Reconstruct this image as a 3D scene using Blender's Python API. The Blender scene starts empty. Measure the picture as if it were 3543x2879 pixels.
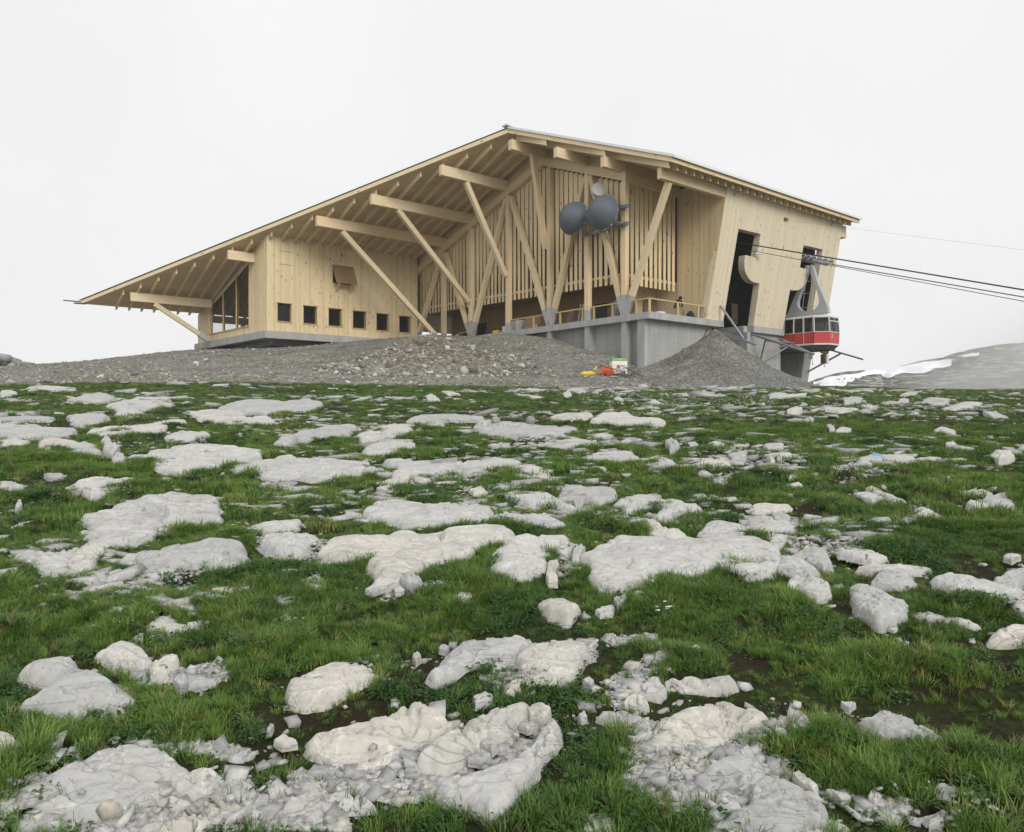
import bpy, math, random
import numpy as np
from mathutils import Vector, Matrix
from mathutils.geometry import tessellate_polygon

C = bpy.context.scene.collection
SC = bpy.context.scene
R = math.radians
rng = np.random.default_rng(7)
random.seed(7)

# ------------------------------------------------------------------ camera, sky, sun, exposure
EYE = 1.6
HAZE = .0004
cam_d = bpy.data.cameras.new('camera')
cam = bpy.data.objects.new('camera', cam_d); C.objects.link(cam)
cam.location = (0, 0, EYE); cam.rotation_euler = (R(90), 0, 0)
cam_d.sensor_width = 36; cam_d.sensor_fit = 'HORIZONTAL'; cam_d.lens = 36 * 2600 / 3543
cam_d.clip_start = 0.05; cam_d.clip_end = 6000
SC.camera = cam

SUN_EL, SUN_AZ = R(31), R(155)          # azimuth from +Y towards +X
w = bpy.data.worlds.new('World'); SC.world = w; w.use_nodes = True
nt = w.node_tree; N = nt.nodes; Lk = nt.links
for n in list(N): N.remove(n)
out = N.new('ShaderNodeOutputWorld'); bg = N.new('ShaderNodeBackground')
sky = N.new('ShaderNodeTexSky'); sky.sky_type = 'NISHITA'; sky.sun_disc = False
sky.sun_elevation = SUN_EL; sky.sun_rotation = SUN_AZ; sky.altitude = 2200
# overcast: the sky texture seen through an even cloud cover with faint mottling
tc = N.new('ShaderNodeTexCoord')
ns = N.new('ShaderNodeTexNoise'); ns.inputs['Scale'].default_value = 2.2; ns.inputs['Detail'].default_value = 5
rp = N.new('ShaderNodeValToRGB')
rp.color_ramp.elements[0].position = .3; rp.color_ramp.elements[0].color = (6.25, 6.25, 6.3, 1)
rp.color_ramp.elements[1].position = .75; rp.color_ramp.elements[1].color = (6.95, 6.92, 6.88, 1)
mx = N.new('ShaderNodeMix'); mx.data_type = 'RGBA'; mx.inputs[0].default_value = .975
Lk.new(tc.outputs['Generated'], ns.inputs['Vector']); Lk.new(ns.outputs['Fac'], rp.inputs['Fac'])
Lk.new(sky.outputs['Color'], mx.inputs[6]); Lk.new(rp.outputs['Color'], mx.inputs[7])
Lk.new(mx.outputs[2], bg.inputs['Color']); bg.inputs['Strength'].default_value = .105
Lk.new(bg.outputs['Background'], out.inputs['Surface'])

sd = bpy.data.lights.new('sun', 'SUN'); sd.energy = 1.5; sd.angle = R(30); sd.color = (1, .97, .92)
sun = bpy.data.objects.new('sun', sd); C.objects.link(sun)
dv = Vector((math.sin(SUN_AZ) * math.cos(SUN_EL), math.cos(SUN_AZ) * math.cos(SUN_EL), math.sin(SUN_EL)))
sun.rotation_euler = dv.to_track_quat('Z', 'Y').to_euler(); sun.location = dv * 200
SC.view_settings.view_transform = 'Standard'; SC.view_settings.look = 'None'
SC.view_settings.exposure = 0.45; SC.view_settings.gamma = 1; SC.view_settings.use_curve_mapping = False
try:
    SC.cycles.max_bounces = 6; SC.cycles.diffuse_bounces = 3; SC.cycles.transparent_max_bounces = 12
    SC.cycles.volume_bounces = 1
except Exception: pass

# ------------------------------------------------------------------ materials
def newmat(name):
    m = bpy.data.materials.new(name); m.use_nodes = True
    return m, m.node_tree.nodes, m.node_tree.links, m.node_tree.nodes['Principled BSDF']
def col(c): return (c[0], c[1], c[2], 1)
def flat(name, c, rough=.6, metal=0, spec=.4):
    m, n, l, b = newmat(name)
    b.inputs['Base Color'].default_value = col(c); b.inputs['Roughness'].default_value = rough
    b.inputs['Metallic'].default_value = metal; b.inputs['Specular IOR Level'].default_value = spec
    return m
def mapped(n, l, src, scale):
    mp = n.new('ShaderNodeMapping'); mp.inputs['Scale'].default_value = scale
    l.new(src, mp.inputs['Vector']); return mp.outputs['Vector']
def noise(n, l, vec, scale, detail=4, rough=.55, dist=0):
    t = n.new('ShaderNodeTexNoise'); t.inputs['Scale'].default_value = scale
    t.inputs['Detail'].default_value = detail; t.inputs['Roughness'].default_value = rough
    t.inputs['Distortion'].default_value = dist
    l.new(vec, t.inputs['Vector']); return t.outputs['Fac']
def ramp(n, l, fac, stops):
    r = n.new('ShaderNodeValToRGB'); e = r.color_ramp.elements
    while len(e) < len(stops): e.new(.5)
    for i, (p, c) in enumerate(stops):
        e[i].position = p; e[i].color = col(c) if not np.isscalar(c) else (c, c, c, 1)
    l.new(fac, r.inputs['Fac']); return r.outputs['Color']
def mix(n, l, fac, a, b, mode='MIX'):
    x = n.new('ShaderNodeMix'); x.data_type = 'RGBA'; x.blend_type = mode
    for s, v in ((0, fac), (6, a), (7, b)):
        if hasattr(v, 'links') or hasattr(v, 'is_linked'): l.new(v, x.inputs[s])
        else: x.inputs[s].default_value = v if np.isscalar(v) else col(v)
    return x.outputs[2]
def math_(n, l, op, a, b=None, clamp=False):
    x = n.new('ShaderNodeMath'); x.operation = op; x.use_clamp = clamp
    for s, v in ((0, a), (1, b)):
        if v is None: continue
        if hasattr(v, 'is_linked'): l.new(v, x.inputs[s])
        else: x.inputs[s].default_value = v
    return x.outputs[0]
def bump(n, l, b, h, strength=.3, dist=.02):
    x = n.new('ShaderNodeBump'); x.inputs['Strength'].default_value = strength; x.inputs['Distance'].default_value = dist
    l.new(h, x.inputs['Height']); l.new(x.outputs['Normal'], b.inputs['Normal'])

def wood(name, base, seam=0, knots=.5, rough=.65, var=.16):
    """planed spruce: UV in metres, U along the grain"""
    m, n, l, b = newmat(name)
    tc = n.new('ShaderNodeTexCoord'); oi = n.new('ShaderNodeObjectInfo')
    off = n.new('ShaderNodeVectorMath'); off.operation = 'ADD'
    sc = n.new('ShaderNodeVectorMath'); sc.operation = 'SCALE'; sc.inputs[0].default_value = (37, 91, 13)
    l.new(oi.outputs['Random'], sc.inputs['Scale']); l.new(tc.outputs['UV'], off.inputs[0]); l.new(sc.outputs[0], off.inputs[1])
    uv = off.outputs[0]
    g = noise(n, l, mapped(n, l, uv, (.45, 11, 1)), 1.6, 5, .6, .4)
    g2 = noise(n, l, mapped(n, l, uv, (.12, .5, 1)), 1, 3)
    d = [x * (1 - var) for x in base]; d[2] *= .92
    lt = [min(1, x * (1 + var * .7)) for x in base]
    c = ramp(n, l, g, [(.3, d), (.7, lt)])
    c = mix(n, l, math_(n, l, 'MULTIPLY', g2, .35), c, [x * .86 for x in base])
    hue = ramp(n, l, oi.outputs['Random'], [(0, (.86, .83, .78)), (.5, (1, 1, 1)), (1, (1.0, .94, .87))])
    c = mix(n, l, 1.0, c, hue, 'MULTIPLY')
    if seam:
        sep = n.new('ShaderNodeSeparateXYZ'); l.new(tc.outputs['UV'], sep.inputs[0])
        q = math_(n, l, 'DIVIDE', sep.outputs[1], seam); fr = math_(n, l, 'FRACT', q); fl = math_(n, l, 'FLOOR', q)
        wn = n.new('ShaderNodeTexWhiteNoise'); wn.noise_dimensions = '1D'; l.new(fl, wn.inputs['W'])
        c = mix(n, l, 1.0, c, ramp(n, l, wn.outputs['Value'], [(0, (.90, .88, .85)), (1, (1, 1, 1))]), 'MULTIPLY')
        edge = math_(n, l, 'LESS_THAN', fr, .09)
        c = mix(n, l, math_(n, l, 'MULTIPLY', edge, .45), c, [x * .42 for x in base])
        bump(n, l, b, math_(n, l, 'SUBTRACT', 1.0, edge), .5, .015)
    if knots:
        vo = n.new('ShaderNodeTexVoronoi'); vo.inputs['Scale'].default_value = 1
        l.new(mapped(n, l, uv, (1.5, 4.2, 1)), vo.inputs['Vector'])
        sp = n.new('ShaderNodeSeparateColor'); l.new(vo.outputs['Color'], sp.inputs[0])
        k = math_(n, l, 'LESS_THAN', vo.outputs['Distance'], math_(n, l, 'MULTIPLY', sp.outputs[0], .27))
        k = math_(n, l, 'MULTIPLY', k, math_(n, l, 'LESS_THAN', sp.outputs[1], .55))
        c = mix(n, l, math_(n, l, 'MULTIPLY', k, knots), c, (.20, .095, .035))
    l.new(c, b.inputs['Base Color']); b.inputs['Roughness'].default_value = rough
    b.inputs['Specular IOR Level'].default_value = .25
    return m

def concrete(name, base, lines=0):
    m, n, l, b = newmat(name)
    tc = n.new('ShaderNodeTexCoord'); o = tc.outputs['Object']
    a = noise(n, l, mapped(n, l, o, (1, 1, .25)), .9, 6, .65)
    c = ramp(n, l, a, [(.28, [x * .72 for x in base]), (.72, [min(1, x * 1.18) for x in base])])
    s = noise(n, l, mapped(n, l, o, (2.2, 2.2, .12)), 1.3, 4, .6)
    c = mix(n, l, ramp(n, l, s, [(.50, 0.0), (.68, .62)]), c, [x * .62 for x in base])
    f = noise(n, l, o, 22, 3)
    c = mix(n, l, .25, c, ramp(n, l, f, [(.3, [x * .7 for x in base]), (.7, [x * 1.15 for x in base])]))
    if lines:
        sep = n.new('ShaderNodeSeparateXYZ'); l.new(o, sep.inputs[0])
        ed = None
        for k, (ax, st) in enumerate(((2, lines), (0, 2.1))):
            fr = math_(n, l, 'FRACT', math_(n, l, 'DIVIDE', sep.outputs[ax], st))
            e = math_(n, l, 'LESS_THAN', fr, .03 if ax == 2 else .012)
            ed = e if ed is None else math_(n, l, 'MAXIMUM', ed, e)
        c = mix(n, l, math_(n, l, 'MULTIPLY', ed, .5), c, [x * .45 for x in base])
        hb = math_(n, l, 'SUBTRACT', f, ed); bump(n, l, b, hb, .4, .02)
    else: bump(n, l, b, f, .25, .01)
    l.new(c, b.inputs['Base Color']); b.inputs['Roughness'].default_value = .85
    return m

def rock_mat(name, base):
    m, n, l, b = newmat(name)
    tc = n.new('ShaderNodeTexCoord'); o = tc.outputs['Object']; oi = n.new('ShaderNodeObjectInfo')
    geo = n.new('ShaderNodeNewGeometry'); o = geo.outputs['Position']
    a = noise(n, l, o, 2.3, 8, .62, .3)
    c = ramp(n, l, a, [(.3, [x * .66 for x in base]), (.46, [x * .95 for x in base]), (.75, [min(1, x * 1.14) for x in base])])
    oc = noise(n, l, o, 1.1, 5, .6)
    c = mix(n, l, ramp(n, l, oc, [(.55, 0.0), (.74, .38)]), c, (base[0] * .97, base[1] * .87, base[2] * .66))
    fine = noise(n, l, o, 38, 6, .7)
    c = mix(n, l, .35, c, ramp(n, l, fine, [(.3, [x * .55 for x in base]), (.6, [x * 1.1 for x in base])]))
    # calcite veins and dark cracks
    v = n.new('ShaderNodeTexNoise'); v.inputs['Scale'].default_value = 2.1; v.inputs['Detail'].default_value = 7; v.inputs['Distortion'].default_value = 1.4
    l.new(mapped(n, l, o, (1, 1.7, 3)), v.inputs['Vector'])
    dd = math_(n, l, 'ABSOLUTE', math_(n, l, 'SUBTRACT', v.outputs['Fac'], .5))
    c = mix(n, l, ramp(n, l, math_(n, l, 'ADD', dd, math_(n, l, 'MULTIPLY', math_(n, l, 'GREATER_THAN', noise(n, l, o, .9, 2), .47), .1)), [(0, .6), (.006, 0.0)]), c, [x * .36 for x in base])
    v2 = noise(n, l, mapped(n, l, o, (1.6, 1, 2)), 1.7, 6, .6, 1.0)
    d2 = math_(n, l, 'ABSOLUTE', math_(n, l, 'SUBTRACT', v2, .56))
    c = mix(n, l, ramp(n, l, d2, [(0, .55), (.01, 0.0)]), c, [min(.9, x * 1.5) for x in base])
    tone = ramp(n, l, oi.outputs['Random'], [(0, (.80, .81, .83)), (.6, (1, 1, 1)), (1, (1.06, 1.02, .95))])
    c = mix(n, l, 1.0, c, tone, 'MULTIPLY')
    pit = noise(n, l, o, 14, 8, .72)
    hh = math_(n, l, 'ADD', math_(n, l, 'MULTIPLY', pit, .8), math_(n, l, 'MULTIPLY', ramp(n, l, dd, [(0, 0.0), (.02, 1.0)]), .6))
    bump(n, l, b, hh, .55, .022)
    l.new(c, b.inputs['Base Color']); b.inputs['Roughness'].default_value = .9; b.inputs['Specular IOR Level'].default_value = .2
    return m

def chips_mat(name, stops):
    """loose stones: each stone its own tone by a per-face attribute"""
    m, n, l, b = newmat(name)
    at = n.new('ShaderNodeAttribute'); at.attribute_name = 'tone'
    geo = n.new('ShaderNodeNewGeometry')
    c = ramp(n, l, at.outputs['Fac'], stops)
    f = noise(n, l, geo.outputs['Position'], 30, 4, .65)
    c = mix(n, l, 1.0, c, ramp(n, l, f, [(.3, .72), (.7, 1.1)]), 'MULTIPLY')
    l.new(c, b.inputs['Base Color']); b.inputs['Roughness'].default_value = .9; b.inputs['Specular IOR Level'].default_value = .2
    bump(n, l, b, f, .4, .01)
    return m

def gravel_nodes(n, l, o, base, sc=7.0):
    a = noise(n, l, o, .35, 6, .6)
    c = ramp(n, l, a, [(.35, [x * .80 for x in base]), (.65, [x * 1.12 for x in base])])
    br = noise(n, l, mapped(n, l, o, (.30, .8, 1)), .55, 6, .65, .5)
    c = mix(n, l, ramp(n, l, br, [(.47, 0.0), (.66, .75)]), c, (base[0] * .62, base[1] * .53, base[2] * .40))
    hh = None
    for s_, k in ((sc, .9), (sc * 2.7, .8)):
        vo = n.new('ShaderNodeTexVoronoi'); vo.inputs['Scale'].default_value = s_; vo.inputs['Randomness'].default_value = 1
        l.new(o, vo.inputs['Vector'])
        sp = n.new('ShaderNodeSeparateColor'); l.new(vo.outputs['Color'], sp.inputs[0])
        c = mix(n, l, k, c, ramp(n, l, sp.outputs[0], [(0, .50), (.55, .95), (.9, 1.25), (1, 1.7)]), 'MULTIPLY')
        h1 = math_(n, l, 'MULTIPLY', math_(n, l, 'SUBTRACT', 1.0, vo.outputs['Distance']), sp.outputs[1])
        hh = h1 if hh is None else math_(n, l, 'ADD', hh, math_(n, l, 'MULTIPLY', h1, .4))
    return c, hh

def gravel_mat(name, base, sc=7.0):
    m, n, l, b = newmat(name); geo = n.new('ShaderNodeNewGeometry')
    c, hh = gravel_nodes(n, l, geo.outputs['Position'], base, sc)
    l.new(c, b.inputs['Base Color']); b.inputs['Roughness'].default_value = .95; b.inputs['Specular IOR Level'].default_value = .15
    bump(n, l, b, hh, .9, .09)
    return m

def ground_mat():
    m, n, l, b = newmat('turf_and_gravel'); geo = n.new('ShaderNodeNewGeometry'); o = geo.outputs['Position']
    at = n.new('ShaderNodeAttribute'); at.attribute_name = 'gravel'
    g, gh = gravel_nodes(n, l, o, (.262, .258, .232))
    s = noise(n, l, o, 3.2, 8, .7)
    soil = ramp(n, l, s, [(.3, (.022, .016, .010)), (.7, (.075, .055, .034))])
    f = noise(n, l, o, 60, 5, .7)
    soil = mix(n, l, .4, soil, ramp(n, l, f, [(.35, (.02, .015, .01)), (.7, (.11, .09, .06))]))
    gr = noise(n, l, o, 1.3, 6, .65)
    gcol = ramp(n, l, noise(n, l, o, 26, 5, .7), [(.3, (.018, .030, .008)), (.55, (.060, .085, .024)), (.75, (.10, .12, .04))])
    at2 = n.new('ShaderNodeAttribute'); at2.attribute_name = 'bare'
    green = math_(n, l, 'SUBTRACT', ramp(n, l, gr, [(.38, 0.05), (.56, .85)]), at2.outputs['Fac'], True)
    c = mix(n, l, green, soil, gcol)
    c = mix(n, l, at.outputs['Fac'], c, g)
    l.new(c, b.inputs['Base Color']); b.inputs['Roughness'].default_value = .95; b.inputs['Specular IOR Level'].default_value = .1
    hh = mix(n, l, at.outputs['Fac'], f, gh)
    bump(n, l, b, hh, .9, .07)
    return m

def grass_mat(name, lo, hi, dry):
    m, n, l, b = newmat(name)
    oi = n.new('ShaderNodeObjectInfo'); geo = n.new('ShaderNodeNewGeometry')
    c = ramp(n, l, oi.outputs['Random'], [(0, lo), (.72, hi), (.90, [(a + d) / 2 for a, d in zip(hi, dry)]), (1, dry)])
    pt = noise(n, l, geo.outputs['Position'], .8, 7, .68)
    c = mix(n, l, 1.0, c, ramp(n, l, pt, [(.32, (.62, .72, .62)), (.68, (1.25, 1.15, 1.0))]), 'MULTIPLY')
    l.new(c, b.inputs['Base Color']); b.inputs['Roughness'].default_value = .55; b.inputs['Specular IOR Level'].default_value = .25
    b.inputs['Subsurface Weight'].default_value = 0
    tr = n.new('ShaderNodeBsdfTranslucent'); l.new(c, tr.inputs['Color'])
    ms = n.new('ShaderNodeMixShader'); ms.inputs[0].default_value = .25
    l.new(b.outputs[0], ms.inputs[1]); l.new(tr.outputs[0], ms.inputs[2]); l.new(ms.outputs[0], n['Material Output'].inputs['Surface'])
    return m

def glass_mat(name, tint, trans):
    m, n, l, b = newmat(name)
    b.inputs['Base Color'].default_value = col((.012, .013, .014)); b.inputs['Roughness'].default_value = .04
    b.inputs['Specular IOR Level'].default_value = .5
    t = n.new('ShaderNodeBsdfTransparent'); t.inputs['Color'].default_value = col(tint)
    ms = n.new('ShaderNodeMixShader'); ms.inputs[0].default_value = trans
    l.new(b.outputs[0], ms.inputs[1]); l.new(t.outputs[0], ms.inputs[2]); l.new(ms.outputs[0], n['Material Output'].inputs['Surface'])
    return m

M = dict(
    board=wood('spruce_boards', (.78, .65, .425), knots=.75),
    slat=wood('spruce_slats', (.80, .66, .435), knots=.7),
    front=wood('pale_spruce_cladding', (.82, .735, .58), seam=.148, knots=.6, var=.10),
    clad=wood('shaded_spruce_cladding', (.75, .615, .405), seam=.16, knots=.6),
    beam=wood('glulam', (.775, .635, .435), knots=.25, var=.10),
    soffit=wood('soffit_boards', (.765, .62, .42), seam=.19, knots=.35),
    rail=wood('yellow_timber', (.66, .50, .24), knots=.2),
    ply=wood('dark_flap_boards', (.36, .235, .13), seam=.12, knots=0),
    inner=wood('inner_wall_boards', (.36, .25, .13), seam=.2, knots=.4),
    scrap=wood('weathered_timber', (.42, .34, .24), knots=.2),
    conc=concrete('concrete', (.41, .41, .40)),
    concw=concrete('formwork_concrete', (.37, .375, .36), lines=.55),
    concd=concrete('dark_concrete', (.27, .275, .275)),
    rock=rock_mat('limestone', (.52, .515, .495)),
    rockd=rock_mat('grey_boulder_stone', (.33, .33, .325)),
    chips=chips_mat('limestone_chips', [(0, (.33, .33, .325)), (.6, (.46, .457, .445)), (.93, (.56, .555, .535)), (1, (.50, .45, .35))]),
    rubble=chips_mat('rubble_stones', [(0, (.13, .128, .112)), (.5, (.28, .275, .24)), (.85, (.44, .43, .385)), (1, (.68, .66, .61))]),
    ground=ground_mat(), pile=gravel_mat('grey_gravel', (.25, .25, .238), 11.0), mound=gravel_mat('rubble_earth', (.25, .235, .19), 5.0),
    zinc=flat('zinc_sheet', (.74, .75, .76), .5, .1), darkmetal=flat('dark_sheet_metal', (.09, .085, .08), .5, .3),
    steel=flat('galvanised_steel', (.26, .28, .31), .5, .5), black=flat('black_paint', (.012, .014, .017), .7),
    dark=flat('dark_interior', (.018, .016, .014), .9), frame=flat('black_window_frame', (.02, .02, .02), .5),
    glass=glass_mat('window_glass', (.55, .56, .55), .45), clear=glass_mat('clear_glass', (.82, .84, .84), .80),
    cabglass=glass_mat('cabin_glass', (.55, .58, .60), .42),
    red=flat('red_paint', (.52, .055, .05), .38), trim=flat('light_grey_paint', (.62, .63, .62), .4), white=flat('white_paint', (.80, .80, .79), .5),
    hang=flat('pale_grey_steel', (.44, .455, .48), .45, .2), under=flat('underframe_grey', (.12, .125, .125), .6),
    rope=flat('steel_rope', (.05, .047, .045), .5, .4), wheel=flat('sheave_grey', (.55, .55, .52), .5), blue=flat('blue_paint', (.08, .15, .36), .5),
    radome=flat('grey_radome', (.105, .125, .15), .6), offwhite=flat('offwhite_plastic', (.68, .67, .62), .5),
    yellow=flat('yellow_paint', (.75, .52, .05), .5), hoisty=flat('dirty_yellow_hoist', (.34, .19, .03), .6),
    orange=flat('orange_net', (.85, .13, .045), .7), green=flat('green_lid', (.16, .38, .11), .6), redtag=flat('red_sign', (.55, .09, .10), .6),
    hose=flat('rust_red_hose', (.16, .07, .045), .7), carton=flat('brown_carton', (.44, .27, .16), .8), packs=flat('white_blue_cartons', (.62, .65, .72), .7),
    cloth=flat('black_jacket', (.011, .013, .016), .9), trouser=flat('grey_trousers', (.36, .355, .36), .9), skin=flat('skin', (.50, .32, .23), .6),
    shirt=flat('grey_checked_shirt', (.20, .21, .235), .9), hair=flat('dark_hair', (.015, .012, .01), .8),
    brownboard=flat('brown_board', (.19, .125, .085), .8), rust=flat('rusty_bar', (.09, .055, .04), .8), wire=flat('grey_wire', (.17, .18, .19), .6, .5),
    g1=grass_mat('grass_green', (.078, .158, .032), (.185, .305, .070), (.30, .28, .12)),
    g2=grass_mat('grass_dark', (.054, .122, .030), (.118, .220, .054), (.15, .19, .07)),
    leaf=grass_mat('herb_leaves', (.030, .082, .026), (.065, .145, .045), (.09, .16, .05)),
    petal=flat('white_petals', (.80, .80, .70), .7), snow=flat('snow', (.86, .87, .89), .8), paintblue=flat('blue_paint_mark', (.10, .36, .66), .7),
)

# ------------------------------------------------------------------ mesh helpers
class MB:
    def __init__(s): s.v = []; s.f = []; s.uv = []; s.mi = []
    def poly(s, pts, uv=None, mi=0):
        k = len(s.v); s.v += [tuple(p) for p in pts]; s.f.append(tuple(range(k, k + len(pts))))
        s.uv += list(uv) if uv else [(p[2], p[0] + p[1]) for p in pts]; s.mi.append(mi)
    def box(s, x0, x1, y0, y1, z0, z1, g=2, mi=0):
        c = [(x, y, z) for z in (z0, z1) for y in (y0, y1) for x in (x0, x1)]
        for q in ((0, 2, 3, 1), (4, 5, 7, 6), (0, 1, 5, 4), (2, 6, 7, 3), (0, 4, 6, 2), (1, 3, 7, 5)):
            pts = [c[i] for i in q]
            ax = [a for a in range(3) if a != g]
            s.poly(pts, [(p[g], p[ax[0]] + p[ax[1]]) for p in pts], mi)
    def hexa(s, a, b, L=None, mi=0):
        """two quads a, b (same order) joined; UV along a->b"""
        a = [Vector(p) for p in a]; b = [Vector(p) for p in b]
        ln = (b[0] - a[0]).length
        per = [0]
        for i in range(4): per.append(per[-1] + (a[(i + 1) % 4] - a[i]).length)
        s.poly(a[::-1], [(0, per[i]) for i in range(4)], mi); s.poly(b, [(ln, per[i]) for i in range(4)], mi)
        for i in range(4):
            j = (i + 1) % 4
            s.poly([a[i], a[j], b[j], b[i]], [(0, per[i]), (0, per[i + 1]), (ln, per[i + 1]), (ln, per[i])], mi)
    def beam(s, p, q, w_, h_, plumb=False, side=None, mi=0):
        p = Vector(p); q = Vector(q); d = (q - p).normalized()
        sd_ = Vector(side).normalized() if side else (Vector((1, 0, 0)) if abs(d.z) > .999 else d.cross(Vector((0, 0, 1))).normalized())
        up = Vector((0, 0, 1)) if plumb else sd_.cross(d).normalized()
        o = [sd_ * (-w_ / 2) - up * (h_ / 2), sd_ * (w_ / 2) - up * (h_ / 2), sd_ * (w_ / 2) + up * (h_ / 2), sd_ * (-w_ / 2) + up * (h_ / 2)]
        s.hexa([p + x for x in o], [q + x for x in o], mi=mi)
    def tube(s, pts, r, n=8, mi=0):
        pts = [Vector(p) for p in pts]; rings = []
        for i, p in enumerate(pts):
            d = (pts[min(i + 1, len(pts) - 1)] - pts[max(i - 1, 0)]).normalized()
            a = d.cross(Vector((0, 0, 1)) if abs(d.z) < .9 else Vector((1, 0, 0))).normalized(); b = d.cross(a)
            rr = r if np.isscalar(r) else r[i]
            rings.append([p + (a * math.cos(t) + b * math.sin(t)) * rr for t in [2 * math.pi * k / n for k in range(n)]])
        s.loft(rings, mi=mi)
    def loft(s, rings, cap=True, mi=0):
        n = len(rings[0])
        for i in range(len(rings) - 1):
            for k in range(n):
                j = (k + 1) % n
                s.poly([rings[i][k], rings[i][j], rings[i + 1][j], rings[i + 1][k]], mi=mi)
        if cap: s.poly(rings[0][::-1], mi=mi); s.poly(rings[-1], mi=mi)
    def lathe(s, prof, c, axis, n=24, mi=0):
        """prof: (along axis, radius)"""
        c = Vector(c); d = Vector(axis).normalized()
        a = d.cross(Vector((0, 0, 1)) if abs(d.z) < .9 else Vector((1, 0, 0))).normalized(); b = d.cross(a)
        s.loft([[c + d * x + (a * math.cos(t) + b * math.sin(t)) * r for t in [2 * math.pi * k / n for k in range(n)]] for x, r in prof], mi=mi)
    def prism(s, outer, fa, fb, holes=(), uvf=None, mi=0):
        """flat polygon (with holes) mapped to the front by fa(x,y) and to the back by fb(x,y)"""
        loops = [list(outer)] + [list(h) for h in holes]; flat2 = [p for lp in loops for p in lp]
        uvf = uvf or (lambda x, y: (y, x))
        for t in tessellate_polygon([[Vector((x, y, 0)) for x, y in lp] for lp in loops]):
            P = [flat2[i] for i in t]
            s.poly([fa(*p) for p in P], [uvf(*p) for p in P], mi); s.poly([fb(*p) for p in P[::-1]], [uvf(*p) for p in P[::-1]], mi)
        for lp in loops:
            for i in range(len(lp)):
                p, q = lp[i], lp[(i + 1) % len(lp)]
                L = math.hypot(p[0] - q[0], p[1] - q[1])
                A = [fa(*p), fa(*q), fb(*q), fb(*p)]
                s.poly(A, [(p[1], p[0]), (q[1], q[0] + L * .01), (q[1], q[0] + .6), (p[1], p[0] + .6)] if abs(p[1] - q[1]) > abs(p[0] - q[0]) else [(p[0], 0), (q[0], 0), (q[0], .6), (p[0], .6)], mi)
    def build(s, name, mat, parent=None, smooth=False, off=None, merge=False):
        me = bpy.data.meshes.new(name)
        v = s.v if off is None else [(x - off[0], y - off[1], z - off[2]) for x, y, z in s.v]
        me.from_pydata(v, [], s.f)
        uvl = me.uv_layers.new(name='UVMap'); uvl.data.foreach_set('uv', np.array(s.uv, dtype=np.float32).ravel())
        for mm in (mat if isinstance(mat, (list, tuple)) else [mat]): me.materials.append(mm)
        if any(s.mi): me.polygons.foreach_set('material_index', s.mi)
        if merge or smooth:
            import bmesh
            bm = bmesh.new(); bm.from_mesh(me); bmesh.ops.remove_doubles(bm, verts=bm.verts, dist=1e-4)
            bmesh.ops.recalc_face_normals(bm, faces=bm.faces); bm.to_mesh(me); bm.free()
        if smooth:
            me.polygons.foreach_set('use_smooth', [True] * len(me.polygons)); me.update()
            try: me.set_sharp_from_angle(angle=R(40))
            except Exception: pass
        o = bpy.data.objects.new(name, me); C.objects.link(o)
        if parent is not None: o.parent = parent
        return o
def tag(o, label=None, cat=None, group=None, kind=None):
    if label: o['label'] = label
    if cat: o['category'] = cat
    if group: o['group'] = group
    if kind: o['kind'] = kind
    return o
def empty(name, loc, rz=0):
    o = bpy.data.objects.new(name, None); C.objects.link(o); o.location = loc; o.rotation_euler = (0, 0, rz); o.empty_display_size = .3
    return o

# building frame: s along the eaves (right and away), t along the gable (left and away), h above the terrace slab
ANG = R(90 - 51.2)
KW = Vector((10.58, 58.0, 8.06 + EYE))
UX = Vector((math.cos(ANG), math.sin(ANG), 0)); VX = Vector((-math.sin(ANG), math.cos(ANG), 0))
def W(s, t, h): return KW + UX * s + VX * t + Vector((0, 0, h))
def station_thing(name, label, cat, base, group=None):
    o = empty(name, W(*base), ANG); tag(o, label, cat, group); return o

# ------------------------------------------------------------------ terrain
def hash2(ix, iy, k=0):
    h = (ix.astype(np.int64) * 374761393 + iy.astype(np.int64) * 668265263 + k * 982451653) & 0xffffffff
    h = ((h ^ (h >> 13)) * 1274126177) & 0xffffffff
    return ((h ^ (h >> 16)) & 0xffff) / 65535.0
def vnoise(x, y, k=0):
    ix = np.floor(x); iy = np.floor(y); fx = x - ix; fy = y - iy
    fx = fx * fx * (3 - 2 * fx); fy = fy * fy * (3 - 2 * fy)
    a = hash2(ix, iy, k); b = hash2(ix + 1, iy, k); c = hash2(ix, iy + 1, k); d = hash2(ix + 1, iy + 1, k)
    return (a * (1 - fx) + b * fx) * (1 - fy) + (c * (1 - fx) + d * fx) * fy * 1.0 - .5
def fbm(x, y, o=4, k=0):
    s = 0; a = 1; t = 0
    for i in range(o):
        s = s + a * vnoise(x * 2 ** i + 13.7 * i, y * 2 ** i + 7.1 * i, k + i); t += a; a *= .5
    return s / t
F_, CX, CY = 2600., 1771.5, 1439.5
def at(px, row, Y): return ((px - CX) / F_ * Y, Y, EYE + (CY - row) / F_ * Y)
cp = []
for Y in (-8., 0., 3., 7., 12., 18., 25., 32.):
    for k in (-.85, -.4, 0, .4, .85): cp.append((k * max(Y, 4), Y, .0785 * Y))
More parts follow.
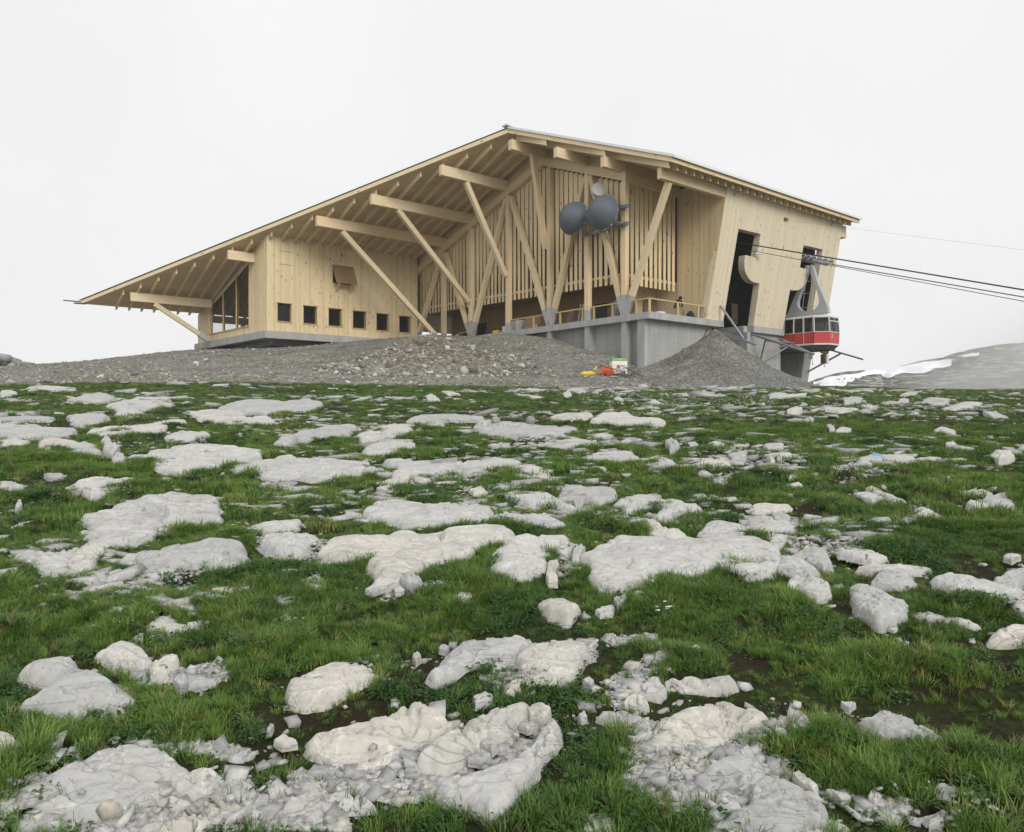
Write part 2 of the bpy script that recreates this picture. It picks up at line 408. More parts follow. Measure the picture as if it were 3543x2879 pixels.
for q in [(-800, 1342, 38), (0, 1331, 38), (600, 1322, 38), (1200, 1324, 40), (1770, 1338, 42), (2300, 1342, 44), (2780, 1346, 46), (3200, 1349, 46), (3543, 1353, 46), (4400, 1358, 46),
          (2300, 1327, 52), (2780, 1334, 56), (1770, 1316, 47), (1200, 1306, 46), (0, 1300, 47), (-700, 1310, 48),
          (140, 1266, 74), (-300, 1285, 70), (420, 1236, 78), (655, 1212, 82), (921, 1207, 72), (900, 1207, 80), (780, 1210, 76), (1100, 1195, 75), (1300, 1178, 80), (1522, 1169, 79.5), (1624, 1164, 76.5), (1757, 1158, 71.5),
          (600, 1262, 60), (1000, 1250, 60), (1350, 1235, 62), (1650, 1225, 62), (600, 1295, 50), (1300, 1290, 50), (1700, 1285, 51), (2000, 1275, 54), (1850, 1235, 60)]:
    cp.append(at(*q))
for s, t, h in [(-.3, 10.6, -1.3), (-.3, 7.2, -2.3), (-.3, 4.9, -2.9), (-.3, 2.9, -3.4), (0, 0, -4.9), (4, -.2, -5.4), (9, 0, -5.6), (14, -.3, -5.9), (19, -.3, -6.1), (24, -.5, -6.4), (26.5, -1, -7.0), (6, 6, -5), (16, 8, -6), (0, 20, -.55), (4, 25, -.3), (-8, 40, -.6), (-14, 48, -.6)]:
    p = W(s, t, h); cp.append((p.x, p.y, p.z))
cp += [(-60, 115, 4), (-95, 95, -2), (-20, 125, 5), (30, 115, -4), (46, 62, -.6), (40, 56, 1.9), (60, 58, -.5), (56, 80, -8), (70, 100, -16), (34, 74, .6), (90, 60, -10), (-90, 60, 2), (-75, 30, 1.5), (75, 25, 1.5), (0, -30, -2.4), (50, -25, -2.), (-50, -25, -2.)]
cp = np.array(cp, float)
def tps_k(d2): return np.where(d2 > 0, .5 * d2 * np.log(np.maximum(d2, 1e-12)), 0)
n_ = len(cp); D2 = ((cp[:, None, :2] - cp[None, :, :2]) ** 2).sum(-1)
A_ = np.zeros((n_ + 3, n_ + 3)); A_[:n_, :n_] = tps_k(D2) + np.eye(n_) * 1.5
A_[:n_, n_] = 1; A_[:n_, n_ + 1:] = cp[:, :2]; A_[n_, :n_] = 1; A_[n_ + 1:, :n_] = cp[:, :2].T
W_ = np.linalg.solve(A_, np.concatenate([cp[:, 2], [0, 0, 0]]))
def tps(x, y):
    out_ = np.empty(x.shape); xf = x.ravel(); yf = y.ravel(); o = np.empty(xf.shape)
    for i in range(0, len(xf), 60000):
        a, b = xf[i:i + 60000], yf[i:i + 60000]
        d2 = (a[:, None] - cp[None, :, 0]) ** 2 + (b[:, None] - cp[None, :, 1]) ** 2
        o[i:i + 60000] = tps_k(d2) @ W_[:n_] + W_[n_] + W_[n_ + 1] * a + W_[n_ + 2] * b
    return o.reshape(x.shape)
EK = np.array([(-4, 36), ((0 - CX) / F_, 37.5), ((600 - CX) / F_, 37.5), ((1200 - CX) / F_, 39), ((1770 - CX) / F_, 41), ((2300 - CX) / F_, 43), ((2700 - CX) / F_, 46.5), (.385, 50), (.40, 400), (9, 400)])
def edge_y(x, y):
    k = x / np.maximum(y, 1)
    return np.interp(k, EK[:, 0], EK[:, 1]) + 2.2 * fbm(x * .35, y * .35, 3, 5) + .8 * vnoise(x * 1.7, y * 1.7, 9)
def gravel_mask(x, y): return np.clip((y - edge_y(x, y)) / .5 + .5, 0, 1)
def terrain(x, y, lump=True):
    x = np.asarray(x, float); y = np.asarray(y, float)
    r = np.hypot(x, y); z = tps(x, y)
    b = np.clip((r - 105) / 60, 0, 1); b = b * b * (3 - 2 * b)
    z = z * (1 - b) + (-30 - 10 * np.clip((r - 150) / 500, 0, 1)) * b
    nf = np.clip((r - 1.2) / 2, 0, 1)
    z = z + nf * .16 * fbm(x * .33, y * .33, 3, 21) * np.clip(1 - (r - 35) / 30, .3, 1)
    if lump:
        g = np.clip((y - 36) / 4, 0, 1)
        z = z + nf * ((1 - g) * (.10 * fbm(x * 1.7, y * 1.7, 3, 31) + .13 * fbm(x * 2.3, y * 2.3, 2, 180)) + g * .16 * fbm(x * 1.1, y * 1.1, 4, 41))
    return z
def cast(px, row, lo=1.5, hi=90):
    """where the view ray of a photo point meets the ground"""
    px = np.asarray(px, float); row = np.asarray(row, float)
    Ys = np.geomspace(lo, hi, 150); kx = (px - CX) / F_; kz = (CY - row) / F_
    X = kx[:, None] * Ys; Y = np.broadcast_to(Ys, X.shape); d = EYE + kz[:, None] * Ys - terrain(X, Y, False)
    neg = d < 0; i = np.where(neg.any(1), neg.argmax(1), len(Ys) - 1); i = np.maximum(i, 1); a = np.arange(len(px))
    d0, d1 = d[a, i - 1], d[a, i]; t = np.clip(d0 / (d0 - d1 + 1e-9), 0, 1); y = Ys[i - 1] * (1 - t) + Ys[i] * t
    return kx * y, y

angs = np.concatenate([np.linspace(-180, -52, 40)[:-1], np.linspace(-52, -39, 14)[:-1], np.linspace(-39, 39, 470), np.linspace(39, 52, 14)[1:], np.linspace(52, 180, 40)[1:-1]])
rads = np.concatenate([np.geomspace(.5, 130, 430), np.geomspace(134, 760, 26)])
TH, RR = np.meshgrid(np.radians(angs), rads); GX = RR * np.sin(TH); GY = RR * np.cos(TH); GZ = terrain(GX, GY)
GM = gravel_mask(GX, GY) * (RR < 200)
# ------------------------------------------------------------------ bare-earth and stone-chip patches (zone, outline)
ZO = dict(A=(0, 1150, 1.78), B=(1200, 1250, 1.78), C=(2343, 1250, 1.78), D=(0, 1979, 1.78), E=(1000, 1979, 1.78), F=(2100, 1979, 1.4802))
def zpx(z, pts):
    ox, oy, k = ZO[z]; return [(ox + x / k, oy + y / k) for x, y in pts]
SOIL = [('B', [(1480, 450), (1700, 440), (1960, 455), (1950, 510), (1650, 505)]), ('C', [(330, 670), (700, 690), (680, 730), (450, 740)]), ('C', [(920, 680), (1280, 660), (1300, 740), (1000, 760)]),
        ('C', [(1260, 830), (1450, 800), (1900, 840), (1880, 930), (1500, 920), (1300, 900)]), ('C', [(680, 830), (900, 850), (900, 960), (720, 930)]), ('C', [(1350, 580), (1520, 600), (1500, 650), (1380, 650)]),
        ('C', [(1720, 1180), (1960, 1230), (1950, 1320), (1720, 1290)]), ('C', [(1280, 1210), (1560, 1230), (1560, 1290), (1290, 1270)]), ('F', [(1290, 1120), (1700, 1040), (2136, 960), (2136, 1332), (1290, 1332)]),
        ('F', [(1830, 860), (2136, 820), (2136, 1010), (1880, 1000)]), ('F', [(560, 390), (800, 390), (780, 430), (540, 430)]), ('F', [(880, 190), (1060, 180), (1050, 230), (900, 240)]), ('F', [(1500, 300), (1960, 320), (1960, 380), (1560, 380)]),
        ('F', [(1480, 520), (1900, 570), (1900, 620), (1560, 600)]), ('E', [(440, 430), (640, 430), (640, 530), (450, 530)]), ('E', [(760, 560), (900, 540), (880, 640), (780, 650)]), ('E', [(900, 420), (1200, 400), (1220, 440), (960, 490)]),
        ('E', [(1160, 0), (1400, 0), (1330, 70), (1180, 90)]), ('D', [(1020, 210), (1240, 210), (1260, 290), (1120, 320), (1060, 260)]), ('D', [(1610, 180), (1780, 180), (1870, 260), (1640, 280)]), ('D', [(900, 440), (1010, 460), (1010, 530), (920, 530)]),
        ('D', [(1130, 40), (1300, 20), (1250, 90)]), ('B', [(800, 1240), (950, 1260), (980, 1340), (830, 1310)]), ('B', [(0, 1290), (200, 1310), (180, 1400), (0, 1420)]), ('B', [(1220, 700), (1420, 720), (1350, 770), (1230, 760)]),
        ('A', [(1850, 1190), (2136, 1200), (2136, 1290), (1900, 1280)]), ('A', [(30, 1340), (330, 1320), (330, 1360), (40, 1400)]), ('A', [(500, 1250), (690, 1240), (640, 1290), (520, 1310)]), ('E', [(1640, 1060), (1800, 1040), (1830, 1120), (1650, 1120)]),
        ('E', [(400, 880), (600, 850), (650, 900), (440, 940)]), ('F', [(800, 640), (1000, 690), (940, 760), (800, 740)]), ('F', [(600, 840), (900, 870), (880, 930), (640, 910)]), ('A', [(1050, 880), (1340, 870), (1300, 950), (1080, 940)])]
CHIP = [('D', [(0, 1420), (380, 1440), (760, 1500), (1000, 1350), (1120, 1400), (1400, 1450), (1700, 1360), (2136, 1330), (2136, 1602), (0, 1602)], 900), ('D', [(780, 620), (1000, 590), (1400, 580), (1410, 690), (1250, 720), (820, 680)], 260), ('D', [(760, 1060), (1100, 1100), (1560, 1090), (1500, 1150), (1200, 1140)], 190),
        ('E', [(560, 1040), (800, 1000), (1000, 920), (1100, 960), (900, 1110), (1200, 1060), (1480, 980), (1640, 920), (1500, 1080), (1250, 1240), (960, 1290), (700, 1230), (500, 1190)], 900), ('E', [(1260, 480), (1480, 410), (1900, 440), (1880, 520), (1500, 460), (1420, 620), (1600, 640), (1750, 600), (1720, 720), (1300, 740), (1220, 680)], 420),
        ('E', [(0, 1250), (500, 1190), (640, 1260), (600, 1400), (300, 1350), (0, 1360)], 260), ('E', [(500, 1360), (760, 1200), (960, 1300), (640, 1420)], 150), ('E', [(1450, 360), (1900, 370), (1880, 440), (1500, 430)], 150),
        ('F', [(140, 760), (250, 790), (220, 900), (290, 1000), (440, 960), (620, 880), (700, 780), (1000, 780), (1040, 840), (780, 860), (560, 1000), (470, 1100), (260, 1180), (100, 1150)], 700), ('F', [(240, 1130), (780, 1080), (720, 1210), (560, 1330), (260, 1240)], 260), ('F', [(740, 930), (900, 970), (960, 1080), (800, 1040)], 110), ('F', [(1280, 1200), (1560, 1200), (1500, 1300), (1300, 1280)], 90),
        ('F', [(0, 560), (220, 420), (300, 420), (180, 620), (20, 740)], 110), ('F', [(0, 300), (260, 280), (260, 330), (0, 350)], 70),
        ('B', [(200, 690), (700, 690), (980, 680), (800, 740), (350, 750)], 160), ('B', [(880, 450), (1420, 430), (1260, 520), (1050, 500)], 170), ('B', [(60, 380), (420, 390), (440, 570), (100, 580)], 240), ('B', [(680, 760), (1050, 770), (880, 840), (700, 810)], 90), ('B', [(150, 1330), (480, 1360), (700, 1420), (200, 1450)], 150), ('B', [(1300, 1200), (1480, 1160), (1440, 1300), (1250, 1370)], 70),
        ('C', [(380, 930), (760, 980), (760, 1040), (440, 1080)], 200), ('C', [(640, 1090), (1160, 1080), (1180, 1160), (720, 1170)], 190), ('C', [(920, 640), (1400, 560), (1480, 640), (1300, 720), (1000, 740)], 220), ('C', [(60, 530), (760, 500), (860, 700), (100, 720)], 220), ('C', [(0, 200), (650, 215), (650, 290), (0, 260)], 420), ('C', [(650, 210), (1900, 220), (1880, 310), (700, 330)], 520), ('C', [(0, 130), (900, 140), (850, 190), (0, 190)], 420),
        ('B', [(1330, 170), (2136, 210), (2136, 290), (1500, 270)], 360), ('A', [(1550, 1260), (2136, 1280), (2136, 1450), (1700, 1430)], 260), ('A', [(550, 1470), (1250, 1450), (1250, 1580), (560, 1590)], 160), ('A', [(600, 640), (1300, 620), (1280, 700), (650, 830)], 180), ('A', [(1400, 580), (2136, 560), (2136, 620), (1500, 700)], 180)]
def inpoly(x, y, P):
    P = np.asarray(P); r = np.zeros(x.shape, bool); j = len(P) - 1
    for i in range(len(P)):
        c = ((P[i, 1] > y) != (P[j, 1] > y)) & (x < (P[j, 0] - P[i, 0]) * (y - P[i, 1]) / (P[j, 1] - P[i, 1] + 1e-12) + P[i, 0])
        r ^= c; j = i
    return r
def ground_poly(z, pts):
    p = np.array(zpx(z, pts)); X, Y = cast(p[:, 0], p[:, 1]); return np.stack([X, Y], 1)
SOILP = [ground_poly(z, p) for z, p in SOIL]; CHIPP = [(ground_poly(z, p), n) for z, p, n in CHIP]
def in_any(x, y, polys):
    r = np.zeros(x.shape, bool)
    for P in polys:
        m = (x > P[:, 0].min()) & (x < P[:, 0].max()) & (y > P[:, 1].min()) & (y < P[:, 1].max())
        if m.any():
            q = inpoly(x[m], y[m], P); rr = r[m]; r[m] = rr | q
    return r
BARE = (in_any(GX, GY, SOILP) | in_any(GX, GY, [p for p, _ in CHIPP if p[:, 1].mean() < 12])).astype(float)

def grid_mesh(name, X, Y, Z, mat, close=True, smooth=True, attrs={}):
    nr, na = X.shape; v = np.stack([X, Y, Z], -1).reshape(-1, 3)
    i = np.arange(nr - 1)[:, None]; k = np.arange(na if close else na - 1)[None, :]; k2 = (k + 1) % na
    f = np.stack([i * na + k, (i + 1) * na + k, (i + 1) * na + k2, i * na + k2], -1).reshape(-1, 4)
    me = bpy.data.meshes.new(name); me.vertices.add(len(v)); me.vertices.foreach_set('co', v.ravel())
    me.loops.add(f.size); me.loops.foreach_set('vertex_index', f.ravel().astype(np.int32))
    me.polygons.add(len(f)); me.polygons.foreach_set('loop_start', np.arange(0, f.size, 4, dtype=np.int32))
    me.update(calc_edges=True)
    if smooth: me.polygons.foreach_set('use_smooth', np.ones(len(f), bool))
    for a, d in attrs.items():
        at_ = me.attributes.new(a, 'FLOAT', 'POINT'); at_.data.foreach_set('value', d.ravel().astype(np.float32))
    me.validate(); me.materials.append(mat)
    o = bpy.data.objects.new(name, me); C.objects.link(o); return o
# centre disc under the camera closes the sheet
GX[0] = 0; GY[0] = 0; GZ[0] = 0
ground = grid_mesh('ground', GX[:, ::-1], GY[:, ::-1], GZ[:, ::-1], M['ground'], attrs=dict(gravel=GM[:, ::-1], bare=BARE[:, ::-1])); tag(ground, kind='structure')

# ------------------------------------------------------------------ far hill with terraced ledges and a snow strip
HPX = np.array([2600, 2780, 2860, 2930, 2990, 3060, 3100, 3180, 3260, 3310, 3380, 3460, 3543, 3700, 3900, 4300, 5000.])
HRW = np.array([1352, 1332, 1303, 1285, 1281, 1292, 1275, 1254, 1240, 1222, 1205, 1193, 1186, 1165, 1150, 1190, 1320.])
def hill_pt(px, b, rough=1.0):
    """b = 0 on the ridge, 1 at the foot; a slope 200 m deep"""
    px = np.asarray(px, float); b = np.asarray(b, float)
    Y = 430 - 190 * b; zr = EYE + (CY - np.interp(px, HPX, HRW)) / F_ * 430
    zf = EYE + (CY - 1420) / F_ * 240 - 6
    X = (px - CX) / F_ * Y
    base = zr * (1 - b) ** 1.1 + zf * (1 - (1 - b) ** 1.1)
    st = 3.2 + .8 * vnoise(X * .02, Y * .02, 3)
    q = (base + 2.5 * fbm(X * .02, Y * .05, 3, 61)) / st; fr = q - np.floor(q)
    led = (np.clip(fr / .28, 0, 1) - fr) * st * (.6 + 1.5 * np.clip(fbm(X * .03, Y * .03, 3, 71) + .35, 0, 1))
    base = base + rough * led * np.clip(b * 9, 0, 1) + .9 * rough * fbm(X * .10, Y * .10, 5, 81) + 1.6 * rough * fbm(X * .04, Y * .09, 3, 86)
    return X, Y, base
hp, hb = np.meshgrid(np.concatenate([np.linspace(2620, 3700, 260), np.linspace(3710, 5000, 50)]), np.linspace(0, 1, 190))
hX, hY, hZ = hill_pt(hp, hb)
bx = np.stack([hX[0] * 1.2, hY[0] + 90, hZ[0] - 45])
hX = np.vstack([bx[0], hX]); hY = np.vstack([bx[1], hY]); hZ = np.vstack([bx[2], hZ])
m, n, l, b_ = newmat('ledged_hillside'); geo = n.new('ShaderNodeNewGeometry'); sepn = n.new('ShaderNodeSeparateXYZ'); l.new(geo.outputs['Normal'], sepn.inputs[0])
hn = noise(n, l, mapped(n, l, geo.outputs['Position'], (.07, .07, .5)), 1.4, 7, .65)
gcol = ramp(n, l, noise(n, l, geo.outputs['Position'], .25, 5), [(.38, (.035, .045, .018)), (.62, (.10, .12, .045))])
rcol = ramp(n, l, noise(n, l, mapped(n, l, geo.outputs['Position'], (.15, .15, 1.4)), 1, 6, .7), [(.42, (.015, .015, .014)), (.50, (.10, .10, .09)), (.58, (.44, .43, .40))])
steep = math_(n, l, 'SUBTRACT', 1.0, ramp(n, l, sepn.outputs[2], [(.72, 0.0), (.95, 1.0)]), True)
fac = math_(n, l, 'MAXIMUM', steep, ramp(n, l, hn, [(.53, 0.0), (.57, 1.0)]))
l.new(mix(n, l, fac, gcol, rcol), b_.inputs['Base Color']); b_.inputs['Roughness'].default_value = .95
hill = grid_mesh('hill', hX[:, ::-1], hY[:, ::-1], hZ[:, ::-1], m, close=False); tag(hill, kind='structure')
def hill_b(px, row):
    bs = np.linspace(0, 1, 400); X, Y, Z = hill_pt(np.full(400, px), bs, .5); rw = CY - (Z - EYE) / Y * F_
    i = np.argmax(rw >= row); return bs[i]
def snow(name, up, lo):
    up = [(2700 + x / 2.534, 1150 + y / 2.534) for x, y in up]; lo = [(2700 + x / 2.534, 1150 + y / 2.534) for x, y in lo]
    x0 = max(up[0][0], lo[0][0]); x1 = min(up[-1][0], lo[-1][0]); pxs = np.linspace(x0, x1, 90)
    bu = [hill_b(p, np.interp(p, [q[0] for q in up], [q[1] for q in up])) for p in pxs]; bl = [hill_b(p, np.interp(p, [q[0] for q in lo], [q[1] for q in lo])) for p in pxs]
    bl = [u_ + (l_ - u_) * 1.35 for u_, l_ in zip(bu, bl)]
    P = np.repeat(pxs[None], 14, 0); B_ = np.array([np.array(bu) + (np.array(bl) - np.array(bu)) * t for t in np.linspace(0, 1, 14)])
    B_ = B_.copy(); k9 = np.ones(9) / 9
    for q in range(14): B_[q] = np.convolve(np.pad(B_[q], 4, 'edge'), k9, 'valid')
    X, Y, Z = hill_pt(P, B_, 1.0); Zb = Z.copy()
    for q in range(14): Zb[q] = np.convolve(np.pad(Z[q], 4, 'edge'), k9, 'valid')
    Z = np.maximum(Zb + .4, Z); th = np.sin(np.pi * np.clip(np.linspace(-.04, 1.04, 14), 0, 1))[:, None] * .6 + .35
    Zs = np.maximum.accumulate(Z[::-1], 0)[::-1]
    o = grid_mesh(name, X[:, ::-1], Y[:, ::-1], (Z + th)[:, ::-1], M['snow'], close=False); tag(o, kind='structure'); return o
snow('snow_field', [(290, 470), (450, 400), (700, 376), (1000, 342), (1250, 290), (1410, 264), (1500, 300)], [(290, 485), (530, 495), (560, 470), (640, 432), (710, 408), (800, 372), (900, 392), (990, 395), (1040, 372), (1130, 366), (1250, 350), (1390, 318), (1500, 304)])
snow('snow_patch', [(1590, 226), (1680, 208), (1745, 206)], [(1590, 232), (1680, 230), (1745, 212)])

# ------------------------------------------------------------------ the station
ST = empty('mountain_station', KW, ANG)
tag(ST, 'long timber mountain station with a deep gabled roof on a concrete base', 'station building')
HA, TRG, SRR, SLL, RT = 16.95, 12.6, .385, .323, .40
def rl(t): return HA - SLL * (t - TRG)
def rr(t): return HA - SRR * (TRG - t)
def verge_l(s): return TRG + (s + 3.9) * (39.4 / -26.3)
def verge_r(s): return TRG - (s + 3.9) * (15.6 / 3.0)
P = lambda mb, name, mat, par=ST, **k: mb.build(name, M[mat] if isinstance(mat, str) else mat, par, **k)
def roof_slab(name, poly, hf, th, mat, dz=0):
    mb = MB(); mb.prism(poly, lambda x, y: (x, y, hf(y) + dz), lambda x, y: (x, y, hf(y) + dz - th), uvf=lambda x, y: (x, y)); return P(mb, name, mat)
LP = [(-3.9, TRG), (27, TRG), (27, 52), (-30.2, 52)]; RP = [(-3.9, TRG), (-.9, -3), (27, -3), (27, TRG)]
roof_slab('roof_left_slope', LP, rl, RT, 'soffit'); roof_slab('roof_right_slope', RP, rr, RT, 'soffit')
roof_slab('roof_sheet', [(-4.05, TRG), (27.1, TRG), (27.1, 52.15), (-30.5, 52.15)], rl, .04, 'darkmetal', .045)
zs = roof_slab('roof_sheet', [(-4.05, TRG), (-1.0, -3.25), (27.25, -3.25), (27.25, TRG)], rr, .20, 'zinc', .205); zs['label'] = 'pale zinc roof sheet on the valley slope'
for a, b, hf in (((-3.93, TRG), (-30.23, 52), rl), ((-3.93, TRG), (-.93, -3.03), rr), ((-.93, -3.03), (27.03, -3.03), rr)):
    mb = MB(); mb.beam((a[0], a[1], hf(a[1]) - .20), (b[0], b[1], hf(b[1]) - .20), .05, .36, plumb=True); P(mb, 'fascia_board', 'board')
mb = MB(); mb.beam((-4.3, TRG, HA + .2), (27.2, TRG, HA + .2), .7, .12); P(mb, 'ridge_cap', 'zinc')
mb = MB(); mb.beam((-31.9, 52.2, rl(52.2) - .1), (20, 52.2, rl(52.2) - .1), .22, .10); mb.box(-31.0, -29.9, 51.2, 52.0, rl(52) - .46, rl(52) - .40, g=0); P(mb, 'eaves_gutter', 'darkmetal')
mb = MB()
for k in range(140):
    s = -.6 + k * .2
    mb.tube([(s, -2.9 + .0, rr(-2.9) + .14), (s, -2.9, rr(-2.9) + .26)], .012, 4)
mb.tube([(-.7, -2.9, rr(-2.9) + .24), (27.1, -2.9, rr(-2.9) + .24)], .015, 4); P(mb, 'snow_guard', 'zinc')['kind'] = 'stuff'
RD = .45
k = 0; s = -27.0
while s < 1.0:
    t0 = max(verge_l(s) + .95, TRG + .12); mb = MB()
    mb.beam((s, t0, rl(t0) - RT - RD / 2), (s, 51.75, rl(51.75) - RT - RD / 2), .17, RD, plumb=True); P(mb, 'rafter', 'beam'); s += 1.255
for s in [-3.05, -1.95, -.78] + [.2 + 1.0 * i for i in range(27)]:
    t1 = max(verge_r(s) + .35, -2.62); mb = MB()
    mb.beam((s, TRG - .1, rr(TRG - .1) - RT - RD / 2), (s, t1, rr(t1) - RT - RD / 2), .15, RD, plumb=True); P(mb, 'rafter', 'beam')
mb = MB(); mb.box(26.35, 26.6, -2.7, 30, 0, .01)
# purlins (beams along the eaves direction)
for nm, t, s0, s1, bh in (('A', 47.45, -26.5, -18.3, .9), ('A2', 36.75, -20.0, -17.4, .9), ('B', 28.6, -14.4, .2, .95), ('C', 23.8, -11.2, .4, .95), ('D', 17.85, -7.45, .4, .92)):
    z = rl(t) - RT - RD; mb = MB(); mb.box(s0, s1, t - .2, t + .2, z - bh, z - .003, g=0); P(mb, 'purlin', 'beam')
z = rr(12.0) - RT - RD - .05; mb = MB(); mb.box(-4.0, .4, 11.9, 12.4, z - .85, z, g=0); P(mb, 'purlin', 'beam')
for t, s0, s1 in ((6.9, -3.5, .4), (2.9, -2.15, .4), (-1.62, -.72, 7.28)):
    z = rr(t) - RT - RD - .08; mb = MB(); mb.box(s0, s1, t - .2, t + .2, z - .82, z, g=0); P(mb, 'purlin', 'beam')
# slabs
def slab(poly, h1, h0, name, mat, par=ST):
    mb = MB(); mb.prism(poly, lambda x, y: (x, y, h1), lambda x, y: (x, y, h0)); return P(mb, name, mat, par)
slab([(-.12, -.12), (9.4, -.12), (9.4, 3.0), (9.4, 12), (-.12 + 5, 34), (-.12, 34)], 0, -.52, 'terrace_slab', 'conc')
slab([(-17.5, 33.5), (-.14, 33.5), (5, 33.5), (5, 52.4), (-18.65, 52.6)], .30, -.42, 'restaurant_slab', 'conc')
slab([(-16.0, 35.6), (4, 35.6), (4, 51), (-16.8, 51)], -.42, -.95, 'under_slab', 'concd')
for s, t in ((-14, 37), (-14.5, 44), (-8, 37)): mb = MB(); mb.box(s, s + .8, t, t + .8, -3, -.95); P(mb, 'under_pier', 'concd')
# concrete base below the terrace
mb = MB(); mb.box(.75, 1.15, 1.0, 34, -7, -.52); P(mb, 'base_wall', 'concw')
mb = MB(); mb.box(.45, 8.6, .55, .95, -8, -.52); P(mb, 'base_wall', 'concw')
for t in (2.65, 6.85, 11.65): 
    mb = MB(); mb.box(0.02, .75, t - .27, t + .27, -7, -.52); P(mb, 'base_pilaster', 'conc')
mb = MB(); mb.box(.10, .448, .55, 1.3, -8, -.52); P(mb, 'base_pilaster', 'conc')
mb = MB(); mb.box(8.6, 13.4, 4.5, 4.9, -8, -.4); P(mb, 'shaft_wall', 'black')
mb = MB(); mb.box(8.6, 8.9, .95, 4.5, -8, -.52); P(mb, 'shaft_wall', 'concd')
mb = MB(); mb.box(13.4, 18.72, .28, 5, -9, -.62); P(mb, 'centre_pier', 'concw')
mb = MB(); mb.box(13.9, 18.76, -.06, .62, -.62, -.03); mb.box(13.36, 18.76, .62, 5.0, -.62, -.03); P(mb, 'pier_cap', 'conc')
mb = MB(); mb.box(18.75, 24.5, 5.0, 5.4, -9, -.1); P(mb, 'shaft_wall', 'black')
mb = MB()
def rp(s, t, h): return (s, t, h)
a = [(23.1, .2, -.3), (24.6, .2, -.3), (25.2, 5.0, -.3), (22.2, 5.0, -.3)]; b2 = [(23.6, 1.6, -9), (24.6, 1.6, -9), (25.2, 5.0, -9), (23.2, 5.0, -9)]
mb.hexa(b2, a); P(mb, 'slanted_pier', 'conc')
mb = MB(); mb.box(23.0, 26.0, -.05, 5, -.3, .17); P(mb, 'pier_cap', 'conc')
# W-truss in the gable plane
CT = (2.65, 6.85, 11.65, 17.6, 23.7, 28.75)
def plate_top(t): return (15.3 - .385 * (TRG - t)) if t < TRG else (15.3 - .312 * (t - TRG))
FOOT = {2.65: 1.6, 6.85: .85, 11.65: 1.6, 17.6: .85, 23.7: 1.6, 28.75: .8}
for t in CT:
    mb = MB(); mb.box(-.05, .40, t - .225, t + .225, FOOT[t], plate_top(t) - .74); P(mb, 'column', 'beam')
    if FOOT[t] < 1: mb = MB(); mb.box(-.052, .402, t - .227, t + .227, .002, FOOT[t] - .01); P(mb, 'column_foot', 'conc')
def leg(t0, t1, name='diagonal_strut'):
    top = plate_top(t1) - .95; p = Vector((.17, t0, .25)); q = Vector((.17, t1 + (.35 if t0 > t1 else -.35), top)); d = (q - p).normalized()
    mb = MB(); mb.beam(p + d * 1.35, q, .43, .44, side=(1, 0, 0)); P(mb, name, 'beam')
    return p, d
for t, nb in ((2.65, (6.85,)), (11.65, (6.85, 17.6)), (23.7, (17.6, 28.75))):
    mb = MB(); mb.box(-.053, .403, t - .228, t + .228, .002, 1.59)
    for t1 in nb:
        p, d = leg(t + (.14 if t1 > t else -.14), t1)
        mb.beam(p - d * .24, p + d * 1.34, .452, .456, side=(1, 0, 0))
    if t == 2.65:
        p = Vector((.17, 2.5, .25)); q = Vector((.5, -1.5, rr(-1.62) - RT - RD - .92)); d = (q - p).normalized()
        mb.beam(p - d * .2, p + d * 1.34, .452, .456, side=(1, 0, 0))
        m2 = MB(); m2.beam(p + d * 1.35, q, .43, .44, side=(1, 0, 0)); P(m2, 'diagonal_strut', 'beam')
    P(mb, 'column_foot', 'conc')
p, d = leg(34.3, 28.75); mb = MB(); mb.beam(p - d * .3, p + d * 1.34, .452, .456, side=(1, 0, 0)); P(mb, 'column_foot', 'conc')
# raking struts under the purlins
for t, p, q in ((47.4, (-24.2, 3.85), (-19.6, .98)), (28.6, (-11.75, 9.85), (-.95, .45)), (23.75, (-8.4, 11.5), (-.12, 3.55)), (17.72, (-4.75, 13.35), (-.1, 5.3)), (12.05, (-1.6, 15.2), (-.02, 6.9))):
    mb = MB(); mb.beam((p[0], t, p[1]), (q[0], t, q[1]), .40, .46, side=(0, 1, 0)); P(mb, 'raking_strut', 'beam')
mb = MB(); mb.beam((-19.65, 47.4, 1.0), (-18.6, 47.4, .40), .46, .56, side=(0, 1, 0)); P(mb, 'strut_shoe', 'conc')
# wall plates along the top of the gable screen
for a, b in ((2.4, TRG), (TRG, 35.2)):
    mb = MB(); mb.beam((.18, a, plate_top(a) - .37), (.18, b, plate_top(b) - .37), .46, .74, plumb=True); P(mb, 'wall_plate', 'beam')
mb = MB(); mb.box(.42, 7.2, 2.62, 3.0, 10.75, 11.45, g=0); P(mb, 'wall_plate', 'beam')
mb = MB(); mb.prism([(2.6, rr(2.6) - RT - .02), (TRG, HA - RT - .02), (33.8, rl(33.8) - RT - .02), (33.8, plate_top(33.8) - .2), (TRG, plate_top(TRG) - .2), (2.6, plate_top(2.6) - .2)], lambda x, y: (.20, x, y), lambda x, y: (.30, x, y)); P(mb, 'gable_infill', 'beam')
mb = MB(); mb.box(.3, 7.2, 2.75, 2.85, 11.2, 12.35, g=0); P(mb, 'gable_infill', 'beam')
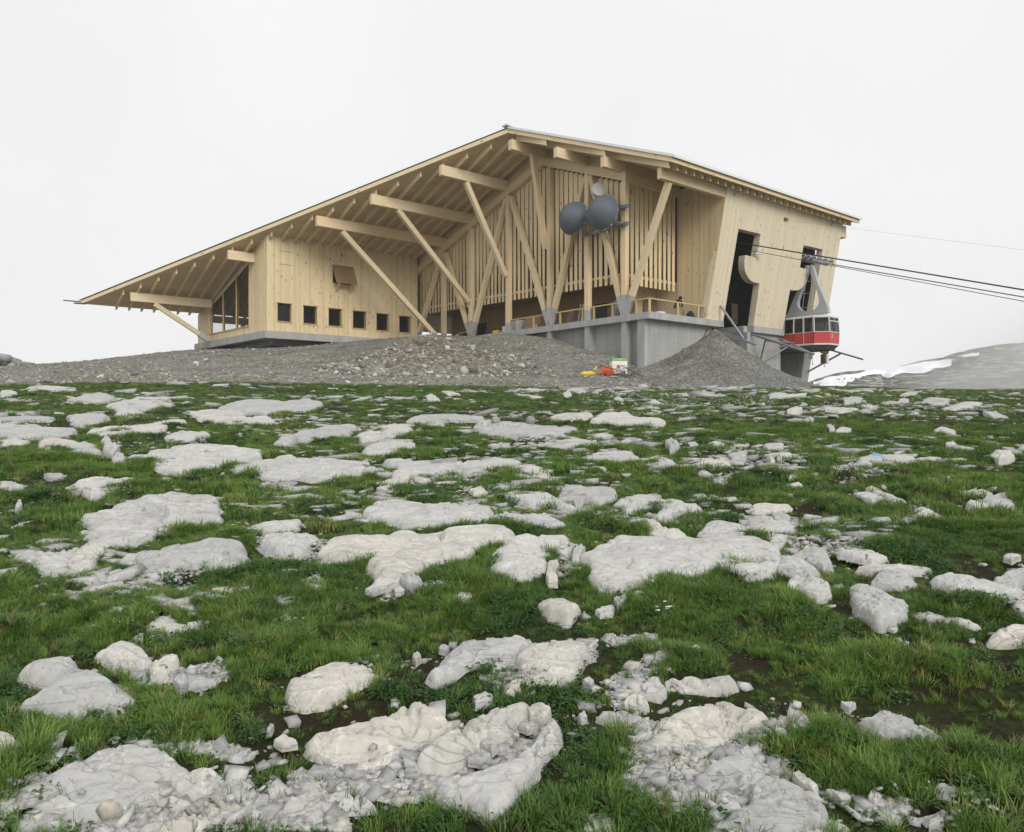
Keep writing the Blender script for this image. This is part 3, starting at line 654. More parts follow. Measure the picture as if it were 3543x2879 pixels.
# slatted screens: every board a piece of its own
scr = empty('slatted_screen', (0, 0, 0)); scr.parent = ST
def sbot(t): return 2.72 + .02 * (t - 2.6)
tt = 3.05; rs = random.Random(3)
while tt < 34.2:
    w1 = .50 + rs.uniform(-.03, .03); w0 = .345 + rs.uniform(-.02, .03); top = plate_top(tt) - .70; bo = sbot(tt); tw = rs.uniform(.02, .07); le = rs.uniform(-.03, .03)
    mb = MB(); c0, c1 = tt + .28 + le, tt + .28
    x0 = .50; th = .07
    a = [(x0, c0 - w0 / 2, bo), (x0 + th, c0 - w0 / 2, bo), (x0 + th + tw, c0 + w0 / 2, bo), (x0 + tw, c0 + w0 / 2, bo)]
    b = [(x0, c1 - w1 / 2, top), (x0 + th, c1 - w1 / 2, top), (x0 + th, c1 + w1 / 2, top), (x0, c1 + w1 / 2, top)]
    mb.hexa(a, b); P(mb, 'slat', 'slat', scr); tt += .60
mb = MB(); mb.beam((.68, 3.0, sbot(3) + .72), (.68, 34.2, sbot(34.2) + .72), .10, .22, plumb=True); P(mb, 'slat_rail', 'slat', scr)
scr2 = empty('slatted_screen', (0, 0, 0)); scr2.parent = ST
ss = .55
while ss < 6.85:
    w1 = .49 + rs.uniform(-.03, .03); w0 = .34 + rs.uniform(-.02, .03); tw = rs.uniform(.02, .07)
    c = ss + .27; y0 = 2.98
    a = [(c - w0 / 2, y0, 2.62), (c + w0 / 2, y0 + tw, 2.62), (c + w0 / 2, y0 + .07 + tw, 2.62), (c - w0 / 2, y0 + .07, 2.62)]
    b = [(c - w1 / 2, y0, 10.8), (c + w1 / 2, y0, 10.8), (c + w1 / 2, y0 + .07, 10.8), (c - w1 / 2, y0 + .07, 10.8)]
    mb = MB(); mb.hexa(a, b); P(mb, 'slat', 'slat', scr2); ss += .58
mb = MB(); mb.box(.6, 7.0, 3.13, 3.22, 3.25, 3.48, g=0); P(mb, 'slat_rail', 'slat', scr2)
# terrace back walls and ceiling; near-black panels paint the shade behind the slats
mb = MB(); mb.box(1.6, 1.75, 3.8, 34, 3.6, 14); mb.box(1.75, 7.2, 3.8, 3.95, 3.6, 13.5); P(mb, 'gallery_shade_panel', 'dark')
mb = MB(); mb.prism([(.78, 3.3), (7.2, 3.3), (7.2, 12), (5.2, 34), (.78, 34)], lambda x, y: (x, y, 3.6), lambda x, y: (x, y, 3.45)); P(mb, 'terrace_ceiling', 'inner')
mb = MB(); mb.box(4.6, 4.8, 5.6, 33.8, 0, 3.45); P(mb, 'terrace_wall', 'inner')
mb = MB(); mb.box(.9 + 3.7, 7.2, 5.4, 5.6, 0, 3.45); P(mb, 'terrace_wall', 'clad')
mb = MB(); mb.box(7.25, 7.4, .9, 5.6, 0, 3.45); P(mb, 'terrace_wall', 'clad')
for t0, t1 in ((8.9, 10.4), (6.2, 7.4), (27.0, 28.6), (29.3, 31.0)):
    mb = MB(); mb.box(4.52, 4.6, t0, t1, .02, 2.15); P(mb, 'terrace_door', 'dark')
# return wall between the screen and the leaning front, boards by the piece
rw = empty('return_wall', (0, 0, 0)); rw.parent = ST
tt = -2.0
while tt < 3.1:
    t1 = min(tt + .2, 3.1)
    def low(t): return max(0.004, -t / .19)
    top = min(rr(tt) - RT - .47, 11.4)
    if low(t1) < top - .1:
        dx = rs.uniform(0, .012); mb = MB()
        ring = lambda x: [(x, tt, low(tt)), (x, t1 - .006, low(t1)), (x, t1 - .006, top), (x, tt, top)]
        if low(tt) < top:
            A, Bq = ring(7.2 - dx), ring(7.3)
            mb.poly(A[::-1], [(q[2], q[1]) for q in A[::-1]]); mb.poly(Bq, [(q[2], q[1]) for q in Bq])
            for i in range(4): j = (i + 1) % 4; mb.poly([A[i], A[j], Bq[j], Bq[i]])
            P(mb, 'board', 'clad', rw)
    tt = t1
# leaning front wall with the two cable openings
def catmull(p, n=5):
    o = []
    for i in range(len(p) - 1):
        p0, p1, p2, p3 = p[max(i - 1, 0)], p[i], p[i + 1], p[min(i + 2, len(p) - 1)]
        for k in range(n):
            t = k / n; o.append(tuple(.5 * (2 * p1[a] + (p2[a] - p0[a]) * t + (2 * p0[a] - 5 * p1[a] + 4 * p2[a] - p3[a]) * t * t + (3 * p1[a] - p0[a] - 3 * p2[a] + p3[a]) * t ** 3) for a in (0, 1)))
    return o + [p[-1]]
c1 = catmull([(11.09, 5.67), (11.16, 5.0), (11.5, 4.33), (12.2, 3.82), (12.95, 3.62), (13.83, 3.62)])
c2 = catmull([(18.74, 3.60), (19.7, 3.61), (20.42, 3.80), (21.05, 4.35), (21.38, 5.05), (21.44, 5.68)])
FR = [(7.12, .015), (9.5, .015), (9.58, 7.62), (12.8, 7.66), (12.77, 5.69)] + c1 + [(13.97, -.02), (18.68, -.02)] + c2 + [(19.75, 5.69), (19.72, 7.69), (23.1, 7.75), (23.2, .18), (26.0, .18), (25.88, 10.55), (7.27, 10.55)]
mb = MB(); LEAN = .19
mb.prism(FR, lambda x, y: (x, -LEAN * y, y), lambda x, y: (x, -LEAN * y + .62, y), holes=[[(15.88, 9.2), (15.9, 9.56), (16.62, 9.54), (16.6, 9.18)]]); P(mb, 'leaning_front_wall', 'front')
mb = MB(); mb.box(25.9, 27.0, -1.75, 20, 9.35, 10.5, g=1); P(mb, 'purlin', 'beam')
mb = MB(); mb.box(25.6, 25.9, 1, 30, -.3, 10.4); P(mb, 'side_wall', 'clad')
# dark halls behind the openings, with openings to the sky at the back
def wall_holes(x0, x1, z0, z1, y, holes, name, mat, th=.3):
    mb = MB(); mb.prism([(x0, z0), (x1, z0), (x1, z1), (x0, z1)], lambda x, z: (x, y, z), lambda x, z: (x, y + th, z), holes=holes); return P(mb, name, mat)
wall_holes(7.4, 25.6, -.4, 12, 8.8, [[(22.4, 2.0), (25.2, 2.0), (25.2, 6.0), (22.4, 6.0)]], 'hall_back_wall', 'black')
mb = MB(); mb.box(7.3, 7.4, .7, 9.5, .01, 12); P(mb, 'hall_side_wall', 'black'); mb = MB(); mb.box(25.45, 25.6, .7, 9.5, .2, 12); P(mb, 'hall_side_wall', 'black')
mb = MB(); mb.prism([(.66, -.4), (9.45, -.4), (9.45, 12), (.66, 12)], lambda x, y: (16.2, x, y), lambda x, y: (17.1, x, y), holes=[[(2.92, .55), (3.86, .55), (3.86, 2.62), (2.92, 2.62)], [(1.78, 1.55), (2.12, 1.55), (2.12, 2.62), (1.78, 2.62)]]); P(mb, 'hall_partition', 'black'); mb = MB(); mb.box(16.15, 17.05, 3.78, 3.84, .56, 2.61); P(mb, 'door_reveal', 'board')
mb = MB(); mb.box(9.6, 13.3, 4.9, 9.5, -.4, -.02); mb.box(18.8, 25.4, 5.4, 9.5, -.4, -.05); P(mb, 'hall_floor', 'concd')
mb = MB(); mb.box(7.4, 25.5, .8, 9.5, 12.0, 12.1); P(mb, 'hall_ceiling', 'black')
mb = MB()
for i in range(8): mb.box(9.75 + i * .42, 9.82 + i * .42, 4.6, 4.66, 0, 1.05)
mb.box(9.6, 13.2, 4.58, 4.68, 1.05, 1.13, g=0); mb.box(9.6, 13.2, 4.6, 4.66, .06, .12, g=0); P(mb, 'platform_railing', 'black')
# restaurant wing: wall to the camera, boards by the piece, cut round the windows
RWL = empty('restaurant_wall', (0, 0, 0)); RWL.parent = ST
WIN = [(-16.16, 1.32, -14.70, 3.14), (-13.47, 1.30, -11.98, 3.12), (-10.74, 1.28, -9.24, 3.10), (-7.98, 1.25, -6.42, 3.07), (-5.21, 1.22, -3.66, 3.04), (-2.39, 1.2, -.90, 3.0)]
FLAPR = (-10.25, 5.75, -8.1, 7.55)
def cut(rects, hole):
    o = []
    for x0, z0, x1, z1 in rects:
        a, b, c, d = max(x0, hole[0]), max(z0, hole[1]), min(x1, hole[2]), min(z1, hole[3])
        if a >= c or b >= d: o.append((x0, z0, x1, z1)); continue
        if z0 < b: o.append((x0, z0, x1, b))
        if d < z1: o.append((x0, d, x1, z1))
        if x0 < a: o.append((x0, b, a, d))
        if c < x1: o.append((c, b, x1, d))
    return o
TOPW = rl(33.8) - RT - .01; s = -17.2
while s < -.06:
    wd = rs.choice((.19, .21, .23)); e = min(s + wd, -.02); y = 33.8 - rs.uniform(0, .014); rc = [(s, .305, e - .007, TOPW)]
    for h in WIN + [FLAPR]: rc = cut(rc, h)
    for x0, z0, x1, z1 in rc:
        if x1 - x0 > .01: mb = MB(); mb.box(x0, x1, y, 33.95, z0, z1); P(mb, 'board', 'board', RWL)
    s = e
for x0, z0, x1, z1 in WIN:
    wn = empty('window', (0, 0, 0)); wn.parent = ST
    mb = MB(); f = .09
    mb.box(x0 - .1, x1 + .12, 33.72, 33.98, z1, z1 + .07, g=0); mb.box(x0 - .1, x1 + .12, 33.70, 33.98, z0 - .07, z0, g=0)
    mb.box(x0 - .0, x0 + .02, 33.74, 34.3, z0, z1); mb.box(x1 - .02, x1, 33.74, 34.3, z0, z1); mb.box(x0 + .02, x1 - .02, 33.99, 34.3, z0, z0 + .02, g=0); mb.box(x0 + .02, x1 - .02, 33.99, 34.3, z1 - .02, z1, g=0); P(mb, 'reveal', 'rail', wn)
    mb = MB(); mb.box(x0 + .03, x0 + .03 + f, 34.17, 34.24, z0 + .03, z1 - .03); mb.box(x1 - .03 - f, x1 - .03, 34.17, 34.24, z0 + .03, z1 - .03); mb.box(x0 + .13, x1 - .13, 34.172, 34.238, z0 + .03, z0 + .12); mb.box(x0 + .13, x1 - .13, 34.172, 34.238, z1 - .12, z1 - .03); P(mb, 'frame', 'frame', wn)
    mb = MB(); mb.box(x0 + .1, x1 - .1, 34.195, 34.21, z0 + .1, z1 - .1); P(mb, 'pane', 'glass', wn)
fl = empty('shutter_flap', (0, 0, 0)); fl.parent = ST
for i in range(9):
    a, b = i / 9, (i + 1) / 9 - .012; mb = MB()
    q = lambda t: (33.7 - 1.0 * t, 7.62 - 2.0 * t)
    y0, z0 = q(b); y1, z1 = q(a); mb.hexa([(-10.35, y0, z0), (-7.95, y0, z0), (-7.95, y0 + .05, z0 + .03), (-10.35, y0 + .05, z0 + .03)], [(-10.35, y1, z1), (-7.95, y1, z1), (-7.95, y1 + .05, z1 + .03), (-10.35, y1 + .05, z1 + .03)]); P(mb, 'flap_board', 'ply', fl)
mb = MB()
for x in (-9.9, -8.4): mb.beam((x, 32.9, 5.7), (x, 33.78, 4.9), .14, .16)
P(mb, 'stay', 'rail', fl)
mb = MB(); mb.box(-10.2, -8.15, 34.1, 34.15, 5.8, 7.5); P(mb, 'opening_shade_sheet', 'dark', fl)  # near-black sheet, its colour stands in for the shade inside the opening
mb = MB()
for z in (6.98, 8.28): mb.box(-15.95, -14.6, 33.775, 33.784, z, z + .03)
P(mb, 'hatch_joint', 'frame')
# end wall with the tall glazing
eu = Vector((-.059, .998, 0)); en = Vector((-.998, -.059, 0)); R0 = Vector((-17.2, 33.8, 0))
def ew(d, o, h): p = R0 + eu * d - en * o; return (p.x, p.y, h)
def etop(d): return rl(33.8 + d) - RT - .01
EWL = empty('end_wall', (0, 0, 0)); EWL.parent = ST
GD0, GD1, GS = 4.13, 14.75, 1.15
d = 0.01
while d < 18.6:
    e = min(d + rs.choice((.19, .21, .23)), 18.62); o = -rs.uniform(0, .012); segs = []
    g0 = GS if (d >= GD0 - .1 and e <= GD1 + .12) else None
    lo = .305; segs = [(lo, GS, GS)] if g0 else [(lo, etop(d), etop(e))]
    if g0: segs.append((None, None, None))
    mb = MB()
    for zz, za, zb in segs:
        if zz is None: zl, zm, za, zb = etop(d) - .78, etop(e) - .78, etop(d), etop(e)
        else: zl = zm = zz
        mb.hexa([ew(d, o, zl), ew(e - .007, o, zm), ew(e - .007, .15, zm), ew(d, .15, zl)], [ew(d, o, za), ew(e - .007, o, zb), ew(e - .007, .15, zb), ew(d, .15, za)])
    P(mb, 'board', 'board', EWL); d = e
GL = empty('glazing', (0, 0, 0)); GL.parent = ST
md = [4.13, 7.52, 11.13, 14.75]
for i, d in enumerate(md):
    dd = min(max(d, 4.21), 14.67); mb = MB(); z1 = etop(dd) - .80
    mb.hexa([ew(dd - .08, -.03, GS), ew(dd + .08, -.03, GS), ew(dd + .08, .22, GS), ew(dd - .08, .22, GS)], [ew(dd - .08, -.03, z1), ew(dd + .08, -.03, z1), ew(dd + .08, .22, z1), ew(dd - .08, .22, z1)]); P(mb, 'mullion', 'rail', GL)
for i in range(3):
    a, b = md[i] + .12, md[i + 1] - .12; mb = MB()
    mb.poly([ew(a, .1, GS + .05), ew(b, .1, GS + .05), ew(b, .1, etop(b) - .82), ew(a, .1, etop(a) - .82)][::-1]); P(mb, 'pane', 'clear', GL)
    mb = MB()
    for (p, q) in (((a, GS + .04), (b, GS + .04)), ((a, etop(a) - .82), (b, etop(b) - .82)), ((a, GS), (a, etop(a) - .82)), ((b, GS), (b, etop(b) - .82))):
        mb.beam(ew(p[0], .09, p[1]), ew(q[0], .09, q[1]), .06, .07)
    P(mb, 'pane_frame', 'frame', GL)
mb = MB(); mb.beam(ew(4.0, -.05, GS - .02), ew(14.9, -.05, GS - .02), .16, .08); P(mb, 'sill', 'rail', GL)
# far side of the wing: window band towards the sky, and a dark inner wall
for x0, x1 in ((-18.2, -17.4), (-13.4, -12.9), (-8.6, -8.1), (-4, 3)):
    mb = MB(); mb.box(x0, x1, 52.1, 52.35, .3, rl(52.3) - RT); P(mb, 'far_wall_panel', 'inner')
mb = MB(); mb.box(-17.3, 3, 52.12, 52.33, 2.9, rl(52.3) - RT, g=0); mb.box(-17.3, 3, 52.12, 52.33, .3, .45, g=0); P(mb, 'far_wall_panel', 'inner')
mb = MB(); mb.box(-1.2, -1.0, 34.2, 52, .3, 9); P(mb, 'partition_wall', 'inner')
for s, a in ((-15.2, .28), (-11.0, .3), (-5.9, .25)):
    mb = MB(); mb.box(s, s + a, 34.6, 34.65, .9, 3.2); P(mb, 'curtain', 'offwhite')
# small beam stub on the end wall's foot
mb = MB(); mb.beam(ew(18.7, .2, 1.55), ew(19.6, .2, 1.55), .12, .14); P(mb, 'beam_stub', 'rail')
# terrace railing
rlg = empty('terrace_railing', (0, 0, 0)); rlg.parent = ST
def rail_run(a, b, posts):
    a = Vector(a); b = Vector(b); mb = MB(); mb.beam(a + Vector((0, 0, 1.08)), b + Vector((0, 0, 1.08)), .14, .09); P(mb, 'handrail', 'rail', rlg)
    for f in posts:
        p = a.lerp(b, f); mb = MB(); mb.box(p.x - .07, p.x + .07, p.y - .07, p.y + .07, .003, 1.03); P(mb, 'post', 'rail', rlg)
    mb = MB()
    for z in np.arange(.1, 1.0, .09): mb.tube([a + Vector((0, 0, z)), b + Vector((0, 0, z))], .006, 4)
    P(mb, 'wire_infill', 'wire', rlg)['kind'] = 'stuff'
rail_run((.2, .2, 0), (7.15, .2, 0), (.012, .50, .88)); rail_run((.2, .28, 0), (.2, 2.1, 0), (.65,))
rail_run((.2, 3.4, 0), (.2, 6.55, 0), (.2, .88)); rail_run((.2, 7.2, 0), (.2, 10.9, 0), (.08, .85)); rail_run((.2, 12.5, 0), (.2, 17.3, 0), (.3, .78))
# small fittings
mb = MB(); mb.box(14.0, 14.35, .25, .3, .5, .9); P(mb, 'fitting', 'white')
for s in (8.1, 23.6):
    mb = MB(); mb.tube([(s, -2.02, 10.0), (s + .55, -2.55, 10.75)], .05, 6); P(mb, 'drain_pipe', 'steel')
camr = empty('security_camera', W(12.55, -1.2, 5.69), ANG); tag(camr, 'white security camera on the ledge inside the first cable opening', 'camera')
mb = MB(); mb.beam((0, 0, .32), (.35, -.55, .25), .2, .2); mb.build('camera_body', M['white'], camr); mb = MB(); mb.tube([(0, 0, 0), (0, 0, .3)], .05, 8); mb.build('camera_foot', M['white'], camr)
# ------------------------------------------------------------------ cables
def cable(label, s, p, q, r, s_b=None):
    """p = (t,h) inside the station, q = (t,h) further down the line; carried on well past the frame"""
    dt, dh = q[0] - p[0], q[1] - p[1]; o = station_thing('cable', label, 'cable', (s, p[0], p[1]), 'cables running out of the station')
    mb = MB(); pts = []
    for k in np.linspace(-.12, 3, 30):
        x = k * dt; pts.append((0, x, k * dh))
    b = MB(); b.tube(pts, r, 6); b.build('strand', M['rope'], o)
cable('thick dark track rope leaving the first opening, uppermost of the heavy ropes', 11.5, (-.69, 6.78), (-21.5, .07), .055)
cable('thin hauling rope leaving the first opening just under the thick one', 11.5, (-.41, 6.38), (-21.5, -.67), .026)
cable('thick track rope carrying the red cabin', 21.3, (-3.38, 5.80), (-18.51, .95), .045)
cable('hair-thin line from the small square hole high in the front wall', 15.9, (-2.0, 9.24), (-20.16, 3.49), .006)

# ------------------------------------------------------------------ the red cabin
CB = (21.15, -.6, -1.64)
cab = station_thing('cable_car', 'red and grey cable car cabin number 2 hanging out of the second opening', 'cable car', CB)
PL = [(19.3, 3.2), (19.3, -2.7), (20.27, -3.67), (22.03, -3.67), (23.0, -2.7), (23.0, 3.2), (22.03, 4.17), (20.27, 4.17)]
ctr = (21.15, .25)
def ring(sc, h, dz=0): return [(ctr[0] + (x - ctr[0]) * sc, ctr[1] + (y - ctr[1]) * (1 - (1 - sc) * .62), h) for x, y in PL]
def cpart(mb, name, mat, **k): return mb.build(name, M[mat], cab, off=CB, **k)
LV = [(-1.62, .985), (-.46, 1.0), (.93, .955)]
def csc(h):
    return float(np.interp(h, [l_[0] for l_ in LV], [l_[1] for l_ in LV]))
mb = MB(); mb.loft([ring(.985, -1.46), ring(1.0, -.46)], cap=False); cpart(mb, 'red_panel', 'red')
mb = MB(); mb.loft([ring(.985, -1.62), ring(.992, -1.6), ring(.992, -1.47), ring(.986, -1.46)], cap=False); cpart(mb, 'lower_trim', 'trim')
mb = MB(); mb.loft([ring(.80, -2.0), ring(.96, -1.64)]); cpart(mb, 'underframe', 'under')
mb = MB(); mb.loft([ring(.94, .95), ring(.975, .96), ring(.975, .99), ring(.9, 1.10)]); cpart(mb, 'cabin_roof', 'trim')
# floor and inner back so that the glass does not show an empty shell
mb = MB(); mb.loft([ring(.95, -1.45), ring(.95, -1.40)]); cpart(mb, 'cabin_floor', 'under')
def side_pt(i, f, h):
    a, b = ring(csc(h), h)[i], ring(csc(h), h)[(i + 1) % 8]; return Vector(a).lerp(Vector(b), f)
def out_n(i):
    a, b = PL[i], PL[(i + 1) % 8]; return Vector((-(b[1] - a[1]), b[0] - a[0], 0)).normalized() * -1
WINS = [(0, k / 6 + .012, (k + 1) / 6 - .012, -.42, .89) for k in range(6)] + [(1, .05, .96, -.40, .88), (2, .04, .96, -.39, .53), (2, .05, .485, .62, .88), (2, .525, .95, .62, .88), (3, .06, .94, -.38, .84), (4, .03, .33, -.38, .86), (4, .37, .66, -.38, .86), (4, .70, .97, -.38, .86), (5, .06, .94, -.38, .84), (6, .06, .94, -.38, .84), (7, .06, .94, -.38, .84)]
frm = MB()
for i in range(8):
    ws = [w_ for w_ in WINS if w_[0] == i]
    bounds = [-.46, .95]; c_ = out_n(i)
    def quad(f0, f1, h0, h1):
        P_ = [side_pt(i, f0, h0), side_pt(i, f1, h0), side_pt(i, f1, h1), side_pt(i, f0, h1)]
        frm.poly(P_[::-1]); frm.poly([p - c_ * -.05 for p in P_])
    rc = [(0, -.46, 1, .95)]
    for w_ in ws: rc = cut(rc, (w_[1], w_[3], w_[2], w_[4]))
    for a, b, c, d in rc: quad(a, c, b, d)
cpart(frm, 'window_frame', 'trim')
for i, f0, f1, h0, h1 in WINS:
    mb = MB(); c_ = out_n(i); P_ = [side_pt(i, f0, h0), side_pt(i, f1, h0), side_pt(i, f1, h1), side_pt(i, f0, h1)]
    cx_ = sum(P_, Vector()) / 4; o8 = []
    for a in range(4):
        p, q, r_ = P_[a], P_[(a + 1) % 4], P_[a - 1]; rad = .10
        o8 += [p + (r_ - p).normalized() * rad, p + ((r_ - p).normalized() + (q - p).normalized()) * rad * .3, p + (q - p).normalized() * rad]
    mb.poly([p + c_ * .0 - c_ * -.012 * 0 for p in o8]); cpart(mb, 'window', 'cabglass')
    mb = MB()
    for a in range(12): mb.beam(o8[a], o8[(a + 1) % 12], .03, .03)
    cpart(mb, 'window_seal', 'frame')
for i, f in ((0, 4 / 6), (0, 5 / 6), (0, 2 / 6), (0, 1.0)):
    mb = MB(); a = side_pt(i, f, -1.45); b = side_pt(i, f, -.46); c2_ = side_pt(i, f, .9); c_ = out_n(i)
    mb.beam(a + c_ * .012, b + c_ * .012, .05, .03); mb.beam(b + c_ * .012, c2_ + c_ * .012, .05, .03); cpart(mb, 'door_seam' if f != 5 / 6 else 'panel_strip', 'frame' if f != 5 / 6 else 'trim')
# number on the front
fc = bpy.data.curves.new('number', 'FONT'); fc.body = '2'; fc.size = .52; fc.extrude = .006; fc.align_x = 'CENTER'
fo = bpy.data.objects.new('tmp', fc); C.objects.link(fo); bpy.context.view_layer.update()
me = bpy.data.meshes.new_from_object(fo.evaluated_get(bpy.context.evaluated_depsgraph_get())); bpy.data.objects.remove(fo)
me.materials.clear(); me.materials.append(M['white']); no = bpy.data.objects.new('number', me); C.objects.link(no); no.parent = cab
p = side_pt(2, .24, -.95) + out_n(2) * .02; no.location = p - Vector(CB); no.rotation_euler = (R(90), 0, 0)
# interior hand poles, roof beam, wishbone hanger and running gear
mb = MB()
for s_, t_ in ((20.2, -2.2), (22.1, -2.2), (20.2, 1), (22.1, 1)): mb.tube([(s_, t_, -1.4), (s_, t_, .93)], .03, 6)
mb.tube([(19.8, -3.2, .1), (22.5, -3.2, .1)], .025, 6); mb.tube([(19.5, -2.6, .1), (19.5, 2.6, .1)], .025, 6); cpart(mb, 'hand_pole', 'hang')
mb = MB(); mb.box(20.75, 21.55, -2.4, 3.0, 1.12, 1.32, g=1); mb.box(20.9, 21.4, -2.9, 3.2, 1.36, 1.66, g=1); cpart(mb, 'roof_beam', 'hang')
TC = -1.30
def arm(mir):
    O = [(-1.42, 6.02), (-1.62, 6.02), (-2.05, 4.5), (-2.7, 2.9), (-3.12, 1.85), (-3.2, 1.36), (-2.3, 1.42), (-1.5, 1.48), (-1.35, 1.68), (-1.75, 1.80), (-2.1, 2.0), (-2.28, 2.35), (-2.28, 2.8), (-2.1, 3.4), (-1.75, 4.4), (-1.46, 5.3)]
    O = [((TC + (x - TC) * (1.12 if mir else 1)) if not mir else TC - (x - TC) * 1.18, y) for x, y in O]
    if mir: O = O[::-1]
    mb = MB(); mb.prism(O, lambda x, y: (20.93, x, y), lambda x, y: (21.37, x, y)); cpart(mb, 'hanger_arm', 'hang')
arm(False); arm(True)
mb = MB()
for h in (2.1, 3.4, 4.5): mb.tube([(20.9, -2.2 + (h - 2.1) * .32, h), (20.9, -.2 - (h - 2.1) * .25, h)], .02, 5)
for t_ in (-1.75, -.6): mb.tube([(20.9, t_, 1.6), (20.9, -1.35 + (t_ + 1.3) * .3, 5.6)], .02, 5)
cpart(mb, 'hanger_ladder', 'hang')
def ch(t): return 5.83 + .348 * (-(t + 3.38)) * -1 if False else 5.83 + .348 * (t + 3.38)
mb = MB(); mb.beam((21.3, -3.5, ch(-3.5) + .22), (21.3, 1.4, ch(1.4) + .22), .16, .18); cpart(mb, 'carriage_beam', 'blue')
mb = MB(); mb.beam((21.3, -2.9, ch(-2.9) - .16), (21.3, .3, ch(.3) - .16), .22, .24); cpart(mb, 'carriage_yoke', 'hang')
for k in range(9):
    t_ = -3.4 + .56 * k; mb = MB(); c_ = (21.12, t_, ch(t_) + .22)
    mb.lathe([(-.07, .10), (-.07, .25), (-.035, .27), (.035, .27), (.07, .25), (.07, .10)], c_, (1, 0, 0), 18); cpart(mb, 'carriage_wheel', 'wheel', smooth=False)
    mb = MB(); mb.box(21.03, 21.05, t_ - .20, t_ + .20, ch(t_) + .16, ch(t_) + .27, g=1); cpart(mb, 'wheel_plate', 'blue')

# ------------------------------------------------------------------ landing guides: steel tubes in front of the openings
def tubes(label, runs, base):
    o = station_thing('landing_guide', label, 'guide rail', base, 'steel guide tubes in front of the openings')
    for nm, pts, r in runs:
        mb = MB(); mb.tube(pts, r, 10); mb.build(nm, M['steel'], o, smooth=True, off=base)
    return o
tubes('steel guide tube left of the first opening, propped from the wall face', [('guide_tube', [(9.3, 1.05, -.46), (9.3, -3.25, -2.24)], .10), ('guide_tube', [(9.15, .9, -.62), (9.2, -1.9, -1.83)], .07), ('prop', [(8.66, -.32, 1.22), (9.3, -2.1, -1.62)], .095), ('prop', [(9.25, -2.0, -1.78), (9.2, -2.05, -3.2)], .035)], (9.3, .4, -.4))
tubes('long steel guide tube slanting across the centre pier', [('guide_tube', [(14.0, 1.45, -.32), (14.0, -5.68, -2.94)], .105), ('prop', [(14.0, -1.15, -1.38), (15.43, .26, -3.02)], .07), ('cross_tube', [(14.0, -1.17, -1.46), (18.5, -1.21, -1.38)], .075)], (14.0, .3, -.4))
tubes('steel guide tube beside the red cabin\'s flank', [('guide_tube', [(18.5, .34, -.77), (18.45, -3.09, -2.54)], .10), ('prop', [(18.5, -1.1, -1.46), (15.84, .26, -3.11)], .075)], (18.5, .3, -.7))
tubes('steel guide tube sticking out beyond the cabin, propped from the slanted pier', [('guide_tube', [(24.3, .8, -.9), (24.3, -4.73, -2.82)], .085), ('prop', [(24.3, -2.57, -2.16), (24.3, 1.3, -3.98)], .085), ('bracket', [(24.3, -2.0, -1.9), (24.25, -2.0, -1.5)], .06)], (24.3, .3, -1.3))

# chain hoists under the cabin
def hoist(label, s, t, h, far=False):
    o = station_thing('chain_hoist', label, 'chain hoist', (s, t, h), 'chain hoists below the cabin')
    mb = MB(); mb.lathe([(-.62, .05), (-.6, .15), (-.2, .16), (-.18, .2), (.2, .2), (.22, .15), (.6, .17), (.62, .05)], (0, 0, 0), (1, .1, 0), 14); mb.build('trolley', M['hoisty'], o)
    mb = MB(); mb.box(-.30, .30, -.2, .2, -1.05, -.22); mb.build('motor_box', M['darkmetal'], o)
    mb = MB(); mb.box(-.02 if not far else -.24, .34 if not far else .10, -.26, -.202, -1.02, -.24); mb.build('cover_plate', M['offwhite'], o)
    mb = MB(); mb.tube([(0, 0, -1.05), (0, 0, -1.18), (.09, 0, -1.25), (.09, 0, -1.34), (0, 0, -1.39), (-.08, 0, -1.33)], .028, 6); mb.build('hook', M['hoisty'], o)
hoist('yellow chain hoist with grey box and hook hanging under the cabin\'s nose', 21.3, -2.6, -2.16)
hoist('second chain hoist hanging in the dark opening under the cabin', 19.9, 2.2, -2.3, True)
o = station_thing('winch', 'small round winch hanging at the tip of the guide tubes', 'winch', (18.6, -2.75, -2.75))
mb = MB(); mb.lathe([(-.2, .06), (-.18, .2), (.18, .2), (.2, .06)], (0, 0, 0), (1, .4, 0), 14); mb.build('drum', M['steel'], o); mb = MB(); mb.tube([(.2, -.1, -.1), (.2, -.1, -.5), (.22, -.1, -.55), (.22, -.1, -.75)], [.012, .012, .035, .035], 6); mb.build('pendant', M['rust'], o)

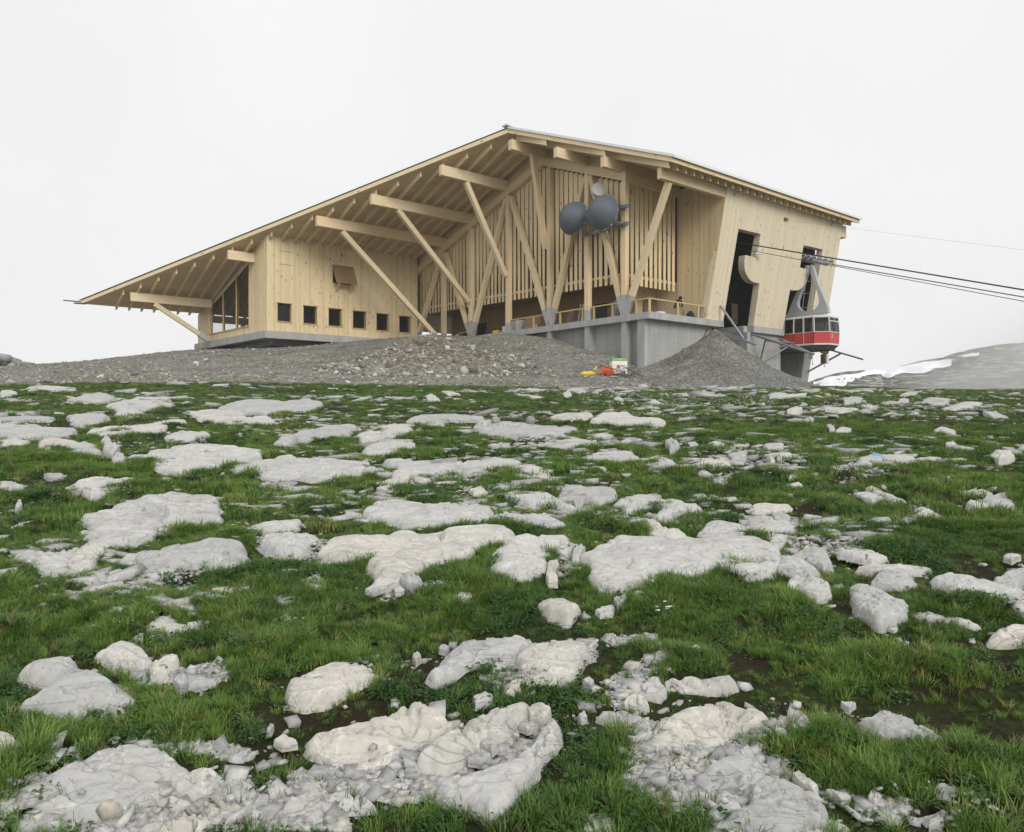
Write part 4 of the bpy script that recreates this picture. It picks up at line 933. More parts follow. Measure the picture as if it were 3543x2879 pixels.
# ------------------------------------------------------------------ antennas
rack = station_thing('antenna_bracket', 'dark steel bracket bolted across two columns, carrying the grey antennas', 'bracket', (-.1, 4.5, 7.2))
mb = MB(); mb.box(-.32, -.08, 1.95, 7.1, 7.05, 7.32, g=1); mb.build('channel', M['steel'], rack, off=(-.1, 4.5, 7.2)); mb = MB(); mb.box(-.32, -.08, 1.95, 7.1, 8.45, 8.72, g=1); mb.build('channel', M['steel'], rack, off=(-.1, 4.5, 7.2))
mb = MB()
for t_ in (3.6, 5.0, 6.6): mb.tube([(-.42, t_, 6.95), (-.42, t_, 9.2 if t_ != 5.0 else 9.95)], .06, 8)
mb.tube([(-.4, 2.3, 7.2), (-.9, 3.6, 7.6)], .07, 8); mb.build('mast', M['steel'], rack, off=(-.1, 4.5, 7.2))
def radome(label, s, t, h, az, el, r):
    o = station_thing('dish_antenna', label, 'antenna', (s, t, h), 'antennas on the gable screen'); d = Vector((math.cos(el) * math.cos(az), math.cos(el) * math.sin(az), math.sin(el)))
    mb = MB(); mb.lathe([(x, y) for x, y in zip([0, .28 * r, .52 * r, .70 * r, .82 * r, .88 * r, .90 * r], [r, .93 * r, .76 * r, .55 * r, .34 * r, .16 * r, .01])], (0, 0, 0), d, 36); mb.build('radome', M['radome'], o, smooth=True)
    mb = MB(); mb.lathe([(-.14, r * .96), (-.10, r * 1.012), (-.005, r * 1.012), (0, r * .98)], (0, 0, 0), d, 36); mb.build('rim', M['steel'], o)
    mb = MB(); mb.lathe([(-.75 * r * .55, r * .2), (-.3, r * .6), (-.15, r * .97)], (0, 0, 0), d, 24); mb.build('reflector_back', M['steel'], o)
    mb = MB(); mb.tube([(0, 0, 0) - d * .3 if False else tuple(Vector(d) * -.4), tuple(Vector(d) * -.9 + Vector((0, 0, -.1)))], .1, 8); mb.build('mount', M['steel'], o)
    mb = MB(); a = d.cross(Vector((0, 0, 1))).normalized(); b = d.cross(a)
    for k in range(14): p = (a * math.cos(k * .449) + b * math.sin(k * .449)) * r * 1.02; mb.beam(p - d * .1, p + d * .04, .05, .05)
    mb.build('rim_clamps', M['trim'], o)
radome('big grey domed antenna, the one nearer the roof ridge column', -1.15, 7.2, 8.48, R(180 + 5), R(9), 1.40)
radome('big grey domed antenna under the small white drum', -1.15, 3.8, 8.22, R(180 + 7), R(9), 1.42)
o = station_thing('drum_antenna', 'small white drum antenna standing above the two grey domes', 'antenna', (-.62, 4.9, 10.35), 'antennas on the gable screen')
mb = MB(); d = Vector((-.42, -.90, .06)); mb.lathe([(-.28, .1), (-.27, .54), (.27, .56), (.28, .54), (.30, .1)], (0, 0, .05), d, 30); mb.build('drum', M['offwhite'], o, smooth=True)
mb = MB(); mb.tube([(.15, .1, -.1), (.15, .1, -1.0)], .05, 8); mb.build('mast', M['steel'], o)

# ------------------------------------------------------------------ people
def person(label, loc, rz, sc, bones, mat_body, parts):
    o = empty('person', loc, rz); tag(o, label, 'person'); o.scale = (sc,) * 3
    me = bpy.data.meshes.new('body'); me.from_pydata([b[0] for b in bones], [(b[2], i) for i, b in enumerate(bones) if b[2] is not None], [])
    b = bpy.data.objects.new('body', me); C.objects.link(b); b.parent = o
    m_ = b.modifiers.new('skin', 'SKIN'); sv = me.skin_vertices[0].data
    for i, q in enumerate(bones): r_ = q[1]; sv[i].radius = (r_, r_) if np.isscalar(r_) else r_
    sv[0].use_root = True; b.modifiers.new('sub', 'SUBSURF').levels = 1
    b.modifiers['sub'].render_levels = 2; me.materials.append(M[mat_body])
    for nm, mt, fn in parts: mb = MB(); fn(mb); mb.build(nm, M[mt], o, smooth=True)
    return o
# bent figure looking down at a broom: faces local +x
BN = [((0, 0, .92), (.17, .15), None), ((.10, 0, 1.12), (.18, .15), 0), ((.22, 0, 1.33), (.20, .15), 1), ((.31, 0, 1.45), .065, 2), ((.37, 0, 1.52), .055, 3), ((.43, 0, 1.60), .095, 4), ((.47, 0, 1.66), .075, 5),
      ((.24, .2, 1.36), .075, 2), ((.33, .25, 1.12), .058, 7), ((.50, .16, .98), .045, 8), ((.56, .13, .96), .04, 9), ((.24, -.2, 1.36), .075, 2), ((.36, -.24, 1.12), .058, 11), ((.50, -.10, .88), .045, 12), ((.55, -.06, .84), .04, 13),
      ((0, .10, .84), .10, 0), ((.05, .11, .48), .07, 15), ((-.02, .11, .09), .048, 16), ((.10, .12, .04), .04, 17), ((0, -.10, .84), .10, 0), ((.04, -.11, .48), .07, 19), ((-.04, -.11, .09), .048, 20), ((.08, -.12, .04), .04, 21)]
def jacket(mb):
    pr = [(-.06, .76, .27, .25), (-.02, .92, .25, .22), (.10, 1.14, .23, .21), (.22, 1.34, .23, .22), (.29, 1.44, .14, .15), (.33, 1.49, .09, .09)]
    mb.loft([[(x + .75 * a * math.cos(t), b_ * math.sin(t), z - a * .3 * math.cos(t)) for t in [2 * math.pi * k / 14 for k in range(14)]] for x, z, a, b_ in pr])
    for sy in (-1, 1): mb.tube([(.24, .2 * sy, 1.38), (.34, .26 * sy, 1.12), (.49, (.18 if sy > 0 else -.12) * 1, .98 if sy > 0 else .89)], [.10, .085, .065], 10)
def hood(mb): mb.lathe([(-.13, .03), (-.09, .115), (0, .145), (.07, .14), (.10, .12), (.11, .09)], (.41, 0, 1.60), (.8, 0, .12), 14)
def face(mb): mb.lathe([(-.04, .085), (.05, .085), (.10, .06), (.115, .02)], (.45, 0, 1.585), (.85, 0, -.35), 10); mb.lathe([(0, .02), (.05, .008)], (.545, 0, 1.56), (.9, 0, -.3), 6)
def fingers(mb):
    for cx_, cy_, cz_ in ((.56, .13, .96), (.55, -.06, .84)):
        for k in range(5): a = -.03 + k * .016; mb.tube([(cx_, cy_ + a * .6, cz_ + a), (cx_ + .05, cy_ + a * .6, cz_ + a - .01), (cx_ + .05, cy_ + a * .6 - .03, cz_ + a - .02)], .009, 5)
pw = W(4.25, .75, 0)
person('person in a black hooded jacket and grey trousers bending over a broom behind the railing', pw, ANG - R(8), 1.0, BN, 'trouser', [('jacket', 'cloth', jacket), ('hood', 'cloth', hood), ('face', 'skin', face), ('hands', 'skin', fingers)])
br = empty('broom', W(4.9, .7, 0), ANG); tag(br, 'dark broom held by the bending person', 'broom'); mb = MB(); mb.tube([(-.22, .07, 1.05), (.30, -.06, .08)], .018, 6); mb.build('broom_handle', M['rust'], br); mb = MB(); mb.box(.2, .42, -.12, .02, .0, .09); mb.build('brush', M['cloth'], br)
BS = [((0, 0, .95), (.15, .16), None), ((0, 0, 1.15), (.14, .16), 0), ((0, 0, 1.38), (.15, .19), 1), ((0, 0, 1.5), .06, 2), ((.02, 0, 1.58), .06, 3), ((.03, 0, 1.66), .1, 4), ((.03, 0, 1.74), .08, 5), ((0, .2, 1.4), .07, 2), ((.02, .25, 1.12), .055, 7), ((.12, .22, .9), .045, 8), ((.15, .22, .82), .04, 9), ((0, -.2, 1.4), .07, 2), ((.02, -.25, 1.12), .055, 11), ((.12, -.22, .9), .045, 12), ((.15, -.22, .82), .04, 13),
      ((0, .1, .86), .1, 0), ((.03, .11, .48), .07, 15), ((0, .11, .08), .05, 16), ((.11, .12, .04), .04, 17), ((0, -.1, .86), .1, 0), ((.03, -.11, .48), .07, 19), ((0, -.11, .08), .05, 20), ((.11, -.12, .04), .04, 21)]
def hair(mb): mb.lathe([(-.08, .03), (-.05, .105), (.02, .115), (.08, .09), (.11, .03)], (.015, 0, 1.68), (-.25, 0, 1), 12)
def shirt(mb): mb.loft([[(a * math.cos(t), b_ * math.sin(t), z) for t in [2 * math.pi * k / 14 for k in range(14)]] for z, a, b_ in ((.86, .19, .20), (1.1, .165, .19), (1.34, .175, .24), (1.46, .11, .14), (1.5, .075, .08))])
def face2(mb): mb.lathe([(0, .085), (.05, .08), (.085, .05), (.095, .02)], (.05, 0, 1.63), (1, 0, -.1), 10)
person('dark-haired person in a grey shirt standing in the shade behind the railing', W(1.5, 4.9, 0), ANG - R(110), 1.0, BS, 'shirt', [('hair', 'hair', hair), ('shirt', 'shirt', shirt), ('face', 'skin', face2)])

# ------------------------------------------------------------------ things standing on the terrace
def st_box(name, label, cat, base, boxes, mat, group=None):
    o = station_thing(name, label, cat, base, group)
    for nm, b_, mt in boxes: mb = MB(); mb.box(*b_); mb.build(nm, M[mt or mat], o)
    return o
rs = random.Random(11)
o = station_thing('carton_stack', 'stack of white and blue cartons on a pallet next to a column', 'cartons', (.75, 16.6, 0)); mb = MB(); mb.box(0, .9, 0, 1.6, .0, .12); mb.build('pallet', M['scrap'], o)
for i in range(4):
    for k in range(3): mb = MB(); mb.box(0, .9, k * .53 + .01, k * .53 + .52, .125 + i * .24, .125 + i * .24 + .225); mb.build('carton', M['packs'], o)
o = station_thing('panel_stack', 'stack of reddish brown boards wrapped on the terrace', 'boards', (.75, 13.6, 0))
for i in range(9): mb = MB(); mb.box(0, 1.0, 0 + rs.uniform(0, .06), 2.3, .05 + i * .125, .05 + i * .125 + .112); mb.build('board', M['carton'], o)
st_box('carton', 'small brown carton in front of the reddish boards', 'carton', (.45, 13.7, 0), [('box', (0, .25, 0, 1.0, .02, .42), None), ('flap', (-.004, 0, .05, .5, .12, .32), 'offwhite')], 'carton')
o = station_thing('ladder', 'pale aluminium ladders standing behind the railing by a column', 'ladder', (1.0, 7.6, 0)); mb = MB()
for t_ in (0, .45, .95, 1.35): mb.tube([(0, t_, 0), (.35, t_, 1.75)], .028, 6)
for k in range(6): z = .2 + k * .27; mb.tube([(.2 * z, 0, z), (.2 * z, .45, z)], .016, 5); mb.tube([(.2 * z, .95, z), (.2 * z, 1.35, z)], .016, 5)
mb.build('ladder_frame', M['trim'], o)
o = station_thing('leaning_panel', 'pale sheet leaning behind the railing beside the concrete column foot', 'panel', (.9, 9.7, 0)); mb = MB(); mb.hexa([(0, 0, 0), (0, .9, 0), (.04, .9, 0), (.04, 0, 0)], [(.5, .1, 1.5), (.5, .8, 1.5), (.54, .8, 1.5), (.54, .1, 1.5)]); mb.build('sheet', M['brownboard'], o)
o = station_thing('compactor', 'yellow plate compactor parked on the terrace edge', 'machine', (.9, 19.6, 0)); mb = MB(); mb.box(0, .5, .6, 1.5, .12, .45); mb.build('hood', M['yellow'], o); mb = MB(); mb.box(0, .55, .3, 1.7, .0, .1); mb.build('plate', M['darkmetal'], o); mb = MB(); mb.tube([(.25, .9, .4), (.25, .1, 1.05), (.25, -.1, 1.05)], .03, 6); mb.build('handle', M['rust'], o); mb = MB(); mb.box(.1, .45, -.7, .1, .1, .75); mb.build('engine', M['trim'], o); mb = MB(); mb.box(.1, .4, -1.0, -.7, .2, .7); mb.build('tank', M['yellow'], o)
o = station_thing('steel_stack', 'stack of dark steel sections with lifting loops on the terrace', 'steel sections', (1.3, 20.4, 0))
for i in range(4): mb = MB(); mb.box(0, .8, .1, 2.5, .05 + i * .17, .17 + i * .17); mb.build('section', M['darkmetal'], o)
mb = MB()
for t_ in (.5, 1.0, 1.7, 2.2): mb.tube([(0, t_, .7), (0, t_, 1.15), (0, t_ + .3, 1.15), (0, t_ + .3, .7)], .02, 5)
mb.build('lifting_loop', M['rust'], o)
o = station_thing('trestle_table', 'timber trestle table in the shade by a column', 'table', (1.2, 25.6, 0)); mb = MB(); mb.box(0, .8, 0, 1.9, .72, .80, g=1); mb.build('table_top', M['rail'], o); mb = MB()
for t_ in (.2, 1.6): mb.box(.1, .2, t_, t_ + .1, 0, .72); mb.box(.6, .7, t_, t_ + .1, 0, .72)
mb.build('trestle', M['scrap'], o)
o = station_thing('girder', 'dark steel girder leaning up in the shade of the terrace', 'girder', (2.0, 26.9, 0)); mb = MB(); mb.beam((0, .8, .5), (0, -1.6, 2.1), .2, .24); mb.build('flange', M['steel'], o)
o = station_thing('stacked_beam', 'yellow timber beam lying at the foot of the restaurant wall', 'timber', (-1.6, 31.6, -.15)); mb = MB(); mb.beam((-1.2, 0, .55), (.6, .1, .62), .2, .12); mb.build('timber', M['rail'], o); mb = MB(); mb.box(-.5, -.3, -.1, .2, -.3, .48); mb.build('block', M['scrap'], o)
o = station_thing('door_board', 'brown board leaning on the wall behind the bending person', 'board', (5.4, 5.0, 0)); mb = MB(); mb.hexa([(0, 0, 0), (2.0, 0, 0), (2.0, .06, 0), (0, .06, 0)], [(0, .36, 2.1), (2.0, .36, 2.35), (2.0, .38, 2.35), (0, .38, 2.1)]); mb.build('panel', M['brownboard'], o)
o = station_thing('rubbish_bag', 'black bag on the terrace floor by the last railing post', 'bag', (6.2, .9, 0)); mb = MB(); mb.lathe([(0, .32), (.25, .36), (.5, .28), (.66, .12), (.7, .02)], (0, 0, 0), (0, 0, 1), 14); mb.build('sack', M['cloth'], o, smooth=True)
o = station_thing('folded_parasol', 'narrow dark folded sheet standing beside the bending person', 'folded sheet', (5.5, 1.0, 0)); mb = MB(); mb.tube([(-.1, 0, 0), (0, 0, .5), (.1, 0, 1.05)], [.13, .10, .02], 8); mb.build('fabric', M['steel'], o)
st_box('paper_parcel', 'small pale parcel on the slab edge under the railing', 'parcel', (1.1, .0, 0), [('parcel', (0, .75, -.06, .3, .003, .14), None)], 'trim')

# ------------------------------------------------------------------ gravel heaps
def heap(name, label, cx_, cy_, hgt, rad, mat, prof, stretch=(1, 1), rot=0, rough=.1, sd=1):
    th, rr_ = np.meshgrid(np.linspace(0, 2 * np.pi, 160, endpoint=False), np.linspace(0, 1.12, 90))
    wob = 1 + .22 * fbm(np.cos(th) * 1.7 + sd * 3, np.sin(th) * 1.7 + sd, 3, sd)
    lx = rr_ * rad * np.cos(th) * stretch[0] * wob; ly = rr_ * rad * np.sin(th) * stretch[1] * wob
    X = cx_ + lx * math.cos(rot) - ly * math.sin(rot); Y = cy_ + lx * math.sin(rot) + ly * math.cos(rot)
    hz = np.interp(rr_, prof[0], prof[1]) * hgt
    nz = fbm(X * .6, Y * .6, 3, sd + 50) * .5 + fbm(X * 2.3, Y * 2.3, 4, sd + 60) * rough * 2.2
    Z = terrain(X, Y) + hz + nz * np.clip(hz, .0, 1) * .7 - .25 * (rr_ > 1.05)
    o = grid_mesh(name, X[:, ::-1], Y[:, ::-1], Z[:, ::-1], M[mat]); tag(o, label, 'heap'); return o, (lambda x, y: 0)
GPX, GPY = (2474 - CX) / F_ * 54.2, 54.2
g0 = float(terrain(np.array([GPX]), np.array([GPY]))[0]); GPH = EYE + (CY - 1140) / F_ * GPY - g0
heap('gravel_pile', 'steep cone of grey gravel heaped against the concrete base', GPX, GPY, GPH, 6.9, 'pile', ([0, .03, .30, .55, .75, .9, 1, 1.12], [1.0, .965, .62, .35, .165, .06, .0, -.06]), (1.0, .92), .1, .05, 1)
RMX, RMY = (1482 - CX) / F_ * 55, 55.
g1 = float(terrain(np.array([RMX]), np.array([RMY]))[0]); RMH = EYE + (CY - 1158) / F_ * RMY - g1
heap('rubble_mound', 'broad mound of stony earth in front of the timber columns', RMX, RMY, RMH, 7.6, 'mound', ([0, .10, .22, .45, .7, .9, 1, 1.12], [1.0, .98, .84, .50, .22, .06, 0, -.06]), (1.05, .95), .35, .14, 2)

# ------------------------------------------------------------------ rubbish by the concrete base
def gxy(px, row, lo=30, hi=62):
    x, y = cast([px], [row], lo, hi); return float(x[0]), float(y[0])
def gthing(name, label, cat, px, row, rz=0, Y=None, group=None):
    if Y: x, y = (px - CX) / F_ * Y, Y
    else: x, y = gxy(px, row)
    z = float(terrain(np.array([x]), np.array([y]))[0]); o = empty(name, (x, y, z), rz); tag(o, label, cat, group); return o
o = gthing('fuel_box', 'white steel box with a green lid and a red diamond sign', 'box', 2139, 1287, R(8), 53.5)
mb = MB(); mb.box(-.55, .55, -.4, .4, .05, .98); mb.build('box_body', M['white'], o); mb = MB(); mb.hexa([(-.58, -.44, .98), (.58, -.44, .98), (.58, .44, .98), (-.58, .44, .98)], [(-.50, -.30, 1.16), (.50, -.30, 1.16), (.50, .44, 1.16), (-.50, .44, 1.16)]); mb.build('lid', M['green'], o)
mb = MB(); mb.prism([(-.17, .56), (0, .39), (.17, .56), (0, .73)], lambda x, y: (x - .1, -.412, y), lambda x, y: (x - .1, -.404, y)); mb.build('warning_sign', M['redtag'], o); mb = MB(); mb.box(-.08, .1, -.45, -.40, 1.0, 1.09); mb.build('latch', M['yellow'], o)
def net(name, label, cat, px, row, w_, h_, mat, sd, Y):
    o = gthing(name, label, cat, px, row, 0, Y); r = np.random.default_rng(sd); mb = MB()
    for k in range(26):
        a = Vector((r.uniform(-w_, w_), r.uniform(-.3, .3), r.uniform(.02, h_ * .3))); pts = [a]
        for q in range(4): pts.append(pts[-1] + Vector((r.uniform(-.2, .2), r.uniform(-.12, .12), r.uniform(-.06, h_ * .35))))
        mb.tube([(p.x, p.y, max(.02, min(p.z, h_ * (1.15 - abs(p.x) / (w_ * 1.4))))) for p in pts], [.03, .055, .045, .05, .015], 5)
    mb.build('net_folds', M[mat], o, smooth=True); return o
net('orange_net', 'crumpled orange safety net on the rubbish heap', 'net', 2103, 1296, .42, .72, 'orange', 4, 52)
o = gthing('wire_tangle', 'big tangle of grey wire mesh beside the white box', 'wire mesh', 2175, 1298, 0, 52.3); mb = MB(); r = np.random.default_rng(5)
for k in range(46):
    c_ = Vector((r.uniform(-.9, .75), r.uniform(-.3, .3), r.uniform(.15, .5))); rad = r.uniform(.25, .75); tl = r.uniform(-.9, .9); yw = r.uniform(0, 6.3); a0 = r.uniform(0, 6.3); sp = r.uniform(2.5, 5.8)
    mb.tube([(c_.x + rad * math.cos(a) * math.cos(yw), c_.y + rad * .6 * math.cos(a) * math.sin(yw), max(.02, c_.z + rad * .75 * math.sin(a))) for a in np.linspace(a0, a0 + sp, 12)], .010, 4)
mb.build('wire_coils', M['wire'], o)
for lab, p, q in (('long rusty bar slanting down from the white box towards the gravel', (2146, 1262), (2228, 1305)), ('rusty bar lying across the orange net', (2078, 1264), (2164, 1290)), ('short dark bar low on the wire tangle', (2128, 1297), (2165, 1286))):
    Y = 51.6; a = Vector(at(p[0], p[1], Y)); b_ = Vector(at(q[0], q[1], Y - .5)); o = empty('steel_bar', b_ if b_.z < a.z else a); tag(o, lab, 'steel bar', 'bars on the rubbish heap'); mb = MB(); mb.tube([a, b_], .03, 6); mb.build('bar', M['rust'], o, off=o.location)
o = gthing('timber_scraps', 'bundle of splintered boards leaning under the orange net', 'timber', 2083, 1297, 0, 52.2)
for k in range(7): mb = MB(); x = -.45 + k * .13; mb.beam((x - .1, 0, .03), (x + .25 + .1 * (k % 3), .1, .45 + .12 * (k % 4)), .13, .03); mb.build('scrap_board', M['scrap'], o)
o = gthing('yellow_sack', 'crumpled yellow sacks lying left of the orange net', 'sack', 2033, 1297, 0, 51.5); mb = MB(); mb.lathe([(-.5, .04), (-.3, .16), (0, .13), (.2, .18), (.5, .05)], (0, 0, .12), (1, .2, .05), 9); mb.build('sack', M['yellow'], o); mb = MB(); mb.beam((.45, 0, .35), (.62, 0, .62), .2, .1); mb.build('sack_end', M['yellow'], o)
o = gthing('steel_tube', 'grey steel tube lying in front of the rubbish heap', 'tube', 2124, 1299, 0, 51.2); mb = MB(); mb.tube([(-.25, 0, .08), (.25, .05, .10)], .06, 8); mb.build('pipe', M['steel'], o)
# hose and white door panel on the concrete wall
o = station_thing('hose', 'rust-red hose looping down the concrete wall behind the gravel pile', 'hose', (4.6, .5, -3.6)); pts = [(8.0, .48, -.75), (7.2, .46, -1.7), (6.2, .46, -2.35), (5.3, .46, -2.62), (4.75, .46, -2.55), (4.55, .46, -2.75), (4.5, .46, -3.6), (4.5, .46, -4.6)]
mb = MB(); mb.tube([tuple(p) for p in catmull([p[::2] for p in pts], 5)] if False else pts, .045, 7); mb.build('hose_line', M['hose'], o, off=(4.6, .5, -3.6))
o = station_thing('white_panel', 'white door panel in the concrete wall half buried by gravel', 'panel', (4.75, .5, -5)); mb = MB(); mb.box(4.75, 7.2, .50, .545, -5, -2.95); mb.build('sheet', M['white'], o, off=(4.75, .5, -5))
# marker post at the edge of the grass
o = gthing('timber_stump', 'short weathered brown post at the far edge of the grass', 'post', 2865, 1378, 0); mb = MB(); mb.loft([[(-.13, -.1, -.1), (.12, -.1, -.1), (.13, .1, -.1), (-.12, .1, -.1)], [(-.10, -.08, .16), (.11, -.09, .12), (.10, .09, .2), (-.09, .08, .22)]]); mb.build('stump', M['scrap'], o)
